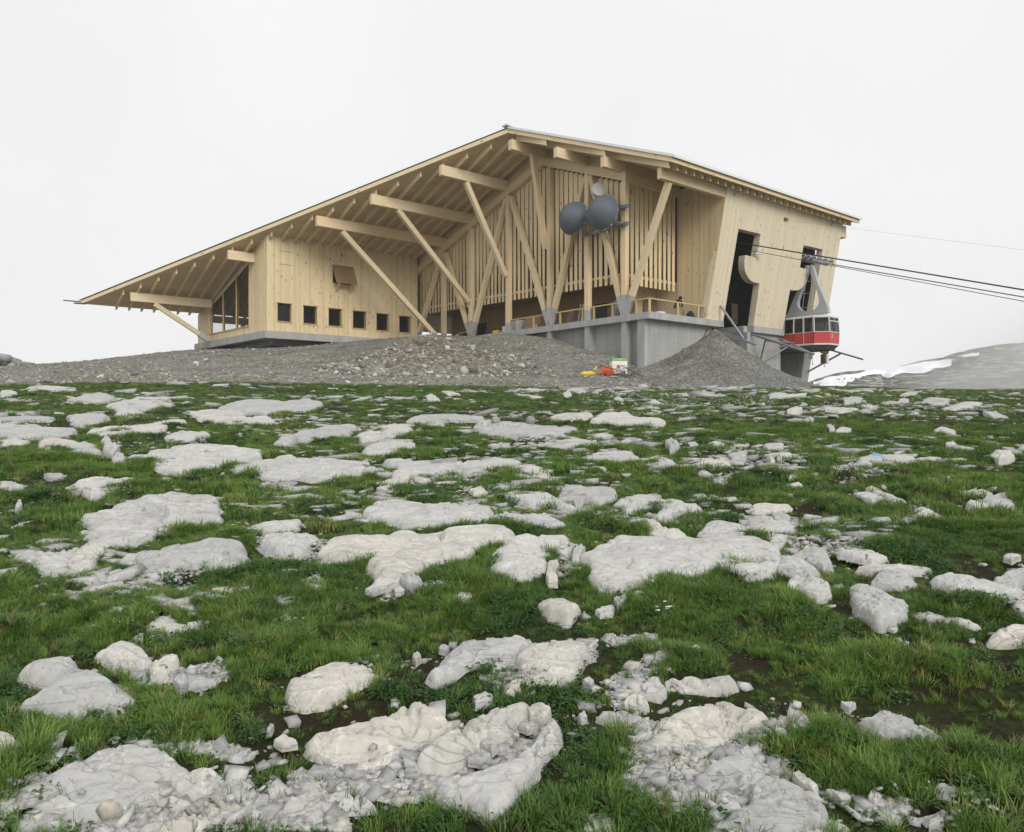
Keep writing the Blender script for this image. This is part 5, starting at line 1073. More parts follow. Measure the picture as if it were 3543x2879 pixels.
# ------------------------------------------------------------------ rocks
# (zone, outline, anchor short name, label)  -- outlines are unprojected to the hillside, so each rock has its own place and true size
ROCKS = [
('A', [(505,1150),(540,1115),(780,1060),(900,1010),(1060,995),(1250,1015),(1380,1020),(1340,1060),(1370,1100),(1300,1160),(1110,1195),(950,1245),(800,1290),(640,1290),(480,1225),(620,1180)], 'the large smooth dark-pitted slab', 'large smooth pale slab with a few dark pits, grass hiding its near edge'),
('A', [(560,1290),(640,1278),(800,1285),(640,1320),(580,1390),(560,1440),(450,1470),(410,1430),(480,1350)], 'the rounded snout', 'rounded snout of grey rock running down from the large pitted slab'),
('A', [(105,1390),(150,1365),(310,1360),(490,1330),(420,1400),(400,1440),(250,1450),(130,1415)], 0, 0),
('A', [(840,1380),(960,1360),(1200,1300),(1340,1290),(1490,1305),(1440,1360),(1530,1410),(1540,1440),(1400,1460),(1330,1480),(1100,1440),(900,1450)], 'the brown-stained slab', 'pale slab with brown stains and a dark crack along its near end'),
('A', [(880,770),(930,742),(1090,745),(1060,715),(1200,695),(1310,695),(1450,720),(1600,735),(1610,755),(1480,800),(1300,835),(1130,855),(960,825),(890,800)], 'the tufted flat slab', 'broad flat pale slab with a tiny grass tuft growing on it'),
('A', [(1460,830),(1490,815),(1700,790),(1720,765),(1800,765),(1810,785),(2050,785),(2220,800),(2240,850),(1950,880),(1800,870),(1700,905),(1620,880)], 'the ochre pitted ledge', 'long pitted ledge tinted ochre, beside the tufted flat slab'),
('A', [(-200,560),(0,560),(100,558),(230,580),(180,600),(330,593),(445,603),(380,640),(250,660),(100,668),(-200,668)], 'the thick edge ledge', 'thick grey ledge running out of the picture next to the dark flowering bush'),
('A', [(0,672),(110,668),(180,690),(150,715),(0,725)], 0, 0), ('A', [(230,665),(330,655),(490,680),(420,700),(300,720),(240,695)], 0, 0), ('A', [(410,705),(520,670),(590,700),(610,740),(440,748)], 0, 0),
('A', [(430,415),(530,385),(640,380),(705,400),(690,418),(600,428),(500,425)], 'the lone humped slab', 'low humped slab alone in the grass below the gravel slope'), ('A', [(150,348),(220,333),(400,335),(480,340),(440,355),(330,360),(200,358)], 'the long far ledge', 'long narrow ledge closest to the gravel slope on the grass side'), ('A', [(0,375),(60,368),(110,378),(100,393),(0,398)], 0, 0),
('A', [(680,455),(770,425),(880,398),(1050,402),(1020,425),(940,430),(950,455),(860,480),(830,530),(730,505),(740,475),(690,470)], 'the stepped rock', 'stepped rock whose upper ledge overhangs a notch'), ('A', [(1390,470),(1440,430),(1600,420),(1750,430),(1900,415),(1990,450),(1880,490),(1700,490),(1640,500),(1500,490)], 'the broad uphill slab', 'broad pale slab uphill, below the timber house corner'),
('A', [(-60,525),(250,518),(330,530),(300,545),(-60,557)], 0, 0), ('A', [(420,525),(560,505),(650,508),(640,550),(540,570),(500,600),(470,560)], 0, 0), ('A', [(550,605),(700,582),(900,580),(1050,545),(1140,545),(1120,570),(980,600),(800,615),(640,638),(570,630)], 'the ribbon ledge', 'long ribbon-like pale ledge rising towards one end'), ('A', [(1170,500),(1300,478),(1490,490),(1520,520),(1380,535),(1250,540),(1200,525)], 0, 0),
('A', [(1020,640),(1120,612),(1270,628),(1275,665),(1200,685),(1130,660),(1030,660)], 0, 0), ('A', [(1700,680),(1850,625),(2000,600),(2190,595),(2180,625),(2000,650),(1850,660),(1750,690)], 'the wedge ledge', 'wedge-shaped pale ledge pointing downhill'), ('A', [(1320,550),(1500,530),(1640,518),(1720,560),(1660,590),(1540,595),(1530,560),(1400,560)], 0, 0), ('A', [(640,710),(690,700),(740,735),(700,770),(640,750)], 0, 0), ('A', [(620,690),(655,650),(690,690),(650,700)], 0, 0), ('A', [(685,810),(720,765),(770,780),(765,815),(700,825)], 0, 0), ('A', [(270,885),(380,880),(390,900),(320,912)], 0, 0),
('A', [(380,980),(480,930),(560,900),(690,895),(700,910),(830,900),(820,925),(700,965),(560,990),(480,975)], 'the two-lobed slab', 'two-lobed flat slab with ochre edge in the grass above the pitted slab'), ('A', [(735,1440),(770,1400),(830,1380),(870,1440),(800,1452)], 0, 0), ('A', [(1230,1530),(1330,1495),(1430,1480),(1410,1500),(1280,1540)], 0, 0), ('A', [(900,1530),(1000,1460),(1080,1455),(1090,1490),(1010,1530),(940,1545)], 0, 0), ('A', [(1530,1210),(1640,1185),(1850,1165),(1830,1190),(1700,1215),(1620,1240)], 0, 0), ('A', [(1620,1280),(1640,1250),(1850,1250),(1900,1240),(1960,1270),(1900,1300),(1850,1400),(1790,1430),(1710,1350),(1620,1300)], 'the broken-edged slab', 'smooth slab with a broken edge and rubble lying on it'),
('A', [(1730,1490),(1830,1480),(1820,1515),(1740,1510)], 0, 0), ('A', [(1480,1060),(1540,1030),(1730,1015),(1650,1040),(1520,1055)], 0, 0), ('A', [(1570,960),(1620,925),(1700,930),(1760,955),(1960,965),(1900,980),(1700,990),(1590,985)], 0, 0), ('A', [(570,1570),(600,1535),(650,1520),(660,1560),(620,1580)], 0, 0), ('A', [(660,1510),(740,1480),(780,1510),(700,1530)], 0, 0), ('A', [(90,1100),(110,1055),(130,1055),(135,1085),(110,1105)], 0, 0), ('A', [(0,935),(60,935),(140,960),(60,965),(0,962)], 0, 0), ('A', [(40,1220),(120,1185),(220,1165),(180,1190),(80,1225)], 0, 0),
('B', [(370,375),(450,335),(600,330),(830,345),(820,365),(620,365),(580,400),(480,395)], 0, 0), ('B', [(815,375),(870,375),(1100,400),(1300,405),(1400,420),(1330,445),(1150,470),(1000,460),(870,450),(815,430)], 'the slab with two dark stones', 'hollowed pale slab with two small dark stones lying on it'), ('B', [(1250,345),(1350,323),(1510,325),(1500,350),(1380,375),(1300,360)], 0, 0), ('B', [(1510,370),(1580,320),(1720,318),(1780,350),(1950,370),(1900,400),(1750,390),(1600,375)], 'the wavy-backed slab', 'wavy-backed pale slab downhill from the rubbish heap'), ('B', [(180,415),(300,390),(420,400),(400,430),(270,480),(90,500),(60,460),(130,440),(250,440)], 0, 0), ('B', [(100,540),(200,500),(350,495),(420,510),(410,545),(270,565),(120,570)], 'the shattered grey outcrop', 'shattered grey outcrop breaking into angular blocks'),
('B', [(870,525),(960,515),(1010,530),(990,548),(890,550)], 0, 0), ('B', [(1170,520),(1250,490),(1400,490),(1680,510),(1650,525),(1500,550),(1330,530)], 0, 0), ('B', [(1450,600),(1530,565),(1650,548),(1750,560),(1830,620),(1700,615),(1540,630)], 'the low domed slab', 'low domed pale slab standing clear of the grass'), ('B', [(240,610),(400,612),(410,630),(560,618),(820,620),(900,603),(1075,625),(1010,650),(860,660),(830,690),(600,700),(400,690),(280,640)], 'the ochre-topped ledge', 'long ochre-topped ledge ending at a clump of white flowers'), ('B', [(280,690),(380,665),(460,700),(350,738),(300,735)], 0, 0), ('B', [(80,685),(150,655),(240,685),(150,700)], 0, 0),
('B', [(130,930),(180,880),(330,865),(470,880),(640,875),(850,895),(900,930),(830,970),(680,985),(560,975),(380,985),(200,965)], 'the soil-pocket slab', 'long pale slab with a pocket of brown soil'), ('B', [(890,960),(980,940),(1080,960),(1240,955),(1340,1000),(1250,1025),(1030,1010),(1000,985)], 0, 0), ('B', [(870,830),(1050,820),(1250,825),(1330,870),(1420,915),(1380,920),(1250,880),(1130,890),(1060,850)], 0, 0), ('B', [(1310,830),(1340,765),(1520,785),(1640,790),(1655,830),(1560,870),(1430,840)], 0, 0), ('B', [(1650,890),(1700,850),(1860,840),(2080,880),(2000,900),(1850,905),(1720,950)], 'the lens-shaped rock', 'lens-shaped grey rock with a pointed end'), ('B', [(1900,965),(1930,930),(2050,900),(2180,905),(2180,925),(2050,945),(2000,985)], 0, 0), ('B', [(1720,995),(1800,985),(1880,985),(1960,1040),(2060,1060),(2100,1095),(2000,1110),(1890,1100),(1850,1050)], 'the sloping tongue', 'sloping tongue of smooth pale rock just behind the big table rock'),
('B', [(-190,1180),(-110,1130),(0,1110),(200,1100),(330,1070),(480,1075),(640,1055),(860,1038),(960,1050),(990,1080),(900,1130),(760,1145),(700,1200),(560,1250),(430,1280),(330,1340),(190,1370),(200,1310),(130,1220),(-60,1230)], 'the longest smooth slab', 'longest smooth grey slab, cracked along its underside'), ('B', [(870,1240),(930,1140),(990,1090),(1330,1090),(1420,1140),(1330,1200),(1210,1210),(1230,1290),(1060,1330),(920,1300)], 'the blocky stepped rock', 'blocky weathered rock with a stepped front'), ('B', [(1470,1210),(1560,1160),(1630,1140),(1660,1100),(1850,1110),(2100,1105),(2500,1105),(2600,1150),(2640,1230),(2560,1300),(2400,1290),(2250,1260),(2100,1340),(1950,1310),(1740,1290),(1720,1260),(1560,1260)], 'the big table rock', 'big table rock, widest in the middle of the slope, its front edge undercut'), ('B', [(1500,1320),(1530,1280),(1640,1240),(1760,1300),(1980,1330),(1960,1400),(1810,1470),(1700,1430),(1560,1370)], 'the mottled rock', 'mottled pale rock with a dark foot leaning under the table rock'),
('B', [(1225,1370),(1240,1250),(1300,1245),(1310,1290),(1280,1310),(1300,1370)], 0, 0), ('B', [(1380,1260),(1400,1190),(1450,1160),(1470,1180),(1430,1250)], 0, 0), ('B', [(1190,1500),(1240,1485),(1340,1480),(1430,1525),(1360,1560),(1260,1540)], 'the lone sloping stone', 'lone sloping stone in the grass in front of the mottled rock'), ('B', [(1530,1560),(1560,1540),(1650,1530),(1640,1575),(1560,1585)], 0, 0), ('B', [(1640,1500),(1720,1460),(1725,1500),(1670,1550)], 0, 0), ('B', [(300,1340),(380,1335),(465,1390),(410,1430),(350,1400)], 0, 0), ('B', [(110,1430),(180,1390),(270,1380),(250,1420),(160,1450)], 0, 0), ('B', [(290,1420),(330,1410),(360,1440),(300,1450)], 0, 0), ('B', [(570,1410),(715,1400),(700,1425),(600,1425)], 0, 0), ('B', [(650,1490),(700,1435),(780,1465),(700,1500)], 0, 0), ('B', [(175,800),(260,785),(330,800),(250,815)], 0, 0), ('B', [(205,760),(300,740),(340,760),(250,780)], 0, 0), ('B', [(750,800),(830,785),(870,825),(780,825)], 0, 0), ('B', [(890,800),(960,770),(1040,790),(950,815)], 0, 0), ('B', [(990,715),(1090,710),(1200,735),(1100,745)], 0, 0), ('B', [(1010,690),(1130,650),(1240,670),(1220,700),(1100,700)], 0, 0), ('B', [(1910,615),(1950,610),(2030,640),(1960,660),(1915,650)], 0, 0), ('B', [(1390,870),(1430,855),(1465,885),(1450,915),(1410,910)], 0, 0), ('B', [(480,225),(520,212),(575,245),(500,245)], 0, 0), ('B', [(1030,178),(1120,170),(1240,180),(1150,190)], 0, 0), ('B', [(1330,205),(1370,195),(1390,215),(1350,228)], 0, 0), ('B', [(1350,185),(1420,175),(1500,190),(1430,200)], 0, 0), ('B', [(1645,235),(1670,220),(1705,240),(1680,252)], 0, 0), ('B', [(1790,155),(1830,150),(1865,165),(1800,170)], 0, 0), ('B', [(580,192),(640,195),(700,208),(620,208)], 0, 0), ('B', [(1680,505),(1730,490),(1770,510),(1720,522)], 0, 0), ('B', [(1960,515),(2000,500),(2060,550),(1990,565)], 0, 0), ('B', [(1040,200),(1120,208),(1230,225),(1150,228)], 0, 0),
('C', [(350,110),(390,95),(440,95),(450,115),(400,128),(350,125)], 'the boulder at the pile foot', 'pale boulder lying at the foot of the gravel pile'), ('C', [(280,185),(340,155),(390,165),(330,182)], 0, 0), ('C', [(560,215),(620,205),(720,215),(690,230),(570,230)], 0, 0), ('C', [(1020,240),(1080,230),(1140,240),(1130,260),(1030,260)], 0, 0), ('C', [(1130,290),(1170,273),(1230,290),(1190,305)], 0, 0), ('C', [(670,320),(730,290),(770,300),(760,325),(690,335)], 0, 0), ('C', [(820,300),(950,285),(1110,300),(1030,315)], 0, 0), ('C', [(1510,250),(1560,225),(1680,235),(1660,260),(1560,265)], 0, 0), ('C', [(1670,290),(1780,250),(1860,250),(1870,280),(1760,295)], 'the far skyline slab', 'pale slab near the grassy skyline below the foggy hill'), ('C', [(1350,260),(1390,235),(1430,245),(1420,265)], 0, 0), ('C', [(780,375),(820,355),(845,375),(800,385)], 0, 0), ('C', [(915,410),(945,400),(975,430),(940,430)], 0, 0), ('C', [(975,440),(1000,420),(1075,425),(1060,445)], 0, 0), ('C', [(1570,445),(1640,430),(1715,450),(1650,465)], 0, 0), ('C', [(1650,520),(1700,508),(1725,530),(1680,550)], 0, 0), ('C', [(1920,590),(1970,572),(2070,590),(2080,620),(1980,630)], 0, 0),
('C', [(100,640),(180,610),(300,600),(310,630),(200,650)], 0, 0), ('C', [(130,690),(170,675),(240,720),(350,690),(340,730),(260,750)], 'the notched stone', 'notched V-shaped stone with grass in its hollow'), ('C', [(530,525),(660,520),(650,545),(560,550)], 0, 0), ('C', [(310,585),(430,575),(420,610),(340,610)], 0, 0), ('C', [(510,585),(620,565),(740,575),(650,595)], 0, 0), ('C', [(610,665),(720,650),(850,660),(760,680),(660,690)], 0, 0), ('C', [(1100,610),(1160,590),(1240,580),(1270,610),(1180,640),(1110,630)], 'the blue-marked stone', 'white stone with a sky-blue paint mark on it'), ('C', [(1250,580),(1350,575),(1460,590),(1350,635),(1280,600)], 0, 0), ('C', [(1430,610),(1530,595),(1625,600),(1560,625)], 0, 0), ('C', [(935,690),(1000,650),(1160,640),(1140,665),(1040,690),(950,700)], 0, 0), ('C', [(1160,790),(1190,775),(1300,825),(1410,870),(1330,860),(1200,810)], 'the splinter stone', 'long splinter-shaped stone lying on brown earth'), ('C', [(1090,815),(1180,810),(1280,840),(1200,860)], 0, 0),
('C', [(1880,850),(1920,820),(2040,815),(2065,870),(2050,940),(1980,945),(1900,880)], 'the bright upright block', 'bright white upright block on bare brown earth'), ('C', [(1790,870),(1900,885),(1970,945),(1860,930),(1800,910)], 0, 0), ('C', [(1750,805),(1850,795),(1940,800),(1880,830),(1780,830)], 0, 0), ('C', [(1440,920),(1520,912),(1620,950),(1540,970),(1450,960)], 0, 0), ('C', [(1555,1010),(1620,975),(1670,1010),(1600,1025)], 0, 0), ('C', [(1450,975),(1490,980),(1530,1005),(1480,1000)], 0, 0), ('C', [(430,910),(500,880),(560,885),(680,890),(620,930),(520,925)], 0, 0), ('C', [(580,960),(620,945),(700,965),(690,1005),(610,1000)], 0, 0), ('C', [(430,985),(580,960),(600,1000),(760,1010),(680,1060),(540,1090),(440,1040)], 0, 0), ('C', [(120,1080),(190,1020),(260,1005),(460,1045),(465,1090),(340,1115),(160,1120)], 'the rock behind the table', 'rough fissured rock propped behind the big table rock'), ('C', [(535,1110),(580,1080),(680,1095),(650,1150),(600,1160)], 0, 0), ('C', [(600,1270),(640,1210),(720,1210),(860,1280),(880,1330),(780,1330),(620,1295)], 'the yellow-veined slab', 'triangular grey slab with a pale yellow vein'), ('C', [(710,1200),(800,1160),(910,1165),(950,1250),(900,1270),(800,1220)], 0, 0), ('C', [(675,1390),(710,1335),(830,1340),(930,1380),(940,1430),(860,1450),(690,1425)], 'the split boulder', 'rounded boulder split along its lower side'), ('C', [(1060,1410),(1130,1390),(1250,1420),(1420,1510),(1390,1560),(1250,1600),(1120,1520)], 'the tilted layered slab', 'tilted grey slab with flaking layers and a brown underside'), ('C', [(1590,1350),(1660,1320),(1790,1330),(1920,1360),(1980,1400),(2190,1460),(2190,1570),(2050,1520),(1950,1500),(1780,1480),(1700,1490)], 'the broad pitted slab', 'broad rough-pitted grey slab with a grass clump along its near side'),
('C', [(1120,1275),(1200,1260),(1400,1262),(1560,1285),(1400,1300),(1200,1295)], 'the thin plate stone', 'thin plate-like stone lying edge-on over brown earth'), ('C', [(1200,1360),(1270,1290),(1400,1320),(1470,1370),(1380,1375)], 0, 0), ('C', [(1965,1340),(2030,1300),(2170,1280),(2170,1330),(2050,1345)], 0, 0), ('C', [(1000,1180),(1080,1172),(1200,1180),(1290,1215),(1200,1230)], 0, 0), ('C', [(2005,1230),(2060,1205),(2120,1220),(2060,1250)], 0, 0), ('C', [(550,600),(575,597),(605,635),(580,640)], 0, 0), ('C', [(610,620),(625,590),(650,605),(640,635)], 0, 0), ('C', [(685,730),(705,707),(735,725),(700,735)], 0, 0), ('C', [(820,710),(870,700),(870,718),(825,720)], 0, 0), ('C', [(690,770),(740,755),(775,770),(720,782)], 0, 0), ('C', [(1370,220),(1480,195),(1490,205),(1460,220)], 0, 0), ('C', [(2000,540),(2060,545),(2130,575),(2050,570)], 0, 0), ('C', [(1880,320),(1960,325),(2040,350),(1940,350)], 0, 0), ('C', [(200,505),(260,500),(300,525),(240,525)], 0, 0), ('C', [(60,510),(110,505),(130,520),(80,525)], 0, 0), ('C', [(1530,735),(1600,735),(1640,760),(1570,755)], 0, 0),
('F', [(1570,225),(1640,215),(1750,245),(1660,255)], 0, 0), ('F', [(1750,240),(1820,245),(1905,280),(1830,270)], 0, 0), ('F', [(1965,345),(2000,310),(2080,280),(2170,290),(2170,370),(2050,360)], 0, 0), ('F', [(245,430),(300,400),(470,385),(480,405),(380,430),(280,440)], 0, 0), ('F', [(230,495),(250,450),(330,432),(350,445),(290,475)], 0, 0), ('F', [(290,580),(330,560),(630,545),(655,570),(600,600),(400,610),(310,610)], 'the bolster stone', 'bolster-shaped pale rock lying crosswise above the white-veined boulder'), ('F', [(170,620),(200,590),(260,585),(310,640),(260,665),(200,660)], 0, 0), ('F', [(80,720),(130,660),(190,655),(215,720),(150,738)], 0, 0),
('F', [(215,900),(260,800),(400,720),(590,680),(680,700),(820,745),(700,770),(610,820),(590,880),(500,890),(440,860),(390,950),(290,975)], 'the white-veined boulder', 'smooth grey boulder with white calcite veins'), ('F', [(465,1090),(560,1000),(660,930),(730,900),(750,960),(800,1040),(900,1080),(1080,1170),(1110,1240),(1110,1340),(1110,1430),(540,1430),(540,1332),(640,1240),(760,1130),(780,1090),(600,1110)], 'the orange-stained boulder', 'biggest foreground boulder with an orange stain, cut by the lower picture edge'), ('F', [(260,1020),(380,980),(440,1030),(400,1065),(310,1050)], 0, 0), ('F', [(370,960),(450,935),(530,970),(500,1010),(440,1000)], 0, 0), ('F', [(230,1170),(280,1110),(400,1080),(420,1130),(330,1160)], 0, 0), ('F', [(1310,760),(1400,730),(1520,750),(1600,790),(1680,830),(1560,830),(1400,805)], 'the whale-backed stone', 'whale-backed grey stone alone in thick grass'), ('F', [(920,770),(940,700),(1020,770),(960,780)], 0, 0), ('F', [(1195,695),(1280,700),(1240,725)], 0, 0), ('F', [(1665,1160),(1690,1110),(1790,1105),(1815,1170),(1750,1200),(1690,1190)], 'the stone on bare soil', 'pale angular stone on bare dark soil'), ('F', [(1330,1200),(1360,1165),(1410,1195),(1370,1230)], 0, 0), ('F', [(1600,1270),(1700,1245),(1760,1235),(1740,1280),(1640,1310)], 0, 0), ('F', [(1650,1310),(1720,1300),(1730,1332),(1650,1345)], 0, 0), ('F', [(945,1070),(990,1065),(1085,1145),(1060,1155),(980,1110)], 0, 0), ('F', [(1120,1150),(1170,1165),(1250,1190),(1200,1200)], 0, 0), ('F', [(0,740),(90,720),(160,770),(100,795),(0,775)], 0, 0), ('F', [(1860,1220),(1890,1190),(1910,1210),(1880,1230)], 0, 0), ('F', [(1440,310),(1490,305),(1470,322)], 0, 0),
('E', [(0,740),(30,690),(150,610),(240,578),(390,575),(480,600),(580,650),(470,710),(380,740),(240,805),(100,815),(0,800)], 'the pillow slab', 'smooth pillow-like slab with a broken grey corner'), ('E', [(855,650),(950,560),(1050,470),(1130,445),(1300,430),(1400,405),(1480,440),(1360,520),(1270,570),(1100,590),(960,640),(900,665)], 'the winged slab', 'smooth wing-shaped slab below a bank of dark soil'), ('E', [(1410,520),(1480,470),(1600,445),(1830,460),(1780,540),(1720,620),(1560,640),(1440,600)], 'the ring-marked slab', 'smooth flat slab half ringed with small stones'), ('E', [(1290,760),(1450,660),(1600,640),(1650,670),(1470,720),(1380,780)], 0, 0),
('E', [(135,1040),(170,1010),(470,935),(680,870),(800,835),(900,870),(1000,920),(860,980),(700,1030),(600,1120),(480,1180),(320,1190),(270,1120),(150,1060)], 'the yellow-stained slab', 'long yellow-stained slab with a thin flake lying on it'), ('E', [(820,1140),(900,1070),(1100,950),(1250,890),(1440,820),(1500,880),(1350,960),(1230,1020),(1080,1100),(940,1160)], 'the diagonal slab', 'diagonal smooth slab between two bands of rubble'), ('E', [(945,1310),(1050,1270),(1230,1230),(1400,1150),(1500,1070),(1600,950),(1640,930),(1650,1000),(1560,1110),(1520,1200),(1400,1290),(1420,1370),(1350,1450),(1240,1480),(1130,1400),(980,1340)], 'the curved slab', 'curved smooth slab ending in a broad rounded nose'), ('E', [(1470,910),(1500,870),(1610,880),(1620,910),(1560,965),(1480,940)], 'the square white block', 'squarish white block perched on the end of the diagonal slab'), ('E', [(1130,810),(1200,780),(1260,800),(1250,830),(1150,850)], 0, 0), ('E', [(-35,1490),(0,1400),(130,1355),(330,1370),(470,1420),(530,1460),(400,1480),(150,1510)], 'the mossy hump', 'grey hump of rock with one round moss cushion'),
('E', [(1100,1190),(1180,1130),(1250,1170),(1200,1210)], 0, 0), ('E', [(1180,1100),(1230,1075),(1300,1100),(1250,1140)], 0, 0), ('E', [(970,1140),(1020,1115),(1070,1140),(1010,1160)], 0, 0), ('E', [(1900,910),(1930,875),(2050,870),(2170,900),(2170,950),(1950,945)], 0, 0), ('E', [(1810,1570),(1850,1510),(1950,1500),(2015,1560),(2000,1610),(1820,1610)], 0, 0), ('E', [(1255,930),(1330,925),(1410,965),(1370,995),(1290,970)], 0, 0), ('E', [(1420,980),(1500,960),(1535,985),(1470,1005)], 0, 0), ('E', [(380,575),(420,550),(450,570),(430,595)], 0, 0), ('E', [(920,500),(950,475),(990,490),(960,515)], 0, 0), ('E', [(755,550),(790,530),(815,550),(780,580)], 0, 0), ('E', [(1805,700),(1840,680),(1880,700),(1860,735)], 0, 0), ('E', [(1780,920),(1820,895),(1840,930),(1800,940)], 0, 0),
('D', [(145,620),(180,590),(280,555),(430,535),(450,580),(430,615),(560,640),(680,700),(760,760),(810,790),(700,810),(560,815),(420,830),(260,820),(180,795),(310,740),(320,700),(350,660),(250,645)], 'the hooked slab', 'hooked pale slab with a narrow neck at its upper end'), ('D', [(360,885),(430,850),(520,815),(620,815),(700,840),(780,880),(700,880),(600,830),(520,870),(440,910)], 0, 0), ('D', [(610,520),(680,480),(770,457),(850,480),(930,555),(880,575),(740,575),(660,545)], 'the bald white dome', 'bald white dome of rock sunk in grass'), ('D', [(885,370),(950,300),(960,280),(1060,272),(1110,325),(1200,345),(1150,385),(1040,410),(930,415),(900,400)], 'the flat star-shaped stone', 'flat star-shaped stone below a hollow of dark soil'), ('D', [(925,610),(940,580),(1060,550),(1100,555),(1080,580),(1010,600),(1030,630),(940,645)], 0, 0), ('D', [(1140,680),(1160,650),(1230,645),(1340,690),(1260,705),(1180,705)], 0, 0), ('D', [(1065,710),(1090,680),(1150,690),(1155,720),(1110,740)], 0, 0), ('D', [(1205,635),(1240,615),(1255,640),(1230,655)], 0, 0), ('D', [(1260,650),(1290,630),(1315,650),(1290,668)], 0, 0),
('D', [(0,1415),(100,1360),(280,1270),(520,1160),(640,1110),(730,1080),(850,1090),(960,1100),(1060,1140),(1150,1200),(1140,1230),(1020,1290),(1000,1340),(850,1400),(760,1450),(600,1490),(480,1510),(340,1440),(200,1410)], 'the white-flecked slab', 'huge tilted foreground slab with white flecks on its face'), ('D', [(1025,1290),(1100,1250),(1260,1210),(1340,1240),(1390,1300),(1280,1350),(1160,1400),(1120,1360),(1040,1310)], 'the ochre-cracked boulder', 'boulder with an ochre crack against the end of the white-flecked slab'), ('D', [(1310,1390),(1360,1330),(1420,1290),(1560,1295),(1575,1330),(1490,1410),(1420,1440),(1350,1450)], 'the faceted boulder', 'sharply faceted boulder with a flat pale top'), ('D', [(970,1600),(1050,1540),(1200,1480),(1320,1440),(1350,1480),(1260,1560),(1180,1602)], 'the keel-shaped rock', 'keel-shaped grey rock rising from the stone chips'), ('D', [(870,1590),(920,1530),(1030,1460),(1040,1490),(980,1570),(900,1600)], 0, 0), ('D', [(-120,1060),(0,1030),(40,1045),(130,1100),(180,1140),(160,1180),(60,1200),(-120,1200)], 'the round edge rock', 'rounded rock cut off by the picture edge beside a small tuft'), ('D', [(330,1190),(340,1110),(440,1095),(500,1100),(490,1160),(420,1200)], 0, 0), ('D', [(-40,1340),(50,1310),(200,1255),(300,1230),(290,1260),(150,1310),(60,1360),(-40,1380)], 0, 0),
('D', [(605,1565),(660,1490),(760,1480),(740,1530),(680,1570)], 0, 0), ('D', [(1355,1490),(1400,1470),(1500,1490),(1470,1520),(1380,1510)], 0, 0), ('D', [(1560,1470),(1610,1415),(1660,1430),(1650,1475)], 0, 0), ('D', [(1650,1400),(1690,1370),(1725,1400),(1700,1440),(1660,1430)], 0, 0), ('D', [(1680,310),(1760,275),(1860,300),(1780,325)], 0, 0), ('D', [(680,355),(700,330),(740,345),(720,365)], 0, 0), ('D', [(715,280),(745,255),(780,300),(750,312)], 0, 0), ('D', [(950,210),(1000,160),(1025,180),(1020,215),(980,240)], 0, 0), ('D', [(1690,1070),(1750,1040),(1820,1060),(1835,1090),(1740,1105)], 0, 0), ('D', [(1640,1020),(1665,970),(1690,975),(1670,1010)], 0, 0), ('D', [(810,440),(870,410),(885,420),(880,455)], 0, 0), ('D', [(570,90),(620,50),(645,55),(640,95),(600,100)], 0, 0), ('D', [(1810,90),(1900,50),(1990,20),(2050,15),(1990,50),(1980,90),(1880,105)], 0, 0), ('D', [(1890,110),(1950,105),(1990,150),(1940,170)], 0, 0), ('D', [(920,1440),(980,1400),(1060,1380),(1040,1430),(960,1460)], 0, 0), ('D', [(1000,1440),(1070,1390),(1170,1440),(1090,1480)], 0, 0), ('D', [(80,1540),(170,1490),(250,1480),(200,1540),(110,1570)], 0, 0), ('D', [(1250,345),(1280,330),(1305,345),(1280,362)], 0, 0), ('D', [(1365,350),(1400,315),(1420,320),(1400,350)], 0, 0),
]
SMALLC = [[], []]
RPOLY = []; RINFO = []
def resample(P, n_):
    Q = np.vstack([P, P[:1]]); d_ = np.r_[0, np.cumsum(np.hypot(*np.diff(Q, axis=0).T))]; t = np.linspace(0, d_[-1], n_, endpoint=False)
    return np.stack([np.interp(t, d_, Q[:, 0]), np.interp(t, d_, Q[:, 1])], 1)
def smooth_ring(P, k=1):
    for _ in range(k): P = .25 * np.roll(P, 1, 0) + .5 * P + .25 * np.roll(P, -1, 0)
    return P
for zi, (z, pts, short, label) in enumerate(ROCKS):
    p = np.array(zpx(z, pts)); ox, oy = cast(p[:, 0], p[:, 1]); P_ = np.stack([ox, oy], 1)
    RPOLY.append(P_); wpx = np.ptp(p[:, 0]); hpx = np.ptp(p[:, 1]); Yc = P_[:, 1].mean()
    RINFO.append(dict(c=P_.mean(0), size=math.sqrt(max(1e-4, np.ptp(P_[:, 0]) * np.ptp(P_[:, 1]))), w=np.ptp(P_[:, 0]), wpx=wpx, hpx=hpx, pc=p.mean(0), short=short, label=label, Y=Yc))
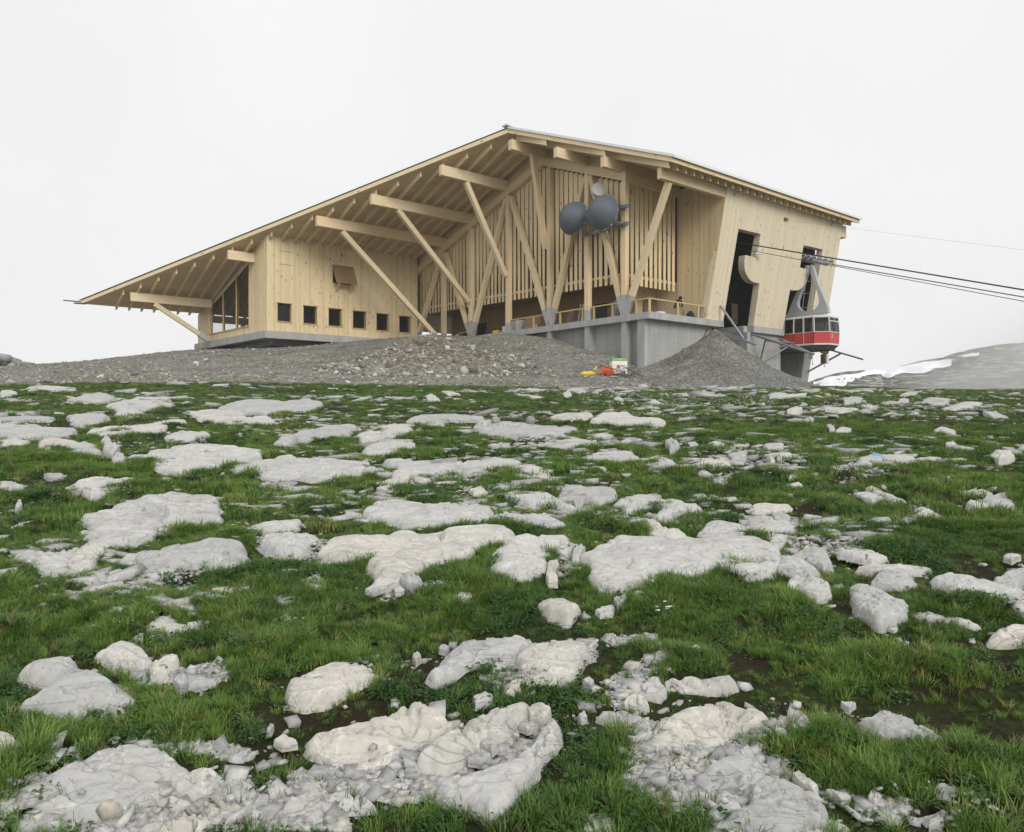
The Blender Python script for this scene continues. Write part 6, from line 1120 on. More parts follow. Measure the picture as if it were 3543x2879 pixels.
def rock_mesh(i, P_, info):
    r = np.random.default_rng(100 + i); big = info['wpx'] > 95
    wid = info['w']
    # the near edge of a flat slab shows only a hand's breadth of thickness
    blk = (not big) and info['wpx'] / max(info['hpx'], 1) < 1.75
    rise = np.clip(.075 * wid, .035, .10) if big else (np.clip(.34 * wid, .03, .26) if blk else np.clip(.12 * wid, .02, .09))
    rise = min(rise, .6 * info['hpx'] / F_ * info['Y'])
    nb = 72 if info['wpx'] > 330 else (48 if big else 18); nrr = 18 if info['wpx'] > 330 else (10 if big else 4)
    Q = resample(P_, nb); c = Q.mean(0)
    if big: Q = smooth_ring(Q, 1)
    # raised top moves up the picture: bring the far rim nearer by what the height hides
    dist = np.hypot(*Q.T); Q = Q - Q / dist[:, None] * (rise * .55 * dist / (EYE - .0785 * 0 + .4))[:, None].clip(0, .5) * .55
    c = Q.mean(0)
    nrm = (Q - c); L = np.hypot(*nrm.T)[:, None]
    jit = fbm(Q[:, 0] * 5 / max(wid, .3), Q[:, 1] * 5 / max(wid, .3), 4, i)[:, None]
    Q = Q + nrm / L * (jit * .17 + .09 * fbm(Q[:, 0] * 19 / max(wid, .3), Q[:, 1] * 19 / max(wid, .3), 3, i + 3)[:, None]) * wid * (1 if big else .8)
    fr = np.concatenate([np.linspace(0, .93, nrr), [.985, 1.02, 1.05]])
    X = c[0] + (Q[:, 0] - c[0])[None] * fr[:, None]; Y = c[1] + (Q[:, 1] - c[1])[None] * fr[:, None]
    prof = np.interp(fr, [0, .5, .8, .93, .985, 1.02, 1.05], [1, 1, .97, .88, .62, -.1, -1.6] if big else [1, .95, .88, .75, .45, -.1, -1.0])
    zb = terrain(X, Y, False)
    tl = (r.uniform(-.22, .22) * (X - c[0]) + r.uniform(-.1, .45) * (Y - c[1])) / max(wid, .2) * rise * (1.6 if big else 1)
    s_ = 1 / max(wid, .25)
    H = rise * prof[:, None] * (1 + .0 * X)
    H = H + (tl + rise * 1.1 * fbm(X * 2.2 * s_, Y * 2.2 * s_, 3, i + 7)) * np.clip(prof, 0, 1)[:, None]
    if big:
        # bedding: thin stepped layers and chipped rims
        lay = fbm(X * 1.6 * s_ + 5, Y * 3.1 * s_, 4, i + 17); st = .22
        q = lay / st; H = H + np.clip((q - np.floor(q)) * 7 - 3, 0, 1) * -.34 * rise * np.clip(prof, 0, 1)[:, None]
        H = H + .03 * fbm(X * 5, Y * 5, 4, i + 27) * np.clip(prof + .2, 0, 1)[:, None] + .012 * fbm(X * 17, Y * 17, 3, i + 29)
    else:
        H = H + rise * .45 * (r.random(X.shape) - .5) * np.clip(prof, .0, 1)[:, None]
    H[0] = H[0].mean(); Z = zb + H + .02
    cen = np.array([c[0], c[1], zb[0].mean()]); v = np.stack([X - cen[0], Y - cen[1], Z - cen[2]], -1)
    n_r, n_a = X.shape; V = [tuple(v[0, 0])]; V += [tuple(q) for q in v[1:].reshape(-1, 3)]
    F = [(0, 1 + k, 1 + (k + 1) % n_a) for k in range(n_a)]
    for a in range(n_r - 2):
        for k in range(n_a):
            k2 = (k + 1) % n_a; F.append((1 + a * n_a + k, 1 + (a + 1) * n_a + k, 1 + (a + 1) * n_a + k2, 1 + a * n_a + k2))
    me = bpy.data.meshes.new('rock'); me.from_pydata(V, [], F)
    if big: me.polygons.foreach_set('use_smooth', [True] * len(F))
    me.update()
    if big:
        try: me.set_sharp_from_angle(angle=R(48))
        except Exception: pass
    if P_[:, 0].size:
        a2 = 0.0
    me.materials.append(M['rock']); o = bpy.data.objects.new('rock', me); C.objects.link(o); o.location = cen
    return o
def rock_grid(i, P_, info):
    w_, d_ = np.ptp(P_[:, 0]), np.ptp(P_[:, 1]); L = max(min(w_, d_ * 1.3), .12); wid = w_
    rise = min(np.clip(.07 * L + .025, .035, .10), (.42 if info['Y'] < 8 else .30) * info['hpx'] / F_ * info['Y'])
    rq = np.random.default_rng(900 + i); Q = resample(P_, 90) * (1 - .45 * rise / EYE)
    n = 96 if info['wpx'] > 330 else (60 if info['wpx'] > 160 else 36); m = int(np.clip(n * d_ / w_, n * .6, n * 1.3))
    gx = np.linspace(Q[:, 0].min() - .15 * w_, Q[:, 0].max() + .15 * w_, n); gy = np.linspace(Q[:, 1].min() - .15 * d_, Q[:, 1].max() + .15 * d_, m)
    X, Y = np.meshgrid(gx, gy); A = Q; B = np.roll(Q, -1, 0); AB = B - A; dm = np.full(X.shape, 1e9)
    for a, ab in zip(A, AB):
        t = np.clip(((X - a[0]) * ab[0] + (Y - a[1]) * ab[1]) / (ab @ ab + 1e-12), 0, 1); dm = np.minimum(dm, np.hypot(X - a[0] - t * ab[0], Y - a[1] - t * ab[1]))
    d = np.where(inpoly(X, Y, Q), dm, -dm); s_ = 1 / L
    d = d + .03 * L + L * (.085 * fbm(X * 2.6 * s_, Y * 2.6 * s_, 3, i + 300) + .05 * fbm(X * 9 * s_, Y * 9 * s_, 3, i + 310))
    k = np.clip(.035 * L, .008, .028); pr = np.where(d > 0, 1 - np.exp(-d / k), d / k * .8); pc = np.clip(pr, 0, 1)
    lo = fbm(X * 1.2 * s_, Y * 1.2 * s_, 3, i + 320); hum = np.clip(d / (.35 * L), 0, 1)
    H = rise * (.80 + .22 * hum) * np.where(pr > 0, pr, pr * 1.2)
    lay = fbm(X * 1.5 * s_ + 5, Y * 3.4 * s_, 4, i + 17) / .20
    H = H + pc * (rise * .6 * lo + np.clip((lay - np.floor(lay)) * 8 - 3.5, 0, 1) * -.22 * rise + .015 * fbm(X * 5, Y * 5, 4, i + 27) + .006 * fbm(X * 16, Y * 16, 3, i + 29))
    ns_ = int(np.clip(5 + 7 * w_, 6, 22)); sx = rq.uniform(gx[0], gx[-1], ns_); sy = rq.uniform(gy[0], gy[-1], ns_); wob = .10 * L * fbm(X * 3 * s_, Y * 3 * s_, 3, i + 51)
    D_ = np.stack([np.hypot((X - a_) * .75 + wob, (Y - b_) * 1.25 - wob) for a_, b_ in zip(sx, sy)]); o_ = np.argsort(D_, 0)[:2]; f1 = np.take_along_axis(D_, o_[:1], 0)[0]; f2 = np.take_along_axis(D_, o_[1:], 0)[0]; ci = o_[0]
    amp = rq.choice([.12, .35, .9]); up = rq.normal(0, .30, ns_) * rise * amp; tx, ty = rq.normal(0, .07, (2, ns_)) * amp
    cj = o_[1]; bl = np.clip((f2 - f1) / (2.2 * max(gx[1] - gx[0], gy[1] - gy[0])), 0, 1); bl = .5 + .5 * bl * bl * (3 - 2 * bl)
    pl = lambda c_: up[c_] + tx[c_] * (X - sx[c_]) + ty[c_] * (Y - sy[c_])
    H = H + pc * (pl(ci) * bl + pl(cj) * (1 - bl) - .020 * min(amp, 1) * np.exp(-((f2 - f1) / (.02 + .012 * L)) ** 2))
    c1_ = fbm(X * 1.5 * s_ + 9, Y * 1.9 * s_, 4, i + 37); H = H - pc * .035 * np.exp(-(c1_ / .022) ** 2) * (fbm(X * s_, Y * s_, 2, i + 41) > -.02)
    Z = terrain(X, Y, False) + .015 + np.maximum(H, -.16)
    cen = np.array([Q[:, 0].mean(), Q[:, 1].mean(), Z[d > 0].min() if (d > 0).any() else 0]); mar = -2.2 * max(gx[1] - gx[0], gy[1] - gy[0])
    keep = d > mar; f_ok = keep[:-1, :-1] | keep[1:, :-1] | keep[:-1, 1:] | keep[1:, 1:]
    idx = np.full(X.shape, -1); used = np.zeros(X.shape, bool); used[:-1, :-1] |= f_ok; used[1:, :-1] |= f_ok; used[:-1, 1:] |= f_ok; used[1:, 1:] |= f_ok
    idx[used] = np.arange(used.sum()); V = np.stack([X[used] - cen[0], Y[used] - cen[1], Z[used] - cen[2]], -1)
    a, b = np.nonzero(f_ok); F = np.stack([idx[a, b], idx[a, b + 1], idx[a + 1, b + 1], idx[a + 1, b]], -1)
    me = bpy.data.meshes.new('rock'); me.from_pydata(V.tolist(), [], F.tolist()); me.polygons.foreach_set('use_smooth', [True] * len(F)); me.update()
    try: me.set_sharp_from_angle(angle=R(28))
    except Exception: pass
    me.materials.append(M['rock']); o = bpy.data.objects.new('rock', me); C.objects.link(o); o.location = cen
    return o
ORI = sum((Q_[0] * 0 for Q_ in RPOLY), 0)
anch = [i for i, q in enumerate(RINFO) if q['short']]
used_lab = set()
def rock_label(i):
    q = RINFO[i]
    if q['label']: return q['label']
    size = 'small' if q['w'] < .28 else ('medium' if q['w'] < .62 else ('broad' if q['w'] < 1.3 else 'wide'))
    ratio = q['wpx'] / max(q['hpx'], 1); shp = 'narrow flat' if ratio > 3.6 else ('flat' if ratio > 2.1 else ('angular' if q['wpx'] < 95 else 'humped'))
    noun = 'stone' if q['w'] < .7 else 'rock'
    cand = sorted(anch, key=lambda a: np.hypot(*((RINFO[a]['pc'] - q['pc']) * (1, 1.6))))
    for rank in ('', 'second ', 'third ', 'fourth '):
        for a in cand[:3 if not rank else 2]:
            d_ = q['pc'] - RINFO[a]['pc']
            if abs(d_[0]) * .7 > abs(d_[1]) * 1.5: rel = 'to the right of' if d_[0] > 0 else 'to the left of'
            else: rel = 'in front of' if d_[1] > 0 else 'behind'
            t = f"{rank}{size} {shp} {noun} {rel} {RINFO[a]['short']}"
            if t not in used_lab: return t
    return t
for i, P_ in enumerate(RPOLY):
    if RINFO[i]['wpx'] > 0:
        A2 = 0.5 * np.sum(P_[:, 0] * np.roll(P_[:, 1], -1) - np.roll(P_[:, 0], -1) * P_[:, 1])
        o = rock_grid(i, P_, RINFO[i]) if RINFO[i]['wpx'] > 95 else rock_mesh(i, P_ if A2 > 0 else P_[::-1], RINFO[i]); t = rock_label(i); used_lab.add(t); tag(o, t, 'rock', 'limestone rocks in the grass')
        if RINFO[i]['short'] == 'the blue-marked stone':
            mb = MB(); me = o.data; top = max((v.co for v in me.vertices), key=lambda v: v.z)
            for p_ in me.polygons:
                if abs(p_.center.x - top.x - .1) < .16 and abs(p_.center.y - top.y) < .14: mb.poly([me.vertices[v].co + Vector((0, 0, .004)) for v in p_.vertices])
            mb.build('paint_mark', M['paintblue'], o)
        if RINFO[i]['short'] == 'the slab with two dark stones':
            for k, (px_, rw_) in enumerate(((1715, 1484), (1836, 1486))):
                x, y = gxy(px_, rw_, 5, 40); z = float(terrain(np.array([x]), np.array([y]))[0]) + .12; st_ = empty('pebble', (x, y, z)); tag(st_, ('round' if k == 0 else 'oblong') + ' dark stone lying on the hollowed pale slab', 'stone')
                mb = MB(); mb.lathe([(-.10, .03), (-.06, .1), (.03, .11), (.08, .07), (.1, .02)], (0, 0, .06), (1, .3, .2), 9); mb.build('stone_body', M['rockd'], st_)
# the turf lies flat under the rocks
gv = np.empty(len(ground.data.vertices) * 3, np.float32); ground.data.vertices.foreach_get('co', gv); gv = gv.reshape(-1, 3); sel = (np.hypot(gv[:, 0], gv[:, 1]) < 50) & (gv[:, 1] > 1)
gi = np.nonzero(sel)[0]; ins = in_any(gv[gi, 0].astype(float), gv[gi, 1].astype(float), RPOLY); gi = gi[ins]; gv[gi, 2] = terrain(gv[gi, 0].astype(float), gv[gi, 1].astype(float), False) - .03
ground.data.vertices.foreach_set('co', gv.ravel()); ground.data.update()
# boulders piled on the gravel skyline
for k, (px_, rw_, w_, h_, lab) in enumerate([(14, 1239, 44, 24, 'topmost grey boulder of the pile on the gravel skyline'), (42, 1249, 56, 20, 'long grey boulder lying across the skyline pile'), (17, 1263, 42, 22, 'dark lowest boulder at the picture edge of the skyline pile'), (54, 1268, 50, 18, 'pale lower boulder at the front of the skyline pile'), (-26, 1252, 50, 40, 'boulder at the very edge of the skyline pile'), (98, 1262, 28, 16, 'small boulder at the foot of the skyline pile'), (76, 1260, 24, 18, 'squat boulder wedged into the skyline pile')]):
    Y = 66 + (k % 3) * .8; c_ = at(px_, rw_, Y); r = np.random.default_rng(k + 40); th, ph = np.meshgrid(np.linspace(0, 2 * np.pi, 13, endpoint=False), np.linspace(0, np.pi, 8))
    a, b_, g = w_ / F_ * Y * .52, .55 + .1 * (k % 3), h_ / F_ * Y * .56
    nx, ny, nz = np.cos(th) * np.sin(ph), np.sin(th) * np.sin(ph), np.cos(ph); e = .55
    f = 1 + .8 * fbm(nx * 1.6 + k * 5, ny * 1.3 + nz * 1.7, 3, 90 + k)
    X, Yv, Z = [np.sign(q) * np.abs(q) ** .72 * s_ * f for q, s_ in ((nx, a), (ny, b_), (nz, g))]
    o = grid_mesh('boulder', X, Yv, Z, M['rockd'], smooth=False); o.location = c_; tag(o, lab, 'boulder', 'boulders on the gravel skyline'); o.rotation_euler = (0, r.uniform(-.3, .3), r.uniform(-.4, .4))
o = None

# ------------------------------------------------------------------ loose stone chips and rubble (nobody could count them)
BASEC = []
for k in range(10):
    r = np.random.default_rng(200 + k); v = np.array([(x, y, z) for z in (-1, 1) for y in (-1, 1) for x in (-1, 1)], float) * r.uniform(.45, 1.0, (8, 3)); BASEC.append(v)
CF = np.array([(0, 2, 3, 1), (4, 5, 7, 6), (0, 1, 5, 4), (2, 6, 7, 3), (0, 4, 6, 2), (1, 3, 7, 5)])
def chips(name, X, Y, Z, S, flatn, mat, seed, long=1.0, turn=6.283):
    r = np.random.default_rng(seed); n = len(X); k = r.integers(0, 10, n); v = np.array(BASEC)[k]
    v = v * np.stack([S * long * r.uniform(.7, 1.3, n), S * r.uniform(.5, 1.0, n), S * flatn * r.uniform(.5, 1.3, n)], -1)[:, None, :]
    a = r.uniform(-turn / 2, turn / 2, n); b = r.normal(0, .35 if long == 1 else .12, n); ca, sa, cb, sb = np.cos(a), np.sin(a), np.cos(b), np.sin(b)
    x, y, z = v[..., 0], v[..., 1], v[..., 2]; x, z = x * cb[:, None] - z * sb[:, None], x * sb[:, None] + z * cb[:, None]
    x, y = x * ca[:, None] - y * sa[:, None], x * sa[:, None] + y * ca[:, None]
    V = np.stack([x + X[:, None], y + Y[:, None], z + Z[:, None] + (S * flatn * .25)[:, None]], -1).reshape(-1, 3)
    F = (CF[None] + (np.arange(n) * 8)[:, None, None]).reshape(-1, 4)
    me = bpy.data.meshes.new(name); me.vertices.add(len(V)); me.vertices.foreach_set('co', V.ravel()); me.loops.add(F.size); me.loops.foreach_set('vertex_index', F.ravel().astype(np.int32))
    me.polygons.add(len(F)); me.polygons.foreach_set('loop_start', np.arange(0, F.size, 4, dtype=np.int32)); me.update(calc_edges=True)
    at_ = me.attributes.new('tone', 'FLOAT', 'POINT'); at_.data.foreach_set('value', np.repeat(r.random(n), 8).astype(np.float32)); me.validate()
    me.materials.append(M[mat]); o = bpy.data.objects.new(name, me); C.objects.link(o); tag(o, kind='stuff'); return o
def sample_poly(P_, n, r):
    lo, hi = P_.min(0), P_.max(0); q = r.uniform(lo, hi, (n * 4 + 20, 2)); q = q[inpoly(q[:, 0], q[:, 1], P_)]; return q[:n]
r = np.random.default_rng(77); cx_, cs_ = [], []
for P_, n in CHIPP:
    q = sample_poly(P_, int(n * 3.3), r); d_ = q[:, 1].mean(); cx_.append(q); cs_.append(np.clip(r.lognormal(-4.62, .6, len(q)), .004, .05) * (1 + .045 * d_))
for i, P_ in enumerate(RPOLY):               # broken edges round the rocks
    n = int(min(46, 6 + RINFO[i]['wpx'] * .07)); Q = resample(P_, 60)[r.integers(0, 60, n)]; q = Q + r.normal(0, .05 + .045 * RINFO[i]['w'], (n, 2)); cx_.append(q); cs_.append(np.clip(r.lognormal(-4.4, .6, n), .005, .05) * (1 + .06 * RINFO[i]['Y']))
for n, y0, y1 in ((520, 2.2, 9), (900, 9, 22), (1500, 20, 44)):      # strays, more of them uphill
    y = np.sqrt(r.uniform(y0 ** 2, y1 ** 2, n)); x = r.uniform(-.74, .74, n) * y; k = (fbm(x * .22, y * .5, 3, 140) + .10 * (x / y > .1) * (y > 20)) > .02; q = np.stack([x[k], y[k]], 1); cx_.append(q); cs_.append(np.clip(r.lognormal(-4.2, .55, k.sum()), .008, .06) * (1 + .06 * q[:, 1]))
q = np.vstack(cx_); s_ = np.concatenate(cs_); z = terrain(q[:, 0], q[:, 1])
onr = np.zeros(len(q), bool)
for i, P_ in enumerate(RPOLY): onr |= inpoly(q[:, 0], q[:, 1], P_) & (q[:, 0] > P_[:, 0].min())
z = z + np.where(onr, .05, 0); k = (gravel_mask(q[:, 0], q[:, 1]) < .5) & (~onr | (r.random(len(q)) < .035))
q, s_, z = q[k], s_[k], z[k]
chips('stone_chips', q[:, 0], q[:, 1], z, s_, .40, 'chips', 1)
# flat ledges half buried in the far turf
n = 15000; y = np.exp(r.uniform(np.log(4.0), np.log(47), n)); x = r.uniform(-.72, .74, n) * y; k = (fbm(x * .2, y * .5, 3, 150) > .02 - .10 * ((x / y > .0) & (y > 33))) & (gravel_mask(x, y) < .4); q = np.stack([x[k], y[k]], 1)
chips('turf_stones', q[:, 0], q[:, 1], terrain(q[:, 0], q[:, 1]), np.clip(r.lognormal(-3.4, .65, k.sum()),   .012, .15) * (.65 + .055 * q[:, 1]), .30, 'chips', 2, 1.5, 1.6)
# rubble on the gravel slope
n = 19000; y = r.uniform(37, 86, n); x = r.uniform(-.78, .46, n) * y; k = gravel_mask(x, y) > .5; x, y = x[k], y[k]
loc_s = ((x - 10.58) * UX.x + (y - 58) * UX.y); loc_t = ((x - 10.58) * VX.x + (y - 58) * VX.y)
k = ~((loc_s > -.2) & (loc_t > .2)) & ~((loc_s > -17) & (loc_t > 34.5)); x, y = x[k], y[k]
clus = fbm(x * .18, y * .18, 3, 160); s_ = np.clip(r.lognormal(-3.35, .6, len(x)) * (1 + 1.5 * np.clip(clus, 0, 1)), .025, .50)
chips('gravel_stones', x, y, terrain(x, y), s_, .6, 'rubble', 3)
# stones on the rubble mound, coarser at its foot
n = 2600; a = r.uniform(0, 6.283, n); rr_ = np.sqrt(r.random(n)) * 8.2; x = RMX + rr_ * np.cos(a); y = RMY + rr_ * np.sin(a)
dg = bpy.context.evaluated_depsgraph_get(); mo = bpy.data.objects['rubble_mound']
def drop(ob, x, y):
    zz = np.full(len(x), np.nan); bpy.context.view_layer.update()
    for i in range(len(x)):
        h, p, _, _ = ob.ray_cast((x[i], y[i], 60), (0, 0, -1))
        if h: zz[i] = p.z
    return zz
zz = drop(mo, x, y); zz = np.fmax(zz, terrain(x, y)); s_ = np.clip(r.lognormal(-2.75, .55, n) * (.7 + .09 * rr_), .03, .42); chips('mound_stones', x, y, zz, s_, .7, 'rubble', 4)
n = 2600; a = r.uniform(0, 6.283, n); rr_ = np.sqrt(r.random(n)) * 7.2; x = GPX + rr_ * np.cos(a); y = GPY + rr_ * np.sin(a); zz = drop(bpy.data.objects['gravel_pile'], x, y); zz = np.fmax(zz, terrain(x, y)); chips('pile_stones', x, y, zz, np.clip(r.lognormal(-3.5, .35, n) * (.8 + .06 * rr_), .015, .16), .7, 'rubble', 5)

# ------------------------------------------------------------------ grass, herbs and flowers
def tuft(name, n, h, spread, wd, mat, seed, lean=.6, segs=3):
    r = np.random.default_rng(seed); V = []; F = []
    for i in range(n):
        a = r.uniform(0, 6.283); d_ = spread * math.sqrt(r.random()); bx_, by_ = d_ * math.cos(a), d_ * math.sin(a)
        az = a + r.normal(0, .8); hh = h * r.uniform(.55, 1.15); le = lean * r.uniform(.15, 1.1) * hh; w_ = wd * r.uniform(.7, 1.2)
        px_, py_ = -math.sin(az) * w_ / 2, math.cos(az) * w_ / 2; k = len(V)
        for s in range(segs):
            t = s / segs; cx_ = bx_ + math.cos(az) * le * t ** 1.7; cy_ = by_ + math.sin(az) * le * t ** 1.7; cz = hh * (t - .22 * t * t * min(1, le / hh)) - .01; q = 1 - .55 * t
            V += [(cx_ - px_ * q, cy_ - py_ * q, cz), (cx_ + px_ * q, cy_ + py_ * q, cz)]
        V.append((bx_ + math.cos(az) * le, by_ + math.sin(az) * le, hh * (1 - .22 * min(1, le / hh)) - .01))
        for s in range(segs - 1): F.append((k + 2 * s, k + 2 * s + 1, k + 2 * s + 3, k + 2 * s + 2))
        F.append((k + 2 * segs - 2, k + 2 * segs - 1, k + 2 * segs))
    me = bpy.data.meshes.new(name); me.from_pydata(V, [], F); me.materials.append(M[mat]); return bpy.data.objects.new(name, me)
def herb(name, n, h, mat, seed):
    r = np.random.default_rng(seed); V = []; F = []
    for i in range(n):
        a = r.uniform(0, 6.283); d_ = .07 * math.sqrt(r.random()); x, y, z = d_ * math.cos(a), d_ * math.sin(a), h * r.uniform(.1, 1); L = .028 * r.uniform(.6, 1.3); ti = r.uniform(-.5, .7)
        ux, uy, uz = math.cos(a) * math.cos(ti), math.sin(a) * math.cos(ti), math.sin(ti); vx, vy = -math.sin(a) * .4, math.cos(a) * .4; k = len(V)
        V += [(x, y, z), (x + L * (.5 * ux + vx), y + L * (.5 * uy + vy), z + L * .5 * uz), (x + L * ux, y + L * uy, z + L * uz - L * .15), (x + L * (.5 * ux - vx), y + L * (.5 * uy - vy), z + L * .5 * uz)]; F.append((k, k + 1, k + 2, k + 3))
    me = bpy.data.meshes.new(name); me.from_pydata(V, [], F); me.materials.append(M[mat]); return bpy.data.objects.new(name, me)
def gn_scatter(name, pts, rot, scl, idx, sources):
    me = bpy.data.meshes.new(name); me.from_pydata([tuple(p) for p in pts], [], [])
    me.attributes.new('rot', 'FLOAT_VECTOR', 'POINT').data.foreach_set('vector', rot.astype(np.float32).ravel())
    me.attributes.new('scl', 'FLOAT_VECTOR', 'POINT').data.foreach_set('vector', scl.astype(np.float32).ravel())
    me.attributes.new('idx', 'INT', 'POINT').data.foreach_set('value', idx.astype(np.int32))
    o = bpy.data.objects.new(name, me); C.objects.link(o); tag(o, kind='stuff')
    g = bpy.data.node_groups.new(name + '_scatter', 'GeometryNodeTree'); g.interface.new_socket('Geometry', in_out='INPUT', socket_type='NodeSocketGeometry'); g.interface.new_socket('Geometry', in_out='OUTPUT', socket_type='NodeSocketGeometry')
    n = g.nodes; l = g.links; gi = n.new('NodeGroupInput'); go = n.new('NodeGroupOutput'); ip = n.new('GeometryNodeInstanceOnPoints'); jn = n.new('GeometryNodeJoinGeometry')
    for s in sources[::-1]:
        oi = n.new('GeometryNodeObjectInfo'); oi.inputs['Object'].default_value = s; oi.inputs['As Instance'].default_value = True; l.new(oi.outputs['Geometry'], jn.inputs[0])
    def na(nm, ty):
        a = n.new('GeometryNodeInputNamedAttribute'); a.data_type = ty; a.inputs['Name'].default_value = nm; return next(s for s in a.outputs if s.enabled and s.name == 'Attribute')
    l.new(gi.outputs[0], ip.inputs['Points']); l.new(jn.outputs[0], ip.inputs['Instance']); ip.inputs['Pick Instance'].default_value = True
    l.new(na('idx', 'INT'), ip.inputs['Instance Index']); l.new(na('rot', 'FLOAT_VECTOR'), ip.inputs['Rotation']); l.new(na('scl', 'FLOAT_VECTOR'), ip.inputs['Scale']); l.new(ip.outputs[0], go.inputs[0])
    o.modifiers.new('scatter', 'NODES').node_group = g; return o
# where grass may stand: off the rocks, thin on soil and chips
GXn, GYn, RES = -40.0, 1.0, .05
MASK = np.ones((1100, 1620), np.float32)
yy, xx = np.meshgrid(GYn + (np.arange(1100) + .5) * RES, GXn + (np.arange(1620) + .5) * RES, indexing='ij')
def stamp(P_, val):
    j0, j1 = int((P_[:, 0].min() - GXn) / RES), int((P_[:, 0].max() - GXn) / RES) + 2; i0, i1 = int((P_[:, 1].min() - GYn) / RES), int((P_[:, 1].max() - GYn) / RES) + 2
    j0, i0 = max(j0, 0), max(i0, 0)
    if j0 >= 1620 or i0 >= 1100 or j1 <= j0 or i1 <= i0: return
    s = inpoly(xx[i0:i1, j0:j1], yy[i0:i1, j0:j1], P_); MASK[i0:i1, j0:j1][s] = np.minimum(MASK[i0:i1, j0:j1][s], val)
for P_ in SOILP: stamp(P_, .42)
for P_, _ in CHIPP: stamp(P_, .07 if P_[:, 1].mean() < 9 else (.35 if P_[:, 1].mean() < 16 else .75))
for i, P_ in enumerate(RPOLY):
    c = P_.mean(0); stamp(c + (P_ - c) * (.92 if c[1] < 7 else .99), 0.0)
src = [tuft('tuft_a', 32, .070, .045, .0055, 'g1', 1, .9), tuft('tuft_b', 30, .100, .040, .0052, 'g1', 2, 1.1), tuft('tuft_c', 40, .050, .060, .0055, 'g1', 3, .7), tuft('tuft_d', 34, .085, .042, .0056, 'g2', 4, 1.0), herb('herb_a', 46, .045, 'leaf', 5),
       tuft('tuft_e', 22, .085, .11, .010, 'g1', 6, .6, 2), tuft('tuft_f', 22, .085, .11, .011, 'g2', 7, .7, 2), herb('herb_b', 60, .07, 'leaf', 8)]
r = np.random.default_rng(5); PT, RO, SCL, IX = [], [], [], []
def scatter(n, y0, y1, choices, probs, smin, smax, kmax=.80):
    y = np.sqrt(r.uniform(y0 ** 2, y1 ** 2, n)); x = r.uniform(-kmax, kmax, n) * (y + 3.4)
    mi = np.clip(((y - GYn) / RES).astype(int), 0, 1099); mj = np.clip(((x - GXn) / RES).astype(int), 0, 1619)
    den = MASK[mi, mj] * (1 - gravel_mask(x, y)); nz = fbm(x * 1.1, y * 1.1, 4, 170); hum = fbm(x * 2.3, y * 2.3, 2, 180)
    near = np.clip((9 - y) / 4, 0, 1); den = den * np.clip(.92 - .08 * near + nz * 2.2 + near * hum * 2.2, .24, 1); k = r.random(n) < den; x, y, nz, hum = x[k], y[k], nz[k], hum[k]; m_ = len(x)
    z = terrain(x, y); PT.append(np.stack([x, y, z], 1)); RO.append(np.stack([r.normal(0, .13, m_), r.normal(0, .13, m_), r.uniform(0, 6.283, m_)], 1))
    s = r.uniform(smin, smax, m_) * np.clip(.68 + 1.0 * hum + .35 * nz, .36, 1.1); SCL.append(np.stack([s, s, s * r.uniform(.8, 1.2, m_)], 1))
    pk = fbm(x * .9 + 40, y * .9, 3, 190); ix = r.choice(choices, m_, p=probs); dk = (pk > .12) & (r.random(m_) < .75); ix = np.where(dk, r.choice([c for c in choices if c in (3, 6, 4, 7)] or choices, m_), ix); IX.append(ix)
scatter(62000, 1.2, 7, [0, 1, 2, 3, 4], [.30, .22, .22, .18, .08], .75, 1.25)
scatter(76000, 7, 17, [0, 1, 3, 5, 4], [.26, .22, .16, .26, .10], .85, 1.4)
scatter(105000, 17, 53, [5, 6, 7], [.66, .24, .10], .8, 1.35)
gn_scatter('grass', np.vstack(PT), np.vstack(RO), np.vstack(SCL), np.concatenate(IX), src)
# white flowers: heads on short stems
V, F = [], []
def flower(x, y, z, h, s, r):
    for k in range(6):
        a = k * 1.047 + r.uniform(0, 1); i = len(V); c_, s2 = math.cos(a), math.sin(a)
        V.extend([(x, y, z + h), (x + s * (.6 * c_ - .35 * s2), y + s * (.6 * s2 + .35 * c_), z + h + .25 * s), (x + s * c_, y + s * s2, z + h + .15 * s), (x + s * (.6 * c_ + .35 * s2), y + s * (.6 * s2 - .35 * c_), z + h + .25 * s)]); F.append((i, i + 1, i + 2, i + 3))
for z_, pts, n in (('A', [(985, 945), (1075, 940), (1070, 980), (1000, 975)], 7), ('A', [(755, 980), (810, 980), (800, 1005), (760, 1003)], 6), ('B', [(860, 650), (980, 645), (970, 685), (870, 700)], 22), ('B', [(745, 960), (815, 962), (810, 985), (750, 985)], 10), ('A', [(1420, 1240), (1600, 1240), (1600, 1300), (1440, 1290)], 7), ('C', [(320, 625), (380, 625), (370, 650), (325, 650)], 8), ('A', [(330, 500), (420, 520), (440, 580), (340, 590)], 14), ('A', [(200, 420), (450, 400), (460, 470), (220, 460)], 22), ('B', [(1650, 580), (1760, 570), (1790, 610), (1680, 610)], 18), ('F', [(250, 230), (330, 230), (330, 250), (260, 250)], 6), ('A', [(1500, 560), (2136, 440), (2136, 560), (1600, 620)], 26), ('A', [(0, 330), (2136, 300), (2136, 420), (0, 420)], 60), ('C', [(900, 190), (2136, 200), (2136, 420), (900, 380)], 50), ('B', [(0, 200), (2136, 300), (2136, 700), (0, 700)], 40), ('A', [(1100, 880), (2136, 900), (2136, 1250), (1100, 1200)], 14)):
    P_ = ground_poly(z_, pts); q = sample_poly(P_, n, r)
    for x, y in q: flower(x, y, float(terrain(np.array([x]), np.array([y]))[0]), r.uniform(.06, .11), r.uniform(.010, .017) * (1 + .02 * y), r)
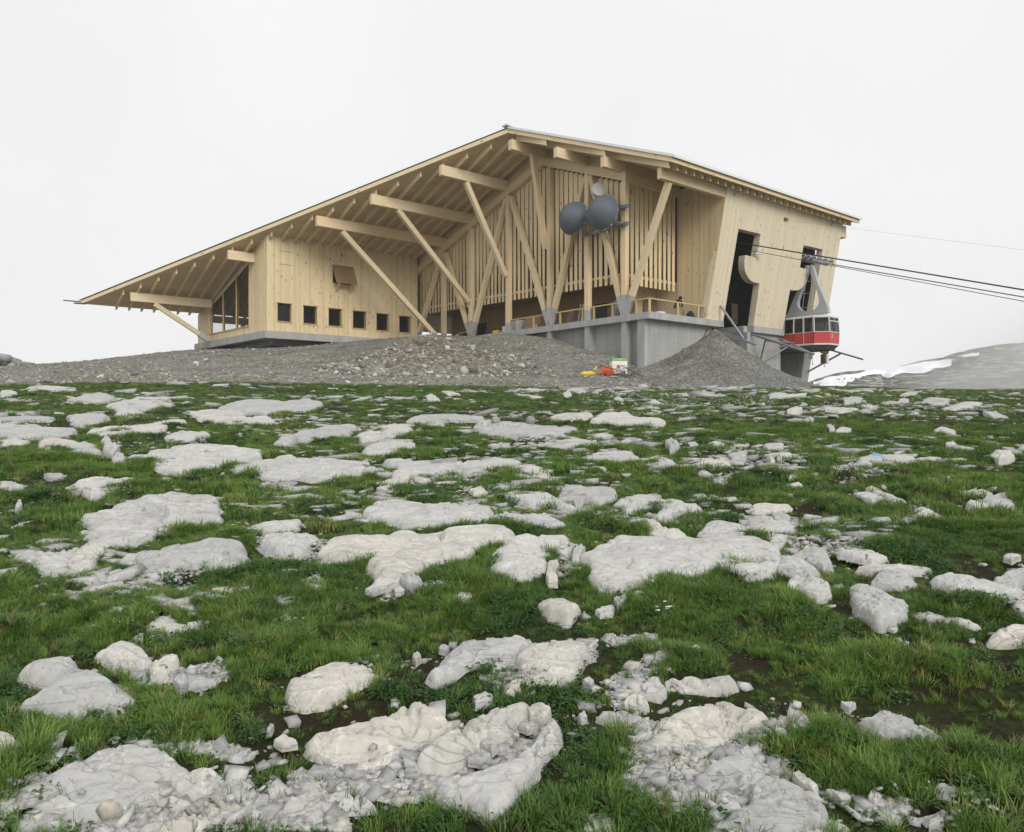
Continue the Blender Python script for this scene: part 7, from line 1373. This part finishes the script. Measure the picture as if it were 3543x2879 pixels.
me = bpy.data.meshes.new('flowers'); me.from_pydata(V, [], F); me.materials.append(M['petal']); o = bpy.data.objects.new('flowers', me); C.objects.link(o); tag(o, kind='stuff')
# leafy plants one can tell apart
def bush(label, px_, rw_, wd, ht, sd, dead=0):
    x, y = gxy(px_, rw_, 2, 45); z = float(terrain(np.array([x]), np.array([y]))[0]); r = np.random.default_rng(sd); V, F = [], []
    for i in range(420):
        a = r.uniform(0, 6.283); q = math.sqrt(r.random()); el = r.random(); px2, py2, pz = wd * q * math.cos(a), wd * .7 * q * math.sin(a), ht * (1 - q * q * .8) * (.25 + .75 * el); L = wd * .17 * r.uniform(.6, 1.2); ti = r.uniform(-.6, .6); a2 = a + r.normal(0, .7)
        u_ = Vector((math.cos(a2) * math.cos(ti), math.sin(a2) * math.cos(ti), math.sin(ti))); v_ = Vector((-math.sin(a2), math.cos(a2), r.uniform(-.3, .3))); p = Vector((px2, py2, pz)); k = len(V)
        V += [tuple(p), tuple(p + u_ * L * .5 + v_ * L * .33), tuple(p + u_ * L - Vector((0, 0, L * .12))), tuple(p + u_ * L * .5 - v_ * L * .33)]; F.append((k, k + 1, k + 2, k + 3))
    o = empty('alpine_plant', (x, y, z)); tag(o, label, 'plant', 'leafy plants in the grass'); me = bpy.data.meshes.new('foliage'); me.from_pydata(V, [], F); me.materials.append(M['leaf']); b = bpy.data.objects.new('foliage', me); C.objects.link(b); b.parent = o
    mb = MB()
    for k in range(6): a = r.uniform(0, 6.283); mb.tube([(0, 0, -.02), (wd * .3 * math.cos(a), wd * .25 * math.sin(a), ht * .5), (wd * .5 * math.cos(a), wd * .4 * math.sin(a), ht * .85)], .004 + ht * .01, 4)
    mb.build('stem', M['leaf'], o)
for lab, z_, p_, wp, hp_ in (('dark leafy bush with white flowers beside the thick edge ledge', 'A', (380, 590), 75, 85), ('low dark green bush below the broad uphill slab', 'A', (1135, 470), 70, 36), ('round dark herb with toothed leaves above the brown-stained slab', 'A', (1640, 1175), 75, 60), ('dark herb at the picture\'s centre beside the broken-edged slab', 'A', (2040, 1110), 90, 70), ('broad-leaved herb in front of the hooked slab', 'D', (1030, 1035), 80, 90), ('dark feathery herb above the white-flecked slab', 'D', (1570, 1020), 95, 130), ('leafy herb on brown earth near the splinter stone', 'C', (930, 910), 80, 70), ('pale green herb left of the splinter stone', 'C', (850, 830), 110, 70), ('round moss cushion growing on the grey hump', 'E', (55, 1465), 36, 45), ('low dark shrub at the edge of the gravel', 'A', (290, 318), 38, 24), ('leafy herb beside the winged slab', 'E', (620, 800), 130, 110)):
    pp = zpx(z_, [p_])[0]; x, y = gxy(pp[0], pp[1], 2, 45); k = ZO[z_][2]; bush(lab, pp[0], pp[1], wp / k / F_ * y * 1.0, hp_ / k / F_ * y, int(p_[0]))
# ------------------------------------------------------------------ mountain haze: one closed box of thin even air
hz = MB(); hz.box(-790, 790, -790, 790, -75, 120)
m, n, l, b_ = newmat('thin_haze'); n.remove(b_); pv = n.new('ShaderNodeVolumePrincipled'); pv.inputs['Density'].default_value = HAZE; pv.inputs['Color'].default_value = (.97, .975, .985, 1); pv.inputs['Anisotropy'].default_value = .0
l.new(pv.outputs['Volume'], n['Material Output'].inputs['Volume'])
if HAZE > 0: o = hz.build('haze', m); tag(o, kind='stuff')

# drifting fog over the far end of the hill
fb = MB(); th, ph = np.meshgrid(np.linspace(0, 2 * np.pi, 24, endpoint=False), np.linspace(.02, np.pi - .02, 13))
fog = grid_mesh('fog_bank', np.cos(th) * np.sin(ph), np.sin(th) * np.sin(ph), np.cos(ph), M['snow']); fog.data.materials.clear(); fog.location = (222, 284, 12); fog.scale = (88, 60, 44); tag(fog, kind='stuff')
m, n, l, b_ = newmat('drifting_fog'); n.remove(b_); pv = n.new('ShaderNodeVolumePrincipled'); pv.inputs['Color'].default_value = (.97, .975, .98, 1)
tc = n.new('ShaderNodeTexCoord'); ln = n.new('ShaderNodeVectorMath'); ln.operation = 'LENGTH'; l.new(tc.outputs['Object'], ln.inputs[0])
fall = ramp(n, l, ln.outputs['Value'], [(.15, 1.0), (.95, 0.0)]); nz_ = noise(n, l, tc.outputs['Object'], 1.7, 5, .6)
dn = math_(n, l, 'MULTIPLY', math_(n, l, 'MULTIPLY', fall, ramp(n, l, nz_, [(.35, .15), (.65, 1.0)])), .034); l.new(dn, pv.inputs['Density']); l.new(pv.outputs['Volume'], n['Material Output'].inputs['Volume']); fog.data.materials.append(m)
